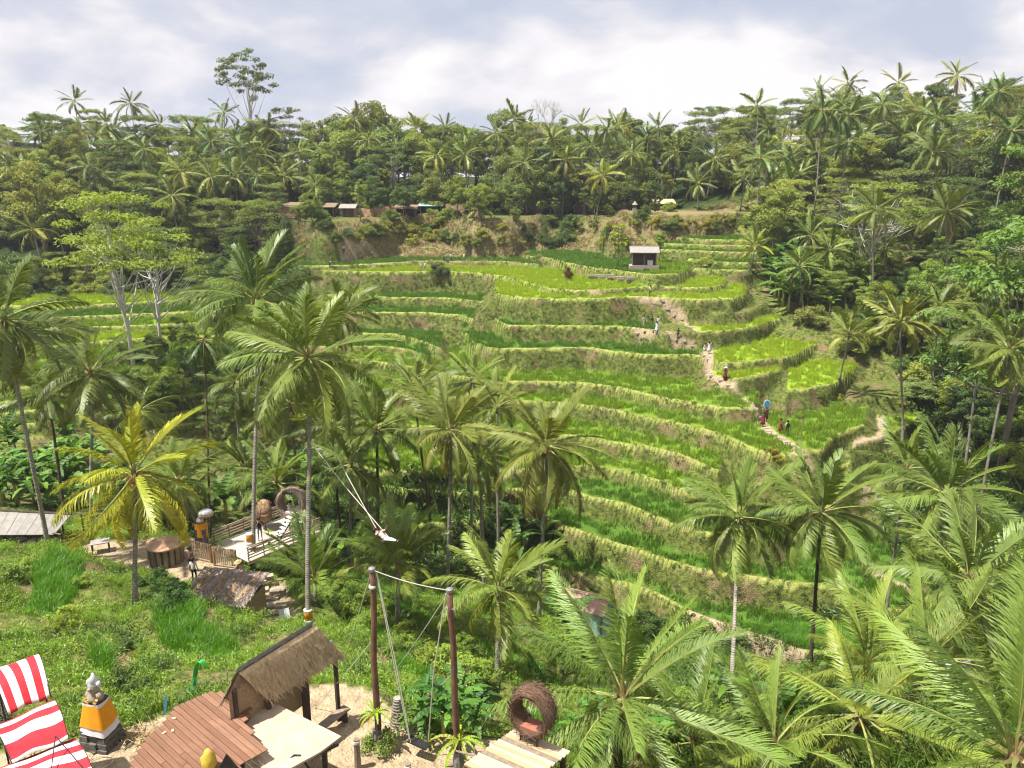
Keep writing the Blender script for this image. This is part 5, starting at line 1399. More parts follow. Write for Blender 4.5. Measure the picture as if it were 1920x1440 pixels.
# green banner
c = drop(362, 1318); r = empty("green_banner", c, label="bright green feather banner bending over behind the plank deck", cat="banner", scale=1.35)
def bn_fn(i, j):
    s = i; a = 1.35 - 1.9 * max(0, s - .55)
    x = .30 * s + .40 * max(0, s - .62); z = 1.15 * s - 1.15 * max(0, s - .8) * 1.6
    w = .16 * (1 - .25 * s)
    return (x + (j - .5) * w * .9, .05 * math.sin(s * 5), z + (j - .5) * w * .5 + .3)
MB().grid(bn_fn, 16, 3).build("fabric", M['green'], r, True)
MB().tube([(-.05, .03, -.2), (.05, .03, .5), (.30, .03, 1.25), (.42, .03, 1.35)], .015, 5).build("rod", M['tin'], r)
c = drop(308, 1345); r = MB(); r.grid(lambda i, j: (.09 * (j - .5) * (1 - .5 * abs(i - .5)), .02, .75 * i), 6, 2); r = r.build("blue_tarp_strip", M['blue']); r.location = c; r.rotation_euler = (0, .2, 0); tag(r, "small blue tarp strip standing at the deck's far edge", "tarp")
# brush pile
c = PE(262, 1385, YZ); c.z = gz(c.x, c.y)
def bf(rg): return V3(rg.gauss(0, .25), rg.gauss(0, .2), rg.uniform(0, .15)), V3(rg.uniform(-1, 1), rg.uniform(-1, 1), rg.uniform(-.1, .5)), rg.uniform(.2, .7)
o = strands(160, bf, rgb, .008).build("brush_pile", M['straw']); o.location = c; tag(o, "pile of dry twigs and straw between statue and deck", "brush pile", kind="thing")
for i, (a, b) in enumerate([(152, 1402), (176, 1412), (232, 1404), (245, 1398), (168, 1425)]):
    c = PE(a, b, YZ); c.z = gz(c.x, c.y); o = MB().box((0, 0, .03), (rgb.uniform(.1, .2), .09, .06), (0, 0, rgb.random() * 3)).build("broken_brick", M['stone' if i % 2 else 'palestone']); o.location = c
    tag(o, "broken stone chip lying on the sandy ground round the statue", "stone", "stone chips round the statue")
m = MB(); m.tube([V3(.35 * math.cos(k * .5), .35 * math.sin(k * .5) * .8, .02 + .004 * k) for k in range(14)], .013, 5); o = m.build("garden_hose", M['rope']); o.location = PE(188, 1432, YZ + .03); tag(o, "coiled pale hose lying on the sandy yard", "hose")

# --- striped lounger canopies
def canopy(name, A, B, C_, D_, sagv, label, nst, post_r=True, flip=False, ph=0.0, drop_=.35, n=22):
    """cloth over a bent frame: A-B the high edge, D-C the low edge curling down"""
    O = (A + B) / 2
    r = empty(name, O, label=label, cat="awning")
    def fn(i, j):
        p = A.lerp(B, i).lerp(D_.lerp(C_, i), j)
        bulge = sagv * 1.9 * math.sin(math.pi * min(1, j * 1.02)) ** .8 + .03 * math.sin(i * 9 + j * 4 + ph) * (.3 + j)
        return p - O + V3(0, 0, bulge - drop_ * max(0, j - .62) ** 1.5 * 2.2)
    m = MB(); m.grid(fn, n, n); me = m.mesh("striped_cloth", M['stripe'], True)
    w = n + 1
    def uvf(co, k): return ((k % w) / n * nst / 3 + ph, (k // w) / n) if not flip else ((k // w) / n * nst / 3 + ph, (k % w) / n)
    add_uv(me, uvf)
    cl = link(bpy.data.objects.new("striped_cloth", me), r)
    sd = cl.modifiers.new("thickness", 'SOLIDIFY'); sd.thickness = .012
    m = MB()
    for k in (0.0, 1.0):
        pts = [Vector(fn(k, j / 8)) + V3(0, 0, -.03) for j in range(9)]
        m.tube(pts, .02, 6)
    m.tube([Vector(fn(0, 0)) + V3(0, 0, -.03), Vector(fn(1, 0)) + V3(0, 0, -.03)], .02, 6)
    m.build("frame", M['black'], r)
    for k in (.06, .94):
        p = Vector(fn(k, .5)); g = gz(p.x + O.x, p.y + O.y) - O.z
        MB().tube([p + V3(0, 0, -.05), V3(p.x, p.y + .1, g - .05)], .022, 6).build("leg", M['black'], r)
    return r, O
canopy("striped_awning", PZ(-30, 1262, 20.6), PZ(72, 1228, 20.9), PZ(92, 1290, 19.9), PZ(12, 1322, 19.6), .16, "red and white striped awning highest of the three beside the shrine statue", 3.0, flip=True, ph=.1, drop_=.5)
canopy("striped_awning", PZ(-20, 1368, 19.4), PZ(100, 1312, 19.9), PZ(126, 1372, 18.5), PZ(20, 1415, 18.2), .13, "red and white striped awning in the middle of the three", 2.6, ph=.5, drop_=.4)
canopy("striped_awning", PZ(0, 1440, 18.4), PZ(140, 1384, 18.9), PZ(178, 1452, 17.6), PZ(30, 1495, 17.3), .10, "red and white striped awning lowest of the three, cut by the bottom edge", 3.0, ph=.5, drop_=.3)
m = MB(); m.tube([PZ(104, 1380, 18.1) - PZ(104, 1380, 18.1), PZ(96, 1445, 17.6) - PZ(104, 1380, 18.1)], .012, 5); m.tube([V3(0, 0, 0), PZ(160, 1445, 17.4) - PZ(104, 1380, 18.1)], .012, 5)
o = m.build("awning_strap", M['black']); o.location = PZ(104, 1380, 18.1); tag(o, "black forked strap hanging in front of the lowest striped awning", "strap")
# cloth wrapped figure-post by the awnings
c = PE(4, 1372, YZ); c.z = gz(c.x, c.y)
r = empty("wrapped_post", c, label="post wrapped in black and white batik with a brown carved top beside the awnings", cat="post")
h0 = (PZ(2, 1300, 20.4).z - c.z)
m = MB(); m.lathe([(.22, -.2), (.22, h0 * .5), (.20, h0 * .72)], 12); m.build("batik_cloth", M['batik'], r, True)
m = MB(); m.lathe([(.21, h0 * .72), (.20, h0 * .86)], 12); m.build("white_band", M['white'], r, True)
m = MB(); m.lathe([(.16, h0 * .86), (.19, h0 * .95), (.14, h0 * 1.06), (.05, h0 * 1.1)], 12); m.build("carved_top", M['reed'], r, True)

# --- nest seat on a plank platform
NZ = -15.0
q = [PE(*p, NZ) for p in [(893,1418),(967,1367),(1069,1409),(985,1475)]]
O = q[1].copy()
pf = empty("nest_platform", O, label="pale plank platform on posts carrying the twig nest chair", cat="platform")
e1 = (q[2] - q[1]); e2 = (q[0] - q[1]); L1, L2 = e1.length, e2.length; e1.normalize(); e2.normalize()
NP = 13
for k in range(NP):
    w = L2 * 1.3 / NP
    o = MB().box((0, 0, 0), (L1 * 1.03 * rgb.uniform(.985, 1.0), w - .014, .04)).build("plank", M[['palewood', 'palewood', 'tanwood', 'palewood', 'wood'][(k * 7 + 3) % 5] if k not in (5,) else 'tanwood'], pf)
    o.location = e1 * L1 / 2 + e2 * (w * (k + .5)) + V3(0, 0, rgb.uniform(-.004, .004)); o.rotation_euler = (0, 0, math.atan2(e1.y, e1.x))
for a, b in ((.06, .1), (.94, .1), (.94, .95), (.06, .95)):
    pt = e1 * L1 * a + e2 * L2 * b; g = gz(pt.x + O.x, pt.y + O.y) - NZ
    MB().tube([pt + V3(0, 0, -.03), V3(pt.x, pt.y, g - .2)], .08, 8).build("post", M['darkwood'], pf)
for b in (.2, .8):
    o = MB().box((0, 0, 0), (L1 * .98, .09, .12)).build("joist", M['darkwood'], pf); o.location = e1 * L1 / 2 + e2 * L2 * b + V3(0, 0, -.085); o.rotation_euler = (0, 0, math.atan2(e1.y, e1.x))
m = MB(); a_ = PE(855, 1408, NZ) - O; m.tube([a_ , PE(895, 1418, NZ) - O], .03, 6); m.build("gangway_rail", M['wood'], pf)
m = MB(); m.tube([e2 * L2 + V3(-.1, 0, -.05), e2 * L2 + V3(-1.0, -.6, -.8)], .04, 6); m.build("brace", M['darkwood'], pf)
# nest: ring of twigs open to the front, seat box, stand
cN = PE(998, 1386, NZ)
nest = empty("nest_chair", cN + V3(0, 0, .02), (0, 0, R(-30)), .86, "round dark twig nest chair with a red brown seat on the plank platform", "nest chair")
def ring_mesh(Ro, th, dep, n, seed, mat, name, parent, zc, w=.010, ell=1.0, hairs=700):
    rg = random.Random(seed); m = MB(); N1, N2 = 36, 10
    def fn(i, j):
        a = i * 2 * math.pi; b = j * 2 * math.pi
        r_ = Ro + th * math.cos(b) * (1 + .12 * math.sin(a * 5)); y = dep * math.sin(b)
        return (math.sin(a) * r_, y, zc - math.cos(a) * r_ * ell)
    m.grid(fn, N1, N2)
    o = m.build(name, mat, parent, True)
    def hf(rg):
        a, b = rg.uniform(0, 6.283), rg.uniform(0, 6.283); p = Vector(fn(a / 6.283, b / 6.283))
        tang = V3(math.cos(a), 0, math.sin(a) * ell)
        nn = V3(math.sin(a) * math.cos(b), math.sin(b), -math.cos(a) * math.cos(b))
        return p - nn * .02, tang * rg.choice((-1, 1)) + nn * rg.uniform(.05, .5) + V3(0, rg.uniform(-.5, .5), 0), rg.uniform(.15, .45)
    tag(strands(hairs, hf, rg, w).build("twigs", mat, o), kind="stuff")
    return o
ring_mesh(.62, .13, .36, 0, 3, M['twig'], "nest_ring", nest, 1.06, .008, 1.12, 1500)
MB().box((0, -.02, .52), (.62, .52, .10)).build("seat", M['redseat'], nest)
for sx in (-.3, .3):
    for sy in (-.24, .24): MB().tube([(sx, sy, 0), (sx, sy, .5)], .022, 6).build("leg", M['black'], nest)
m = MB()
for z in (.14, .44): m.tube([(-.3, -.24, z), (.3, -.24, z), (.3, .24, z), (-.3, .24, z), (-.3, -.24, z)], .018, 5)
m.build("stretcher", M['black'], nest)

# ================================================================== LOOKOUT DECK AND COURT (elevation about -24.7)
LZ = -24.6
A = PE(400, 1020, LZ)
u1 = V3(.62, .785, 0).normalized(); u2 = V3(u1.y, -u1.x, 0)
DL, DW = 6.0, 4.1
A = A + u2 * .0
ld = empty("lookout_deck", A, (0, 0, math.atan2(u1.y, u1.x)), 1, "wooden lookout deck on dark stilts with cream plank railings", "deck")
# local: x along u1 (outwards), y = -u2 side
for k in range(20):
    o = MB().box((0, 0, 0), (DL / 20 - .012, DW, .05)).build("plank", M['deckwood'], ld); o.location = (DL / 20 * (k + .5), -DW / 2, -.025 + rgb.uniform(-.004, .004))
MB().box((DL / 2, -DW - .03, -.14), (DL, .05, .24)).build("fascia", M['palewood'], ld)
MB().box((DL + .03, -DW / 2, -.14), (.05, DW, .24)).build("fascia", M['palewood'], ld)
for x in (.25, 1.7, 3.2, 4.7, 5.8):
    for y in (-.15, -DW + .15):
        w = ld.location + u1 * x - u2 * y
        g = gz(w.x, w.y) - LZ
        MB().tube([(x, y, -.05), (x, y, g - .3)], .07, 7).build("stilt", M['darkwood'], ld)
MB().tube([(3.2, -DW + .15, -.2), (4.7, -DW + .15, -3.0)], .035, 6).build("brace", M['darkwood'], ld)
for y, nm in ((0, 1), (-DW, 2)):
    hr_ = MB().box((DL / 2, y, .99), (DL + .05, .10, .04)).build("handrail", M['wood'], ld)
    for x in np.linspace(.1, DL - .05, 6):
        MB().box((x, y, .48), (.06, .06, .94)).build("rail_post", M['wood'], hr_)
    for z in (.22, .42, .62, .84):
        MB().box((DL / 2, y - (.035 if y < -1 else -.035), z), (DL, .02, .09)).build("rail", M['palewood'], hr_)
for z in (.22, .42, .62, .84):
    MB().box((DL - .01, -DW / 2, z), (.02, DW, .07)).build("rail", M['palewood'], ld)
def ldw(x, y, z=0.0): return ld.location + u1 * x - u2 * y + V3(0, 0, z)
# deck bench
b_ = empty("deck_bench", ldw(1.2, -3.2), (0, 0, math.atan2(u1.y, u1.x)), 1, "low wooden bench on the lookout deck beside the railing", "bench")
MB().box((0.5, 0, .40), (1.5, .26, .05)).build("seat", M['wood'], b_)
for s_ in (-.1, 1.1): MB().box((s_, 0, .19), (.07, .22, .38)).build("leg", M['darkwood'], b_)
# big ring nest
rn = empty("ring_nest", ldw(5.0, -2.35), (0, 0, R(-12)), 1, "big ring shaped twig nest with cushions on a black stand at the deck's end", "nest seat")
ring_mesh(.98, .20, .42, 0, 13, mat_simple("pale_twigs", (.33, .25, .18), .5, 18, .95, .5), "nest_ring", rn, 2.0, .012, 1.0, 1300)
def bowlin(i, j):
    a = math.pi * (.62 + .9 * i); r_ = .86
    return (math.sin(a + 2.6) * r_ , -.38 + .8 * j, 2.0 - math.cos(a + 2.6) * r_)
MB().grid(bowlin, 14, 4).build("lining", M['reed'], rn, True)
m = MB(); m.box((.1, 0, 1.32), (1.05, .7, .16)); m.box((.35, .1, 1.5), (.45, .4, .22), (.2, .5, .3)); m.build("cushion", M['cushion'], rn)
for sx in (-.5, .5):
    for sy in (-.3, .3): MB().tube([(sx, sy, 0), (sx * .9, sy, 1.15)], .03, 6).build("leg", M['black'], rn)
MB().tube([(-.5, -.3, .25), (.5, -.3, .9)], .025, 5).build("brace", M['black'], rn)
cu = bpy.data.curves.new("sign_text", 'FONT'); cu.body = "BALI"; cu.size = .40; cu.extrude = .02; cu.align_x = 'CENTER'
to = bpy.data.objects.new("sign_text_tmp", cu); COL.objects.link(to); bpy.context.view_layer.update()
dg = bpy.context.evaluated_depsgraph_get(); tme = bpy.data.meshes.new_from_object(to.evaluated_get(dg)); bpy.data.objects.remove(to)
tme.materials.clear(); tme.materials.append(M['black'])
ts = link(bpy.data.objects.new("sign_lettering", tme), rn); ts.location = (-.1, -.46, 2.78); ts.rotation_euler = (R(80), 0, 0)
# stairs up to it
sr = empty("nest_stairs", ldw(3.4, -2.75), (0, 0, math.atan2(u1.y, u1.x)), 1, "steep little stairs with white treads up to the ring nest", "stairs")
for k in range(6): MB().box((k * .2, 0, .2 + k * .2), (.22, .55, .045)).build("tread", M['white'], sr)
for s_ in (-.27, .27):
    o = MB().box((.55, s_, .62), (1.6, .04, .09), (0, -R(45), 0)).build("stringer", M['black'], sr)
for s_ in (-.27, .27): MB().tube([(1.15, s_, 0), (1.15, s_, 1.25)], .025, 6).build("leg", M['black'], sr)
# egg basket seat
eb = empty("egg_basket_seat", ldw(3.6, -.65), (0, 0, R(-60)), 1, "egg shaped woven basket seat beside the wrapped palm trunk", "basket seat")
def egg(i, j):
    a = i * 2 * math.pi; b = -.5 * math.pi + j * math.pi * .72
    r_ = .72 * math.cos(b)
    return (math.cos(a) * r_, .62 * math.sin(b) + .15, 1.35 + math.sin(a) * r_ * 1.2)
m = MB(); m.grid(egg, 26, 10); o = m.build("basket", M['reed'], eb, True); sd = o.modifiers.new("thickness", 'SOLIDIFY'); sd.thickness = .05
def ebh(rg):
    a = rg.uniform(0, 6.283); b = rg.uniform(-1.2, .9); p = V3(math.cos(a) * .76 * math.cos(b), .66 * math.sin(b) + .15, 1.35 + math.sin(a) * .9 * math.cos(b))
    return p, V3(-math.sin(a), rg.uniform(-.4, .4), math.cos(a)), rg.uniform(.15, .4)
tag(strands(400, ebh, rgb, .012).build("twigs", M['twig'], eb), kind="stuff")
for s_ in (-.35, .35): MB().tube([(s_, .1, 0), (s_ * .8, .1, .7)], .03, 6).build("leg", M['black'], eb)
spiky(ldw(3.15, -1.9), "small yellow plant in a dark pot at the foot of the nest stairs", 9, .45, (2.4, 2.2, .8), z0=.3)
spiky(ldw(3.3, -.2, .05), "pale leafy sprig above the egg basket seat", 9, .5, (2.4, 2.2, .9), z0=2.2)
# cloth wraps on the two tall trunks
for (a, b, Z, lb) in [(468, 1008, 52.6, "orange and white cloth band tied round the palm trunk at the deck"), (578, 1152, 42.4, "orange cloth above a checked skirt round the tall palm's foot")]:
    c = PZ(a, b, Z); r = empty("trunk_cloth", c, label=lb, cat="cloth")
    big = b > 1100
    MB().lathe([(.235, -.30), (.24, .22), (.225, .25)], 12).build("orange_band", M['orange'], r, True)
    MB().lathe([(.245, .22), (.235, .32)], 12).build("white_band", M['white'], r, True)
    MB().lathe([(.26, -.52 if not big else -.42), (.245, -.28)], 12).build("white_hem", M['white'], r, True)
    if big: MB().lathe([(.30, -.95), (.265, -.42)], 12).build("checked_skirt", M['poleng'], r, True)
# gate balustrades
def gate(px, py, label, ang, w=1.5):
    c = PE(px, py, LZ + .05); r = empty("gate_panel", c, (0, 0, ang), 1, label, "gate")
    for x in (-w / 2, w / 2): MB().box((x, 0, .62), (.11, .11, 1.3)).build("post", mat_w, r)
    for z in (.06, .9): rl_ = MB().box((0, 0, z), (w, .07, .07)).build("rail", M['palewood'], r)
    for k in range(9): MB().box((-w / 2 + w * (k + 1) / 10, 0, .48), (.045, .045, .8)).build("baluster", M['palewood'], rl_)
    def fr(rg):
        return V3(rg.uniform(-w / 2, w / 2), rg.uniform(-.06, .06), rg.uniform(.95, 1.35)), V3(rg.uniform(-.2, .2), -.15, -1), rg.uniform(.2, .4)
    fr_o = MB().grid(lambda i, j: (-w / 2 + w * i, -.08 + .18 * j, 1.28 - .35 * abs(j - .5) * 2 + .03 * math.sin(i * 17)), 12, 4).build("fringe_roof", M['thatch_d'], r)
    tag(strands(220, fr, rgb, .02).build("fringe", M['thatch'], fr_o), kind="stuff")
    return r
mat_w = mat_simple("orange_brown_post", (.34, .19, .09), .3, 6, .8, .3)
gate(378, 1050, "carved gate panel with brown fringe behind the person in brown", R(-22), 1.7)
gate(423, 1062, "gate panel with pale balusters and tan fringe at the deck's entrance", R(-14), 1.6)
# parasol over an orange draped altar
c = PE(377, 1038, LZ); c = c + V3(-.1, 1.2, 0); c.z = gz(c.x, c.y)
al = empty("draped_altar", c + V3(-.25, 0, 0), label="altar draped in orange cloth behind the gate panel", cat="altar")
MB().box((0, 0, .65), (.75, .6, 1.3)).build("plinth", M['stone'], al)
skirt(1.75, .7, .72, .80, .6, .66, .04, .3).build("orange_drape", M['orange'], al, True)
MB().lathe([(.22, 1.74), (.26, 1.9), (.17, 2.05), (.05, 2.2)], 10).build("offering", M['white'], al, True)
ps = empty("white_parasol", c + V3(.15, .1, 0), label="white ceremonial parasol with a gold fringe over the altar", cat="parasol")
MB().tube([(0, 0, 0), (0, 0, 2.75)], .03, 6).build("pole", M['palewood'], ps)
MB().lathe([(.50, 2.38), (.44, 2.50), (.28, 2.60), (.06, 2.68)], 14).build("canopy", M['white'], ps, True)
MB().lathe([(.51, 2.22), (.52, 2.37)], 14).build("fringe", M['gold'], ps, True)
# small thatched hut
HZ = -24.5
hb = [PE(*p, HZ) for p in [(372,1168),(466,1178)]]
dx = (hb[1] - hb[0]); wl_ = dx.length; dx.normalize(); dy = V3(-dx.y, dx.x, 0)
hut = empty("bamboo_hut", hb[0], (0, 0, math.atan2(dx.y, dx.x)), 1, "small woven bamboo hut under a grey dry leaf roof", "hut")
gb = min(gz(hb[0].x, hb[0].y), gz(hb[1].x, hb[1].y)) - HZ
for k in range(5):
    for s in range(8):
        MB().box((wl_ / 8 * (s + .5), -.03 + .012 * ((k + s) % 2), .16 + k * .31), (wl_ / 8 - .01, .03, .30)).build("panel", M['bamboo'], hut)
for y in (0, 2.1): MB().box((wl_ / 2, y + .03, .75), (wl_, .04, 1.55)).build("wall", M['bamboo'], hut)
for x in (.02, wl_ - .02): MB().box((x, 1.05, .75), (.04, 2.05, 1.55)).build("wall", M['bamboo'], hut)
MB().box((wl_ / 2, 1.05, gb / 2 - .3), (wl_ - .2, 1.9, abs(gb) + .6)).build("base", M['darkwood'], hut)
ra, rb_ = V3(-.75, 2.3, 2.25), V3(wl_ + .30, 2.3, 2.25); rc, rd_ = V3(wl_ + .15, -.45, 1.58), V3(-.55, -.45, 1.58)
thatch_slope("roof", ra, rb_, rc, rd_, hut, M['leafthatch'], 31, 6, 1500, .016, .07)
for k in range(4):
    o = link(bpy.data.objects.new("roof_frond", FR_DEAD), hut)
    p = ra.lerp(rb_, (k + .5) / 4); o.location = p + V3(0, -.1, .12); o.scale = (2.9, 3.2, .35)
    o.rotation_euler = (Matrix.Rotation(R(-90 + rgb.uniform(-8, 8)), 3, 'Z') @ Matrix.Rotation(R(10), 3, 'Y')).to_euler()
m = MB()
for k in range(3): m.tube([V3(.6 + k * .9, -.66, 1.38), V3(.55 + k * .9, -.7, 1.0), V3(.7 + k * .9, -.66, .6 + .2 * k)], .012, 4)
m.build("hanging_straw", M['straw'], hut)
# paving slabs & steps beside the hut
pvz = gz(*PE(510, 1130, -25.2)[:2])
pv = empty("stone_paving", PE(470, 1178, -25.2), label="sandy stone paving with uneven slabs beside the bamboo hut", cat="paving")
O = pv.location.copy()
for (x, y, sx, sy) in [(480,1170,.7,.5),(502,1168,.5,.4),(520,1164,.5,.35),(538,1160,.4,.35),(500,1156,.6,.5),(524,1152,.6,.45),(476,1152,.45,.9),(500,1140,.9,.45),(528,1138,.7,.45),(505,1124,1.1,.5),(520,1110,.9,.5),(495,1108,.6,.5)]:
    p = PE(x, y, -25.2) - O
    o = MB().box((0, 0, .0), (sx, sy, .16)).build("slab", M['palestone'], pv); o.location = (p.x, p.y, .10 + rgb.uniform(-.02, .03)); o.rotation_euler = (0, 0, R(12) + rgb.uniform(-.12, .12))
for k, (x, y) in enumerate([(470, 1104), (486, 1098), (500, 1093)]):
    p = PE(x, y, -25.0); o = MB().box((0, 0, 0), (.9, .45, .3)).build("stone_step", M['palestone']); o.location = (p.x, p.y, -24.95 + .16 * k); o.rotation_euler = (0, 0, R(20)); tag(o, ["lowest of three pale stone steps behind the bamboo hut", "middle of three pale stone steps behind the bamboo hut", "topmost of three pale stone steps behind the bamboo hut"][k], "step")
o = MB().box((0, 0, .3), (.6, .03, .62), (R(-35), 0, .5)).build("white_sheet", M['roofwhite']); o.location = PE(534, 1160, -25.0); tag(o, "white sheet propped at the end of the stone paving", "sheet")
# grey roofed shed at the court's far left
sz_ = gz(*PE(40, 1010, -24.3)[:2])
A_, B_ = PE(-40, 957, -22.35), PE(133, 966, -22.35); D2, C2 = PE(-60, 1004, -23.35), PE(102, 1003, -23.35)
O = Vector((B_.x, B_.y, sz_)); sh = empty("grey_roof_shed", O, label="open shed with a long grey sheet roof by the path fence", cat="shed")
for k in range(9):
    f0, f1 = k / 9, (k + 1) / 9
    m = MB(); a0, a1, d0, d1 = A_.lerp(B_, f0) - O, A_.lerp(B_, f1 - .004) - O, D2.lerp(C2, f0) - O, D2.lerp(C2, f1 - .004) - O
    up = V3(0, 0, .03 + .01 * (k % 2)); m.add([a0, a1, d1, d0, a0 + up, a1 + up, d1 + up, d0 + up], [(3, 2, 1, 0), (4, 5, 6, 7), (0, 1, 5, 4), (1, 2, 6, 5), (2, 3, 7, 6), (3, 0, 4, 7)])
    m.build("roof_sheet", M['roofgrey'], sh)
m = MB(); m.tube([A_ - O + V3(0, .05, .06), B_ - O + V3(0, .05, .06)], .09, 6); m.build("ridge", M['darkwood'], sh)
bk = V3(0, 1.4, -.55); m = MB(); m.add([A_ - O, B_ - O, B_ - O + bk, A_ - O + bk], [(0, 1, 2, 3)]); m.build("rear_roof", M['darkwood'], sh)
for f in (.5, .75, .98):
    p = D2.lerp(C2, f).lerp(A_.lerp(B_, f), .15) - O; MB().tube([p, V3(p.x, p.y, gz(p.x + O.x, p.y + O.y) - O.z - .1)], .06, 6).build("post", M['darkwood'], sh)
    p = A_.lerp(B_, f) + bk - O; MB().tube([p, V3(p.x, p.y, gz(p.x + O.x, p.y + O.y) - O.z - .1)], .06, 6).build("post", M['darkwood'], sh)
# fence along the path
fpx = [(-25, 992), (2, 996), (12, 998), (32, 1003), (47, 1005), (58, 1008), (68, 1010), (96, 1018), (118, 1024), (132, 1026)]
fz = [drop(a, b) for a, b in fpx]; O = fz[-1].copy()
fe = empty("path_fence", O, label="rough dark pole fence descending past the grey shed", cat="fence")
for k, p in enumerate(fz):
    MB().tube([p - O + V3(0, 0, -.2), p - O + V3(.02, 0, .85 + (.3 if k in (4,) else 0))], .05, 6).build("post", M['darkwood'], fe)
MB().tube([p - O + V3(0, 0, .78) for p in fz], .035, 6).build("rail", M['wood'], fe)
for i, (a, b, s_) in enumerate([(24, 1008, .45), (40, 1014, .6), (64, 1018, .7)]):
    b2 = bmesh.new(); bmesh.ops.create_icosphere(b2, subdivisions=2, radius=.5)
    for v in b2.verts: v.co *= 1 + .35 * float(vnoise(v.co.x * 3 + i * 9, v.co.y * 3 + v.co.z * 2)); v.co.z *= .5
    me = bpy.data.meshes.new("boulder"); b2.to_mesh(me); b2.free(); me.materials.append(M['palestone'])
    o = link(bpy.data.objects.new("boulder", me)); o.location = drop(a, b) + V3(0, 0, .1); o.scale = (s_ * 1.5, s_, s_)
    tag(o, ["small white boulder at the upper end of three by the fence", "middle white boulder of three by the fence", "flat white boulder at the lower end of three by the fence"][i], "boulder")
# table and round planter in the court
c = PE(190, 1034, -24.6); c.z = gz(c.x, c.y); tb = empty("court_table", c, (0, 0, R(25)), 1, "plain grey table on the sandy court beside the yellow palm", "table")
MB().box((0, 0, .72), (1.15, .8, .05)).build("top", M['roofgrey'], tb)
for sx in (-.5, .5):
    for sy in (-.33, .33): MB().box((sx, sy, .35), (.06, .06, .72)).build("leg", M['darkwood'], tb)
c = PE(308, 1058, -24.6); c = c + V3(0, .4, 0); c.z = gz(c.x, c.y); pl = empty("round_planter", c, label="round planter of rough logs with a brown rim under the palm fronds", cat="planter")
for k in range(16):
    a = k / 16 * 6.283; MB().tube([(math.cos(a) * .95, math.sin(a) * .95, -.1), (math.cos(a) * .98, math.sin(a) * .98, 1.25 + rgb.uniform(-.08, .08))], .17, 6).build("log", M['wood'], pl)
MB().lathe([(.9, 1.1), (1.16, 1.22), (1.16, 1.32), (.9, 1.28), (.1, 1.22)], 20).build("rim", M['earth'], pl, True)
# person on the big swing: ropes only here
# ================================================================== VALLEY AND FAR BUILDINGS
def gable_hut(name, px, py, Z, w, d, h, rh, label, roof, wall, rot=0.0, over=.4, posts=True, walls=(0, 1, 1, 1), plinth=0.0, lean=False, cat="hut"):
    p = PZ(px, py, Z); p.z = gz(p.x, p.y)
    r = empty(name, p, (0, 0, rot), 1, label, cat)
    if plinth:
        MB().box((0, 0, plinth / 2 - .4), (w + .8, d + .8, plinth + .8)).build("plinth", M['palestone'], r)
    z0 = plinth
    for x in (-w / 2 + .06, 0, w / 2 - .06):
        for y in (-d / 2 + .06, d / 2 - .06): MB().box((x, y, z0 + h / 2 - .2), (.12, .12, h + .4)).build("post", M['wood'], r)
    f, b_, l_, ri = walls
    if f: MB().box((0, -d / 2 + .12, z0 + h * .45), (w - .1, .05, h * .9)).build("front_wall", M[wall], r)
    if b_: MB().box((0, d / 2 - .12, z0 + h * .5), (w - .1, .05, h)).build("rear_wall", M[wall], r)
    if l_: MB().box((-w / 2 + .1, 0, z0 + h * .5), (.05, d - .3, h)).build("side_wall", M[wall], r)
    if ri: MB().box((w / 2 - .1, 0, z0 + h * .5), (.05, d - .3, h)).build("side_wall", M[wall], r)
    zt = z0 + h
    if lean:
        m = MB(); m.add([(-w / 2 - over, -d / 2 - over, zt - .1), (w / 2 + over, -d / 2 - over, zt - .1), (w / 2 + over, d / 2 + over, zt + rh), (-w / 2 - over, d / 2 + over, zt + rh), (-w / 2 - over, -d / 2 - over, zt - .02), (w / 2 + over, -d / 2 - over, zt - .02), (w / 2 + over, d / 2 + over, zt + rh + .08), (-w / 2 - over, d / 2 + over, zt + rh + .08)], [(3, 2, 1, 0), (4, 5, 6, 7), (0, 1, 5, 4), (1, 2, 6, 5), (2, 3, 7, 6), (3, 0, 4, 7)])
        m.build("roof", M[roof], r)
    else:
        for s_ in (-1, 1):
            m = MB(); e = s_ * (d / 2 + over)
            P4 = [V3(-w / 2 - over, e, zt - .12), V3(w / 2 + over, e, zt - .12), V3(w / 2 + over, 0, zt + rh), V3(-w / 2 - over, 0, zt + rh)]
            m.add(P4 + [q_ + V3(0, 0, .1) for q_ in P4], [(3, 2, 1, 0), (4, 5, 6, 7), (0, 1, 5, 4), (1, 2, 6, 5), (2, 3, 7, 6), (3, 0, 4, 7)])
            m.build("roof", M[roof], r)
        m = MB(); m.box((0, 0, zt + rh + .08), (w + 2 * over + .05, .22, .10)); m.build("ridge", M[roof], r)
        for s_ in (-1, 1):
            m = MB(); x = s_ * (w / 2 - .05); m.add([(x, -d / 2, zt - .05), (x, d / 2, zt - .05), (x, 0, zt + rh - .04)], [(0, 1, 2)]); m.build("gable", M[wall], r)
    return r
fh = gable_hut("field_hut", 1205, 528, 131, 4.0, 2.6, 2.2, .8, "small open field hut with a pale roof on a stone plinth on the plateau", 'roofgrey', 'wood', R(-4), .45, plinth=.9)
MB().box((1.0, -.9, 1.35), (.9, .5, .8)).build("cupboard", M['roofwhite'], fh)
gable_hut("rim_hut", 1041, 394, 186, 5.6, 3.0, 1.7, 1.3, "rim hut with a bright white metal roof", 'roofwhite', 'reed', R(2), .5, lean=True)
gable_hut("rim_hut", 1090, 402, 184, 3.4, 3.0, 1.6, 1.9, "small thatched rim hut with a steep gable just below the white roofed one", 'thatch', 'darkwood', R(80), .5)
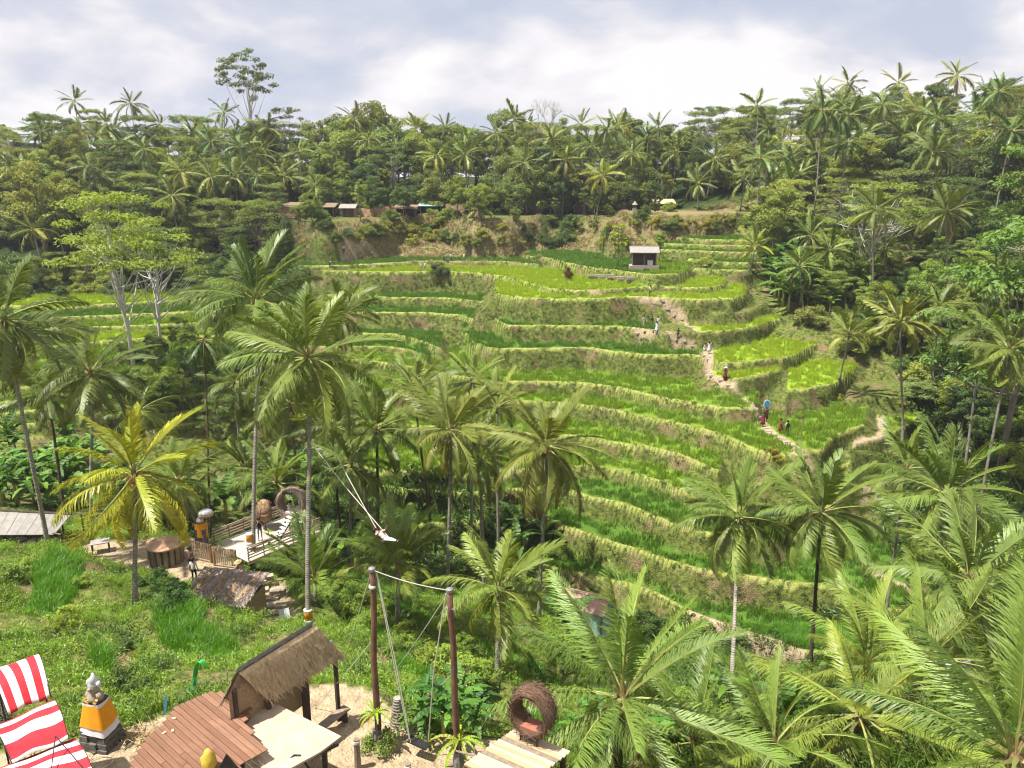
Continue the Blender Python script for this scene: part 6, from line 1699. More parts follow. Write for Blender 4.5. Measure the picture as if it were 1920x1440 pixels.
gable_hut("rim_hut", 808, 382, 176, 4.6, 3.0, 2.2, .5, "rim shelter with a faded turquoise roof behind a palm trunk", 'turq', 'darkwood', 0, .5, lean=True)
gable_hut("rim_hut", 762, 402, 171, 4.2, 2.6, 1.8, .6, "low rim shelter with a straw roof left of the earth walls", 'thatch_d', 'darkwood', 0, .5, lean=True)
gable_hut("rim_hut", 656, 408, 169, 2.8, 2.6, 2.0, .7, "rim hut with a pale front roof and a brick red peak behind", 'roofgrey', 'pink', R(-6), .5)
gable_hut("rim_hut", 560, 412, 168, 5.2, 3.0, 2.4, .7, "dark open rim shelter with a brown thatch fringe above the red wall", 'thatch_d', 'darkwood', 0, .6, lean=True)
gable_hut("rim_hut", 612, 408, 169, 3.8, 2.8, 2.2, .7, "dark rim shelter between the fringed one and the red peaked hut", 'thatch_d', 'darkwood', 0, .5, lean=True)
gable_hut("rim_hut", 1242, 386, 178, 4.2, 3.0, 1.4, .9, "low rim hut with a brown gable roof among straight trunks", 'thatch', 'earth', R(10), .5)
gable_hut("hill_hut", 1490, 350, 158, 4.4, 3.2, 2.6, 1.4, "upper hill hut with a white gable roof beside the bare earth slope", 'roofwhite', 'darkwood', R(55), .4)
gable_hut("hill_hut", 1466, 392, 150, 3.6, 2.4, 1.4, .9, "lower hill hut with a pale roof and bamboo front", 'roofwhite', 'palewood', R(-3), .4, walls=(1, 1, 1, 1), lean=True)
gable_hut("hill_hut", 1448, 366, 155, 2.6, 2.0, 1.3, .4, "little dark roofed stall between the two hill huts", 'earth', 'darkwood', 0, .4, lean=True)
gable_hut("valley_hut", 1098, 1062, 58, 3.8, 2.4, 2.6, .5, "turquoise walled hut with a pink roof half hidden by palm fronds", 'pink', 'turq', R(-28), .12, walls=(1, 1, 1, 1))
gable_hut("valley_stall", 1806, 1240, 37, 1.5, 1.2, 1.6, .25, "tiny white roofed stall among the palms in the corner", 'roofwhite', 'reed', R(10), .2, lean=True)
# earth walls and terraces on the rim
for i, (a, b, Z, w, h, lb) in enumerate([(868, 402, 171, 7.5, 2.8, "tall ochre earth wall on the rim with a ladder of sticks"), (795, 405, 172, 4.5, 2.2, "shorter brown earth wall under the turquoise shelter"), (700, 408, 170, 6.0, 1.8, "low orange earth wall beside the pale fronted hut"), (728, 402, 172, 3.4, 2.2, "broken orange earth wall left of the straw shelter"), (1003, 402, 186, 4.2, 1.6, "stepped earth wall left of the white roofed hut"), (545, 430, 166.5, 5.0, 2.6, "reddish carved wall below the dark fringed shelter")]):
    p = PZ(a, b, Z); p.z = gz(p.x, p.y)
    r = empty("earth_wall", p, (0, 0, R(rgb.uniform(-6, 6))), 1, lb, "wall"); r["kind"] = "thing"
    def wf(i_, j_, w=w, h=h): return ((i_ - .5) * w, .35 * j_ + .12 * float(vnoise(i_ * 9, j_ * 5 + a)), -.5 + (h + .5) * j_ + .25 * float(vnoise(i_ * 6 + a, 3)) * j_)
    MB().grid(wf, 18, 6).build("face", M['earth'], r, True)
    MB().box((0, .9, h / 2 - .3), (w * .96, 1.0, h + .3)).build("backfill", M['earth'], r)
    for k in range(int(w)): MB().box((-w / 2 + k + .5, -.02, h * .3 + .3 * (k % 3)), (.7, .06, .07), (0, rgb.uniform(-.2, .2), 0)).build("ledge_stick", M['wood'], r)
p = PZ(868, 418, 167); r = empty("viewing_stand", V3(p.x, p.y, gz(p.x, p.y)), label="bamboo viewing stand jutting out below the ochre earth wall", cat="platform")
MB().box((0, 0, 1.7), (4.0, 2.0, .12)).build("floor", M['palewood'], r)
for x in (-1.8, -.6, .6, 1.8): MB().tube([(x, -.9, -1.0), (x, -.9, 1.7)], .06, 5).build("leg", M['wood'], r)
p = PZ(979, 388, 184); r = empty("woven_pod", V3(p.x, p.y, gz(p.x, p.y)), label="tall woven teardrop pod seat hanging on the rim", cat="pod seat")
MB().lathe([(.2, .8), (.75, 1.3), (.85, 2.2), (.5, 3.3), (.1, 4.2)], 14).build("pod", M['reed'], r, True)
MB().tube([(0, 0, 0), (0, 0, .9)], .08, 6).build("stand", M['wood'], r)
p = PZ(1187, 470, 160); r = empty("stone_shrine", V3(p.x, p.y, gz(p.x, p.y)), label="small grey stone shrine at the plateau's back corner", cat="shrine")
MB().box((0, 0, .5), (.8, .8, 1.2)).build("base", M['palestone'], r); MB().box((0, 0, 1.45), (.55, .55, .7)).build("niche", M['stone'], r); MB().lathe([(.6, 1.8), (.35, 2.1), (.1, 2.5)], 8).build("cap", M['palestone'], r)
# stone wall and stepping stones by the field hut, steps on the hillside paths
for i, (W, wd) in enumerate(PATHPTS[1:6]):
    if i in (1,): continue
    L_ = sum((b - a).length for a, b in zip(W[:-1], W[1:])); n = int(L_ / (1.2 if i != 3 else 1.5))
    r = empty("stone_steps", W[0], label=["stone steps climbing from the lower terraces to the field hut path", "", "flat stones along the terrace edge path", "stone steps dropping past the lime field", "broad rough stone steps down to the sandy landing"][i], cat="steps")
    seg = [0]; 
    for a, b in zip(W[:-1], W[1:]): seg.append(seg[-1] + (b - a).length)
    for k in range(n):
        s_ = (k + .5) / n * L_; j = max(0, min(len(W) - 2, int(np.searchsorted(seg, s_) - 1))); q_ = W[j].lerp(W[j + 1], (s_ - seg[j]) / max(1e-6, seg[j + 1] - seg[j]))
        q_ = q_ + V3(rgb.uniform(-.15, .15), rgb.uniform(-.1, .1), 0); hz = gz(q_.x, q_.y)
        o = MB().box((0, 0, 0), (wd * rgb.uniform(1.0, 1.6), rgb.uniform(.35, .55), .24), None, 0, .9).build("stone", M['palestone'], r); o.location = V3(q_.x, q_.y, hz - .03) - W[0]; o.rotation_euler = (rgb.uniform(-.06, .06), rgb.uniform(-.06, .06), rgb.uniform(-.5, .5))
pw = [drop(1100 + 18 * k, 527 - 3 * math.sin(k)) for k in range(6)]
r = empty("terrace_wall", pw[0], label="low pale stone retaining wall left of the field hut", cat="wall"); r["kind"] = "thing"
for k in range(5):
    for l_ in range(3):
        o = MB().box((0, 0, 0), (1.5, .45, .32)).build("stone", M['palestone'], r); q_ = pw[k].lerp(pw[k + 1], .5 + .15 * (l_ % 2)); o.location = V3(q_.x, q_.y, gz(q_.x, q_.y) + .1 + l_ * .33) - pw[0]; o.rotation_euler = (0, 0, rgb.uniform(-.15, .15))
# swing sign board (blue) by the path
p = drop(1436, 782); r = empty("blue_sign", p, scale=.75, label="blue and white oval sign on a post above the group in red", cat="sign")
MB().tube([(0, 0, -.2), (0, 0, 1.6)], .05, 6).build("post", M['palewood'], r)
m = MB(); m.lathe([(.05, -.04), (.62, -.03), (.62, .03), (.05, .04)], 18)
o = m.build("board", M['white'], r); o.rotation_euler = (R(90), 0, 0); o.location = (0, 0, 2.1); o.scale = (.9, 1.3, 1)
m = MB(); m.lathe([(.05, -.01), (.50, -.01), (.50, .01), (.05, .01)], 18); o = m.build("blue_field", M['blue'], r); o.rotation_euler = (R(90), 0, 0); o.location = (0, -.06, 2.15); o.scale = (.9, 1.25, 1)
# ------------------------------------------------------------------ people
M['skin'] = mat_simple("skin", (0.42, 0.25, 0.16), .1, 5, .6, .05)
M['hair'] = mat_simple("black_hair", (0.018, 0.014, 0.012), .3, 9, .6, .2)
def cloth(name, c): return mat_simple(name, c, .12, 7, .85, .1)
CL = {'white': cloth("white_garment", (.72, .71, .70)), 'black': cloth("black_garment", (.02, .02, .022)), 'jeans': cloth("blue_jeans", (.13, .18, .28)), 'brown': cloth("brown_shirt", (.19, .11, .075)),
      'red': cloth("dark_red_garment", (.22, .03, .035)), 'purple': cloth("purple_shirt", (.32, .24, .42)), 'pink': cloth("pink_garment", (.66, .40, .38)), 'navy': cloth("navy_garment", (.03, .04, .07)), 'straw': M['straw'], 'grey': cloth("grey_garment", (.30, .30, .31))}
def person(loc, head, pose, top, low, label, sc=1.0, hat=None, dress=False, pack=False, rz=0.0, hair_long=False):
    """one skinned figure; local +Y is behind, faces -Y at head=0"""
    J = dict(pel=(0, 0, .95), sp=(0, .01, 1.12), ch=(0, .01, 1.33), nk=(0, .01, 1.47), hd=(0, -.01, 1.58), ht=(0, 0, 1.70),
             sl=(-.17, .01, 1.40), sr=(.17, .01, 1.40), el=(-.24, .03, 1.13), er=(.24, .03, 1.13), wl=(-.25, -.06, .90), wr=(.25, -.06, .90),
             hl=(-.09, 0, .90), hr=(.09, 0, .90), kl=(-.11, -.03, .50), kr=(.11, -.03, .50), al=(-.11, .03, .09), ar=(.11, .03, .09), tl=(-.12, -.14, .03), tr=(.12, -.14, .03))
    if pose == 'photo':
        J.update(el=(-.25, -.12, 1.16), er=(.25, -.12, 1.16), wl=(-.09, -.30, 1.45), wr=(.09, -.30, 1.45))
    elif pose == 'up':
        J.update(el=(-.34, 0, 1.55), er=(.34, 0, 1.55), wl=(-.14, -.02, 1.75), wr=(.14, -.02, 1.75))
    elif pose == 'walk':
        J.update(kl=(-.10, -.20, .52), al=(-.10, -.24, .10), tl=(-.10, -.40, .06), kr=(.10, .06, .50), ar=(.10, .30, .16), tr=(.10, .20, .03), wl=(-.24, .14, .92), wr=(.24, -.22, .96))
    elif pose == 'sit':
        J.update(kl=(-.14, -.42, .98), kr=(.14, -.42, 1.02), al=(-.14, -.72, .93), ar=(.14, -.66, .88), tl=(-.14, -.84, 1.02), tr=(.14, -.78, .98), wl=(-.22, -.25, 1.0), wr=(.24, -.28, 1.02))
    elif pose == 'crouch':
        J = {k: (x, y, z) for k, (x, y, z) in J.items()}
        for k in ('pel', 'sp', 'ch', 'nk', 'hd', 'ht', 'sl', 'sr', 'el', 'er', 'wl', 'wr', 'hl', 'hr'): x, y, z = J[k]; J[k] = (x, y + .12 - (z - .95) * .35, z - .58)
        J.update(kl=(-.16, -.30, .48), kr=(.16, -.30, .48), wl=(-.2, -.45, .45), wr=(.2, -.45, .45), el=(-.26, -.25, .58), er=(.26, -.25, .58), al=(-.12, .02, .09), ar=(.12, .02, .09))
    elif pose == 'bend':
        J.update(sp=(0, -.12, 1.02), ch=(0, -.34, 1.02), nk=(0, -.47, .98), hd=(0, -.56, .92), ht=(0, -.66, .86), sl=(-.17, -.40, 1.0), sr=(.17, -.40, 1.0), el=(-.2, -.46, .74), er=(.2, -.46, .74), wl=(-.14, -.52, .5), wr=(.14, -.52, .5))
    elif pose == 'fly':       # leaning back on a swing, legs out
        J.update(sp=(0, .15, 1.02), ch=(0, .36, 1.08), nk=(0, .48, 1.12), hd=(0, .58, 1.16), ht=(0, .68, 1.20), sl=(-.17, .40, 1.1), sr=(.17, .40, 1.1), el=(-.3, .2, 1.2), er=(.3, .2, 1.2), wl=(-.26, .1, 1.4), wr=(.26, .1, 1.4), kl=(-.12, -.40, .98), kr=(.12, -.36, .92), al=(-.12, -.78, 1.02), ar=(.14, -.70, .86), tl=(-.12, -.90, 1.10), tr=(.14, -.84, .92))
    RAD = dict(pel=.135, sp=.125, ch=.15, nk=.055, hd=.095, ht=.075, sl=.065, sr=.065, el=.045, er=.045, wl=.032, wr=.032, hl=.10, hr=.10, kl=.065, kr=.065, al=.042, ar=.042, tl=.035, tr=.035)
    names = list(J); ed = [('pel', 'sp'), ('sp', 'ch'), ('ch', 'nk'), ('nk', 'hd'), ('hd', 'ht'), ('ch', 'sl'), ('ch', 'sr'), ('sl', 'el'), ('sr', 'er'), ('el', 'wl'), ('er', 'wr'), ('pel', 'hl'), ('pel', 'hr'), ('hl', 'kl'), ('hr', 'kr'), ('kl', 'al'), ('kr', 'ar'), ('al', 'tl'), ('ar', 'tr')]
    own = {('pel', 'sp'): 1, ('sp', 'ch'): 1, ('ch', 'sl'): 1, ('ch', 'sr'): 1, ('sl', 'el'): 1, ('sr', 'er'): 1, ('pel', 'hl'): 2, ('pel', 'hr'): 2, ('hl', 'kl'): 2, ('hr', 'kr'): 2, ('kl', 'al'): 2, ('kr', 'ar'): 2, ('al', 'tl'): 3, ('ar', 'tr'): 3}
    vs = [J[k] for k in names]; rr = [RAD[k] for k in names]
    E = [(names.index(a), names.index(b)) for a, b in ed]; kinds = [own.get(e, 0) for e in ed]
    for w, e, sg in (('wl', 'el', -1), ('wr', 'er', 1)):
        W, El = Vector(J[w]), Vector(J[e]); d = (W - El).normalized(); sd = d.cross(V3(0, 1, .2)).normalized()
        pi = len(vs); vs.append(tuple(W + d * .06)); rr.append(.034); E.append((names.index(w), pi)); kinds.append(0)
        for k, (o_, l_) in enumerate([(-.03, .085), (-.01, .10), (.01, .095), (.03, .075)]):
            b1 = len(vs); vs.append(tuple(W + d * (.06 + l_ * .55) + sd * o_)); rr.append(.009); vs.append(tuple(W + d * (.06 + l_) + sd * o_ * 1.1 + V3(0, -.015, -.01))); rr.append(.008)
            E += [(pi, b1), (b1, b1 + 1)]; kinds += [0, 0]
        b1 = len(vs); vs.append(tuple(W + d * .05 + sd * .055 * -sg)); rr.append(.011); E.append((names.index(w), b1)); kinds.append(0)
    me = bpy.data.meshes.new("figure"); me.from_pydata(vs, E, [])
    o = bpy.data.objects.new("figure_tmp", me); COL.objects.link(o)
    sk = o.modifiers.new("skin", 'SKIN'); sk.use_smooth_shade = True
    for i, s in enumerate(me.skin_vertices[0].data): s.radius = (rr[i], rr[i] * .82); s.use_root = (i == 0)
    ss = o.modifiers.new("sub", 'SUBSURF'); ss.levels = 1; ss.render_levels = 1
    dg = bpy.context.evaluated_depsgraph_get(); dg.update()
    me2 = bpy.data.meshes.new_from_object(o.evaluated_get(dg)); bpy.data.objects.remove(o)
    me2.materials.clear()
    for mm in (M['skin'], CL[top], CL[low], M['hair']): me2.materials.append(mm)
    PA = np.array([vs[a] for a, b in E]); PB = np.array([vs[b] for a, b in E])
    for p in me2.polygons:
        c = np.array(p.center); e = PB - PA; t_ = np.clip(((c - PA) * e).sum(1) / ((e * e).sum(1) + 1e-9), 0, 1)
        dd = np.linalg.norm(PA + e * t_[:, None] - c, axis=1); p.material_index = kinds[int(dd.argmin())]; p.use_smooth = True
    body = bpy.data.objects.new("person", me2); COL.objects.link(body); body.location = loc; body.rotation_euler = (0, 0, head); body.scale = (sc,) * 3
    tag(body, label, "person")
    H0 = Vector(J['hd']); H1 = Vector(J['ht']); ax = (H1 - H0).normalized(); q = ax.to_track_quat('Z', 'Y').to_matrix()
    m = MB(); prof = [(.118, -.02), (.122, .04), (.105, .11), (.06, .155), (.01, .165)]
    m.lathe(prof, 12)
    for i, v in enumerate(m.v): m.v[i] = tuple(q @ Vector(v) + H0 + V3(0, .025, .02))
    m.build("hair", M['hair'], body, True)
    m = MB(); m.add([q @ V3(-.014, -.095, -.01) + H0, q @ V3(.014, -.095, -.01) + H0, q @ V3(0, -.125, -.015) + H0, q @ V3(0, -.095, .035) + H0], [(0, 1, 2), (0, 2, 3), (1, 3, 2)]); m.build("nose", M['skin'], body)
    if hair_long:
        m = MB(); m.lathe([(.09, -.28), (.11, -.1), (.10, .03)], 10, (H0.x, H0.y + .05, H0.z)); m.build("long_hair", M['hair'], body, True)
    if hat:
        m = MB(); m.lathe([(.26, .05), (.25, .07), (.125, .08), (.115, .17), (.02, .19)], 14)
        for i, v in enumerate(m.v): m.v[i] = tuple(q @ Vector(v) + H0 + V3(0, 0, .02))
        m.build("hat", CL[hat], body, True)
    if dress:
        m = MB(); m.lathe([(.30, .32), (.25, .60), (.19, .90), (.16, 1.06), (.165, 1.12)], 14)
        for i, v in enumerate(m.v): m.v[i] = (v[0] * (1 + .08 * math.sin(i * 2.1)), v[1] * .85, v[2] + (J['pel'][2] - .95))
        m.build("skirt", CL[low], body, True)
    if pack: MB().box((0, .2, 1.22), (.3, .16, .42)).build("backpack", M['black'], body)
    return body
def standing(px, py, *a, **k):
    p = drop(px, py); return person(p, *a, **k)
N0 = 0.0; AWAY = math.pi
standing(1219, 557, N0, 'photo', 'white', 'navy', "person in white top and dark shorts photographing on the path below the field hut")
standing(1207, 613, .6, 'stand', 'white', 'white', "person in white, first of the three standing together on the terrace")
standing(1222, 614, AWAY, 'stand', 'black', 'grey', "person in black top, middle of the three standing together on the terrace")
standing(1233, 615, -.7, 'photo', 'white', 'white', "person in white, last of the three standing together on the terrace")
standing(1231, 627, N0, 'walk', 'white', 'white', "person in a long white dress just below the group of three", dress=True, hair_long=True)
standing(1271, 639, AWAY, 'stand', 'navy', 'black', "person in dark clothes walking alone along the terrace path")
standing(1329, 663, N0, 'up', 'white', 'white', "person in a white dress with raised arms on the path", dress=True, hair_long=True)
standing(1321, 658, .8, 'crouch', 'pink', 'white', "person in pale clothes crouching beside the white dress")
standing(1359, 713, -.3, 'stand', 'red', 'red', "person in a red dress and white hat among the lime rice", dress=True, hat='white')
standing(1430, 800, AWAY, 'walk', 'red', 'red', "person in dark red climbing first under the blue sign", dress=True)
standing(1435, 790, AWAY, 'stand', 'red', 'black', "person in dark red just ahead of another below the blue sign", dress=True)
standing(1463, 812, .5, 'photo', 'red', 'red', "person in red at the landing facing the one in white", dress=True)
standing(1475, 816, AWAY, 'stand', 'white', 'black', "person in white shirt and black trousers with a pack on the landing", pack=True)
standing(645, 476, .3, 'walk', 'white', 'black', "person in white walking the sandy track below the earth bank")
standing(618, 501, 1.2, 'bend', 'purple', 'navy', "person in purple bending over in the plateau rice")
standing(790, 508, N0, 'stand', 'white', 'grey', "person in white at the lime field's edge, left of a pair", sc=.98)
standing(797, 508, -.5, 'stand', 'white', 'purple', "person in pale clothes at the lime field's edge, right of a pair")
standing(833, 490, .9, 'bend', 'grey', 'navy', "person in grey stooping beside a shrub on the plateau")
standing(846, 491, N0, 'walk', 'white', 'navy', "person in white top walking the plateau bund, middle one")
standing(870, 491, -.8, 'walk', 'white', 'grey', "person in white following along the plateau bund")
person(ldw(2.35, -2.1), R(20), 'photo', 'black', 'jeans', "person in black top and jeans with a camera on the lookout deck")
person(rn.location + V3(-.15, .05, .42), R(60), 'sit', 'white', 'black', "person in a white shirt sitting inside the ring nest")
c = PE(360, 1073, -24.65); c.z = gz(c.x, c.y); person(c, R(160), 'stand', 'brown', 'black', "person in brown shirt and black trousers before the gate panel", sc=1.02)
c = PE(366, 1094, -24.65); c.z = gz(c.x, c.y); person(c, AWAY, 'stand', 'white', 'black', "person in a white shirt behind the bamboo hut's roof")
c = PE(452, 1080, -24.9); c.z = gz(c.x, c.y) ; person(c, R(-40), 'crouch', 'pink', 'grey', "person in a hat crouching at the deck's near corner", hat='straw')
sp = PZ(722, 1008, 38.0)
fl = person(sp + V3(0, 0, -.95), R(60), 'fly', 'pink', 'white', "person in pink lying back on a giant swing above the valley")
sw2 = empty("giant_swing", sp, label="giant swing with two long white ropes from the tall palm", cat="swing")
MB().box((0, 0, -.10), (.5, .25, .04), (0, 0, R(60))).build("seat", M['darkwood'], sw2)
for k, (a, b, Z) in enumerate([(588, 770, 41.9), (581, 828, 42.1)]):
    e = PZ(a, b, Z) - sp; s_ = V3(.2 * (1 if k else -1), .1, -.08)
    MB().tube([s_, s_.lerp(e, .5) + V3(0, 0, -.12), e], .022, 5).build("rope", M['rope'], sw2)
# ------------------------------------------------------------------ thickets, bananas, shrubs
def inpoly(px, py, poly):
    c = False; n = len(poly)
    for i in range(n):
        (ax, ay), (bx, by) = poly[i], poly[(i + 1) % n]
        if (ay > py) != (by > py) and px < (bx - ax) * (py - ay) / (by - ay) + ax: c = not c
    return c
def thicket(n, poly, kinds, label, group, smin, smax, tints, seed, dmin=.8, cat=None):
    rg = random.Random(seed); xs = [p[0] for p in poly]; ys = [p[1] for p in poly]; k = 0; tr = 0; pts = []
    while k < n and tr < n * 12:
        tr += 1
        px, py = rg.uniform(min(xs), max(xs)), rg.uniform(min(ys), max(ys))
        if not inpoly(px, py, poly): continue
        if 1300 < px < 1760 and py > 500 and seed in (10, 11) and py > np.interp(px, FLANK[:, 0], FLANK[:, 1]) - 10: continue
        p = drop(px, py)
        if any((p.x - q.x) ** 2 + (p.y - q.y) ** 2 < dmin * dmin for q in pts): continue
        pts.append(p); kd = rg.choice(kinds); tt = rg.choice(tints); y = rg.uniform(.8, 1.2); tt = tuple(c * y for c in tt); s = rg.uniform(smin, smax)
        lb = label[k % len(label)] if isinstance(label, list) else label
        if kd == 'banana': banana(p, lb.replace("bush", "banana plant"), s, group, seed + k, rg.choice([6, 7, 8]), tt)
        elif kd == 'spiky': spiky(p, lb.replace("bush", "spiky plant"), 12, .8, tt, s, group)
        else:
            f = {'bush': .5, 'shrub': 1.0, 'dense': .28, 'broad': .35, 'fern': .3, 'slim': .3}[kd]
            tree(kd, p, lb.replace("bush", {'bush': 'leafy bush', 'shrub': 'low shrub', 'dense': 'round small tree', 'broad': 'small tree', 'fern': 'feathery small tree', 'slim': 'slender small tree'}[kd]), f * s, tt, group=group, cat="bush" if kd in ('bush', 'shrub') else "tree")
        k += 1
G1 = [(.75, .95, .8), (1.1, 1.3, .8), (.5, .7, .7), (1.4, 1.5, .9)]
thicket(46, [(380,960),(560,880),(640,930),(660,1010),(560,985),(480,972),(400,1005),(260,1000),(180,975),(150,955),(260,905)], ['bush', 'bush', 'banana', 'dense', 'bush'], "bush in the dark thicket behind the lookout deck", "thicket behind the deck", .9, 1.7, [(.55, .75, .7), (.8, 1.0, .8), (1.1, 1.25, .8)], 1)
thicket(30, [(-10,850),(160,835),(230,900),(170,960),(0,950)], ['banana', 'banana', 'bush', 'banana'], "bush below the far paddies beside the grey shed", "plants beside the shed", .9, 1.5, [(.9, 1.2, 1.0), (1.2, 1.4, 1.1), (.7, .9, .8)], 2)
thicket(44, [(560,1030),(700,985),(900,990),(1050,1040),(1050,1110),(900,1110),(760,1080),(600,1080)], ['bush', 'shrub', 'bush', 'dense', 'banana'], "bush on the valley floor under the middle palms", "valley floor bushes", .8, 1.5, [(.5, .68, .6), (.8, 1.0, .7), (1.2, 1.35, .8), (.6, .75, .7)], 3)
thicket(56, [(1050,1130),(1250,1180),(1500,1260),(1900,1200),(1920,1420),(1500,1440),(1250,1400),(1130,1300),(1050,1220)], ['bush', 'banana', 'bush', 'shrub', 'shrub', 'dense'], "bush among the palms on the shaded near slope", "plants under the near palms", .7, 1.35, [(.8, 1.0, .7), (1.1, 1.35, .8), (.55, .75, .65)], 4)
thicket(14, [(1080,1390),(1240,1380),(1260,1440),(1090,1440)], ['banana', 'shrub', 'banana'], "bush at the foot of the big palm with green coconuts", "plants at the big palm's foot", .45, .75, [(.7, 1.1, .8), (1.0, 1.3, .8)], 5, .45)
thicket(18, [(760,1300),(850,1330),(930,1370),(900,1400),(800,1385),(750,1350)], ['banana', 'shrub', 'shrub', 'banana'], "bush in the leafy strip behind the swing", "plants behind the swing", .35, .6, [(.45, .8, .7), (.8, 1.15, .8)], 6, .4)
thicket(9, [(0,1060),(120,1030),(250,1090),(330,1130),(300,1290),(420,1285),(240,1320),(130,1300),(0,1200)], ['shrub'], "bush dotted over the weedy near slope", "shrubs on the weedy slope", .5, 1.0, [(.6, .8, .6), (1.2, 1.4, .8), (1.6, 1.7, .8)], 7, .7)
thicket(12, [(300,1080),(345,1100),(340,1150),(290,1130),(262,1100)], ['shrub', 'spiky', 'shrub'], "bush beside the bamboo hut below the court", "plants beside the bamboo hut", .5, .9, [(.45, .7, .6), (.8, 1.1, .7)], 8, .4)
thicket(40, [(600,1090),(720,1110),(900,1200),(1000,1260),(930,1300),(820,1260),(680,1190)], ['shrub', 'shrub', 'bush'], "bush along the small terraces behind the swing poles", "shrubs on the small terraces", .45, .9, [(1.3, 1.5, .8), (.8, 1.0, .7), (1.7, 1.8, .9)], 9, .8)
thicket(84, [(1360,505),(1480,520),(1560,600),(1760,760),(1850,900),(1920,980),(1920,560),(1760,500),(1480,440)], ['dense', 'bush', 'bush', 'banana', 'broad', 'slim', 'fern'], "bush in the green tangle of the gully", "gully tangle", 1.0, 2.1, [(.8, 1.0, .75), (1.2, 1.35, .8), (.6, .8, .7), (1.5, 1.6, .9)], 10, 1.2)
thicket(24, [(1410,520),(1500,500),(1540,560),(1480,590)], ['banana'], "bush in the tall grove at the promontory's shoulder", "banana grove at the shoulder", 1.6, 2.3, [(1.0, 1.2, 1.1), (.8, 1.0, .9)], 11, 1.2)
thicket(50, [(560,425),(1180,420),(1185,460),(900,470),(760,462),(600,460)], ['bush', 'shrub', 'bush'], "bush clinging to the brown earth bank under the rim", "bushes on the earth bank", 1.0, 1.9, [(.9, 1.0, .8), (1.4, 1.3, .9), (.5, .65, .6), (1.6, 1.3, .8)], 12, 1.5)
thicket(40, [(1180,415),(1520,405),(1560,440),(1440,440),(1190,432)], ['bush', 'shrub'], "bush on the dry grass bank below the hill huts", "bushes on the dry bank", .9, 1.6, [(1.3, 1.2, .8), (.9, 1.0, .8), (1.9, 1.5, .8)], 13, 1.5)
thicket(46, [(540,392),(1260,385),(1260,400),(540,405)], ['bush', 'slim', 'dense', 'bush'], "bush between the huts along the rim", "plants between the rim huts", 1.3, 2.4, [(1.2, 1.3, .9), (.8, .95, .8), (1.6, 1.6, 1.0)], 14, 1.8)
thicket(36, [(-20,520),(130,500),(330,490),(480,500),(520,560),(440,560),(200,560),(0,570)], ['bush', 'dense', 'fern', 'bush'], "bush along the forest foot behind the far paddies", "bushes at the forest foot", 1.3, 2.6, [(1.0, 1.1, .8), (.7, .85, .8), (1.7, 1.6, .9)], 15, 1.5)
thicket(30, [(430,600),(560,590),(600,700),(560,800),(480,860),(440,760)], ['bush', 'dense', 'slim'], "bush in the fold between the two terraced slopes", "plants in the fold", 1.2, 2.2, [(.7, .9, .7), (1.1, 1.2, .8)], 16, 1.2)
thicket(14, [(900,935),(1000,930),(1040,1000),(960,1010)], ['spiky', 'shrub'], "bush with red tips by the middle palm trunks", "red tipped plants", 1.0, 1.6, [(1.1, .5, .4), (.6, .7, .6), (.7, .8, .6)], 17, .8)
thicket(8, [(1500,735),(1620,760),(1700,760),(1740,800),(1700,870),(1620,800),(1500,760)], ['shrub'], "bush on the promontory's broken flank", "shrubs on the promontory flank", .4, .7, [(2.0, 1.7, .7), (1.5, 1.5, .8)], 18, 1.2)

thicket(26, [(540,398),(900,396),(900,420),(540,424)], ['slim', 'dense', 'bush', 'broad'], "bush growing before the stalls on the rim", "plants before the rim stalls", 1.2, 2.0, [(1.1, 1.2, .9), (.8, .95, .8), (1.5, 1.5, 1.0)], 21, 1.6)
thicket(16, [(950,396),(1240,396),(1240,412),(950,420)], ['dense', 'bush', 'slim'], "bush below the white roofed rim hut", "plants below the white roofed hut", 1.0, 1.8, [(1.1, 1.2, .9), (.7, .85, .8)], 22, 1.6)
thicket(26, [(20,690),(440,640),(470,760),(430,850),(200,860),(120,800)], ['slim', 'bush', 'broad', 'fern'], "bush standing among the far paddies' palms", "plants among the far paddies", 1.0, 1.9, [(1.0, 1.1, .8), (.75, .9, .75), (1.3, 1.4, .9)], 23, 1.6)
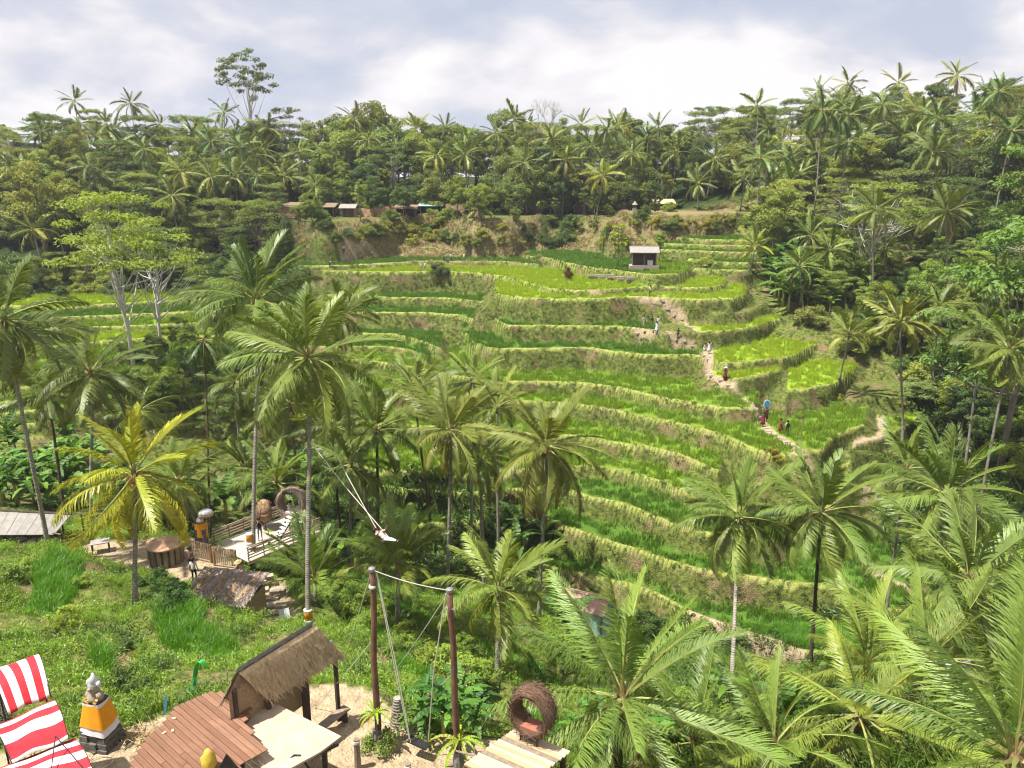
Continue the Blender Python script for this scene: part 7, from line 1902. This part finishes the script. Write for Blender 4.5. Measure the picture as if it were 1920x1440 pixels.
# ------------------------------------------------------------------ thin tropical haze
t = NT("haze_air")
pv_ = t.node('ShaderNodeVolumePrincipled', {'Color': (.86, .90, 1.0, 1), 'Density': 0.00018, 'Anisotropy': 0.2})
t.l.new(pv_.outputs[0], t.out.inputs['Volume'])
hz_ = MB().box((0, 1400, 0), (8000, 3600, 2)).build("haze", t.mat)
hz_.data.vertices.foreach_set('co', np.array([(x, y, z) for z in (-62, 60) for x, y in ((-4600, -60), (4600, -60), (4600, 3100), (-4600, 3100))], np.float32).ravel())
tag(hz_, "thin bluish haze over the valley", None, None, "stuff")
# ------------------------------------------------------------------ tell look-alikes apart: by tone, then by place along the picture
bpy.context.view_layer.update()
ORD = "first second third fourth fifth sixth seventh eighth ninth tenth eleventh twelfth thirteenth fourteenth fifteenth sixteenth seventeenth eighteenth nineteenth twentieth".split()
def ordinal(i):
    if i < 20: return ORD[i]
    t_, u_ = divmod(i + 1, 10); s = ["twenty", "thirty", "forty", "fifty", "sixty", "seventy", "eighty", "ninety"][t_ - 2]
    return (["twentieth", "thirtieth", "fortieth", "fiftieth", "sixtieth", "seventieth", "eightieth", "ninetieth"][t_ - 2]) if u_ == 0 else s + "-" + ORD[u_ - 1]
bk_ = {}
for o in list(COL.objects):
    if o.parent is None and o.get('group') and o.get('label'):
        tint = next((c.color for c in o.children if c.name.startswith(('crown', 'foliage', 'leaf', 'frond'))), None)
        tone = ""
        if tint is not None:
            lum = tint[1]; ratio = tint[0] / max(.01, tint[1])
            tone = "dark green" if lum < .85 else "yellowish" if ratio > 1.06 else "pale green" if lum > 1.25 else "mid green"
        if tone and not any(w in o['label'] for w in ("yellow", "dark", "pale")): o['label'] = tone + " " + o['label']
        bk_.setdefault(o['label'], []).append(o)
for lb, os_ in bk_.items():
    if len(os_) < 2: continue
    os_.sort(key=lambda o: proj(o.location)[0])
    for i, o in enumerate(os_):
        l2 = lb + ", " + ordinal(i) + " from left"
        if len(l2.split()) > 16: l2 = ' '.join(lb.split()[:16 - 3 - 0]) + ", " + ordinal(i) + " from left"
        o['label'] = l2
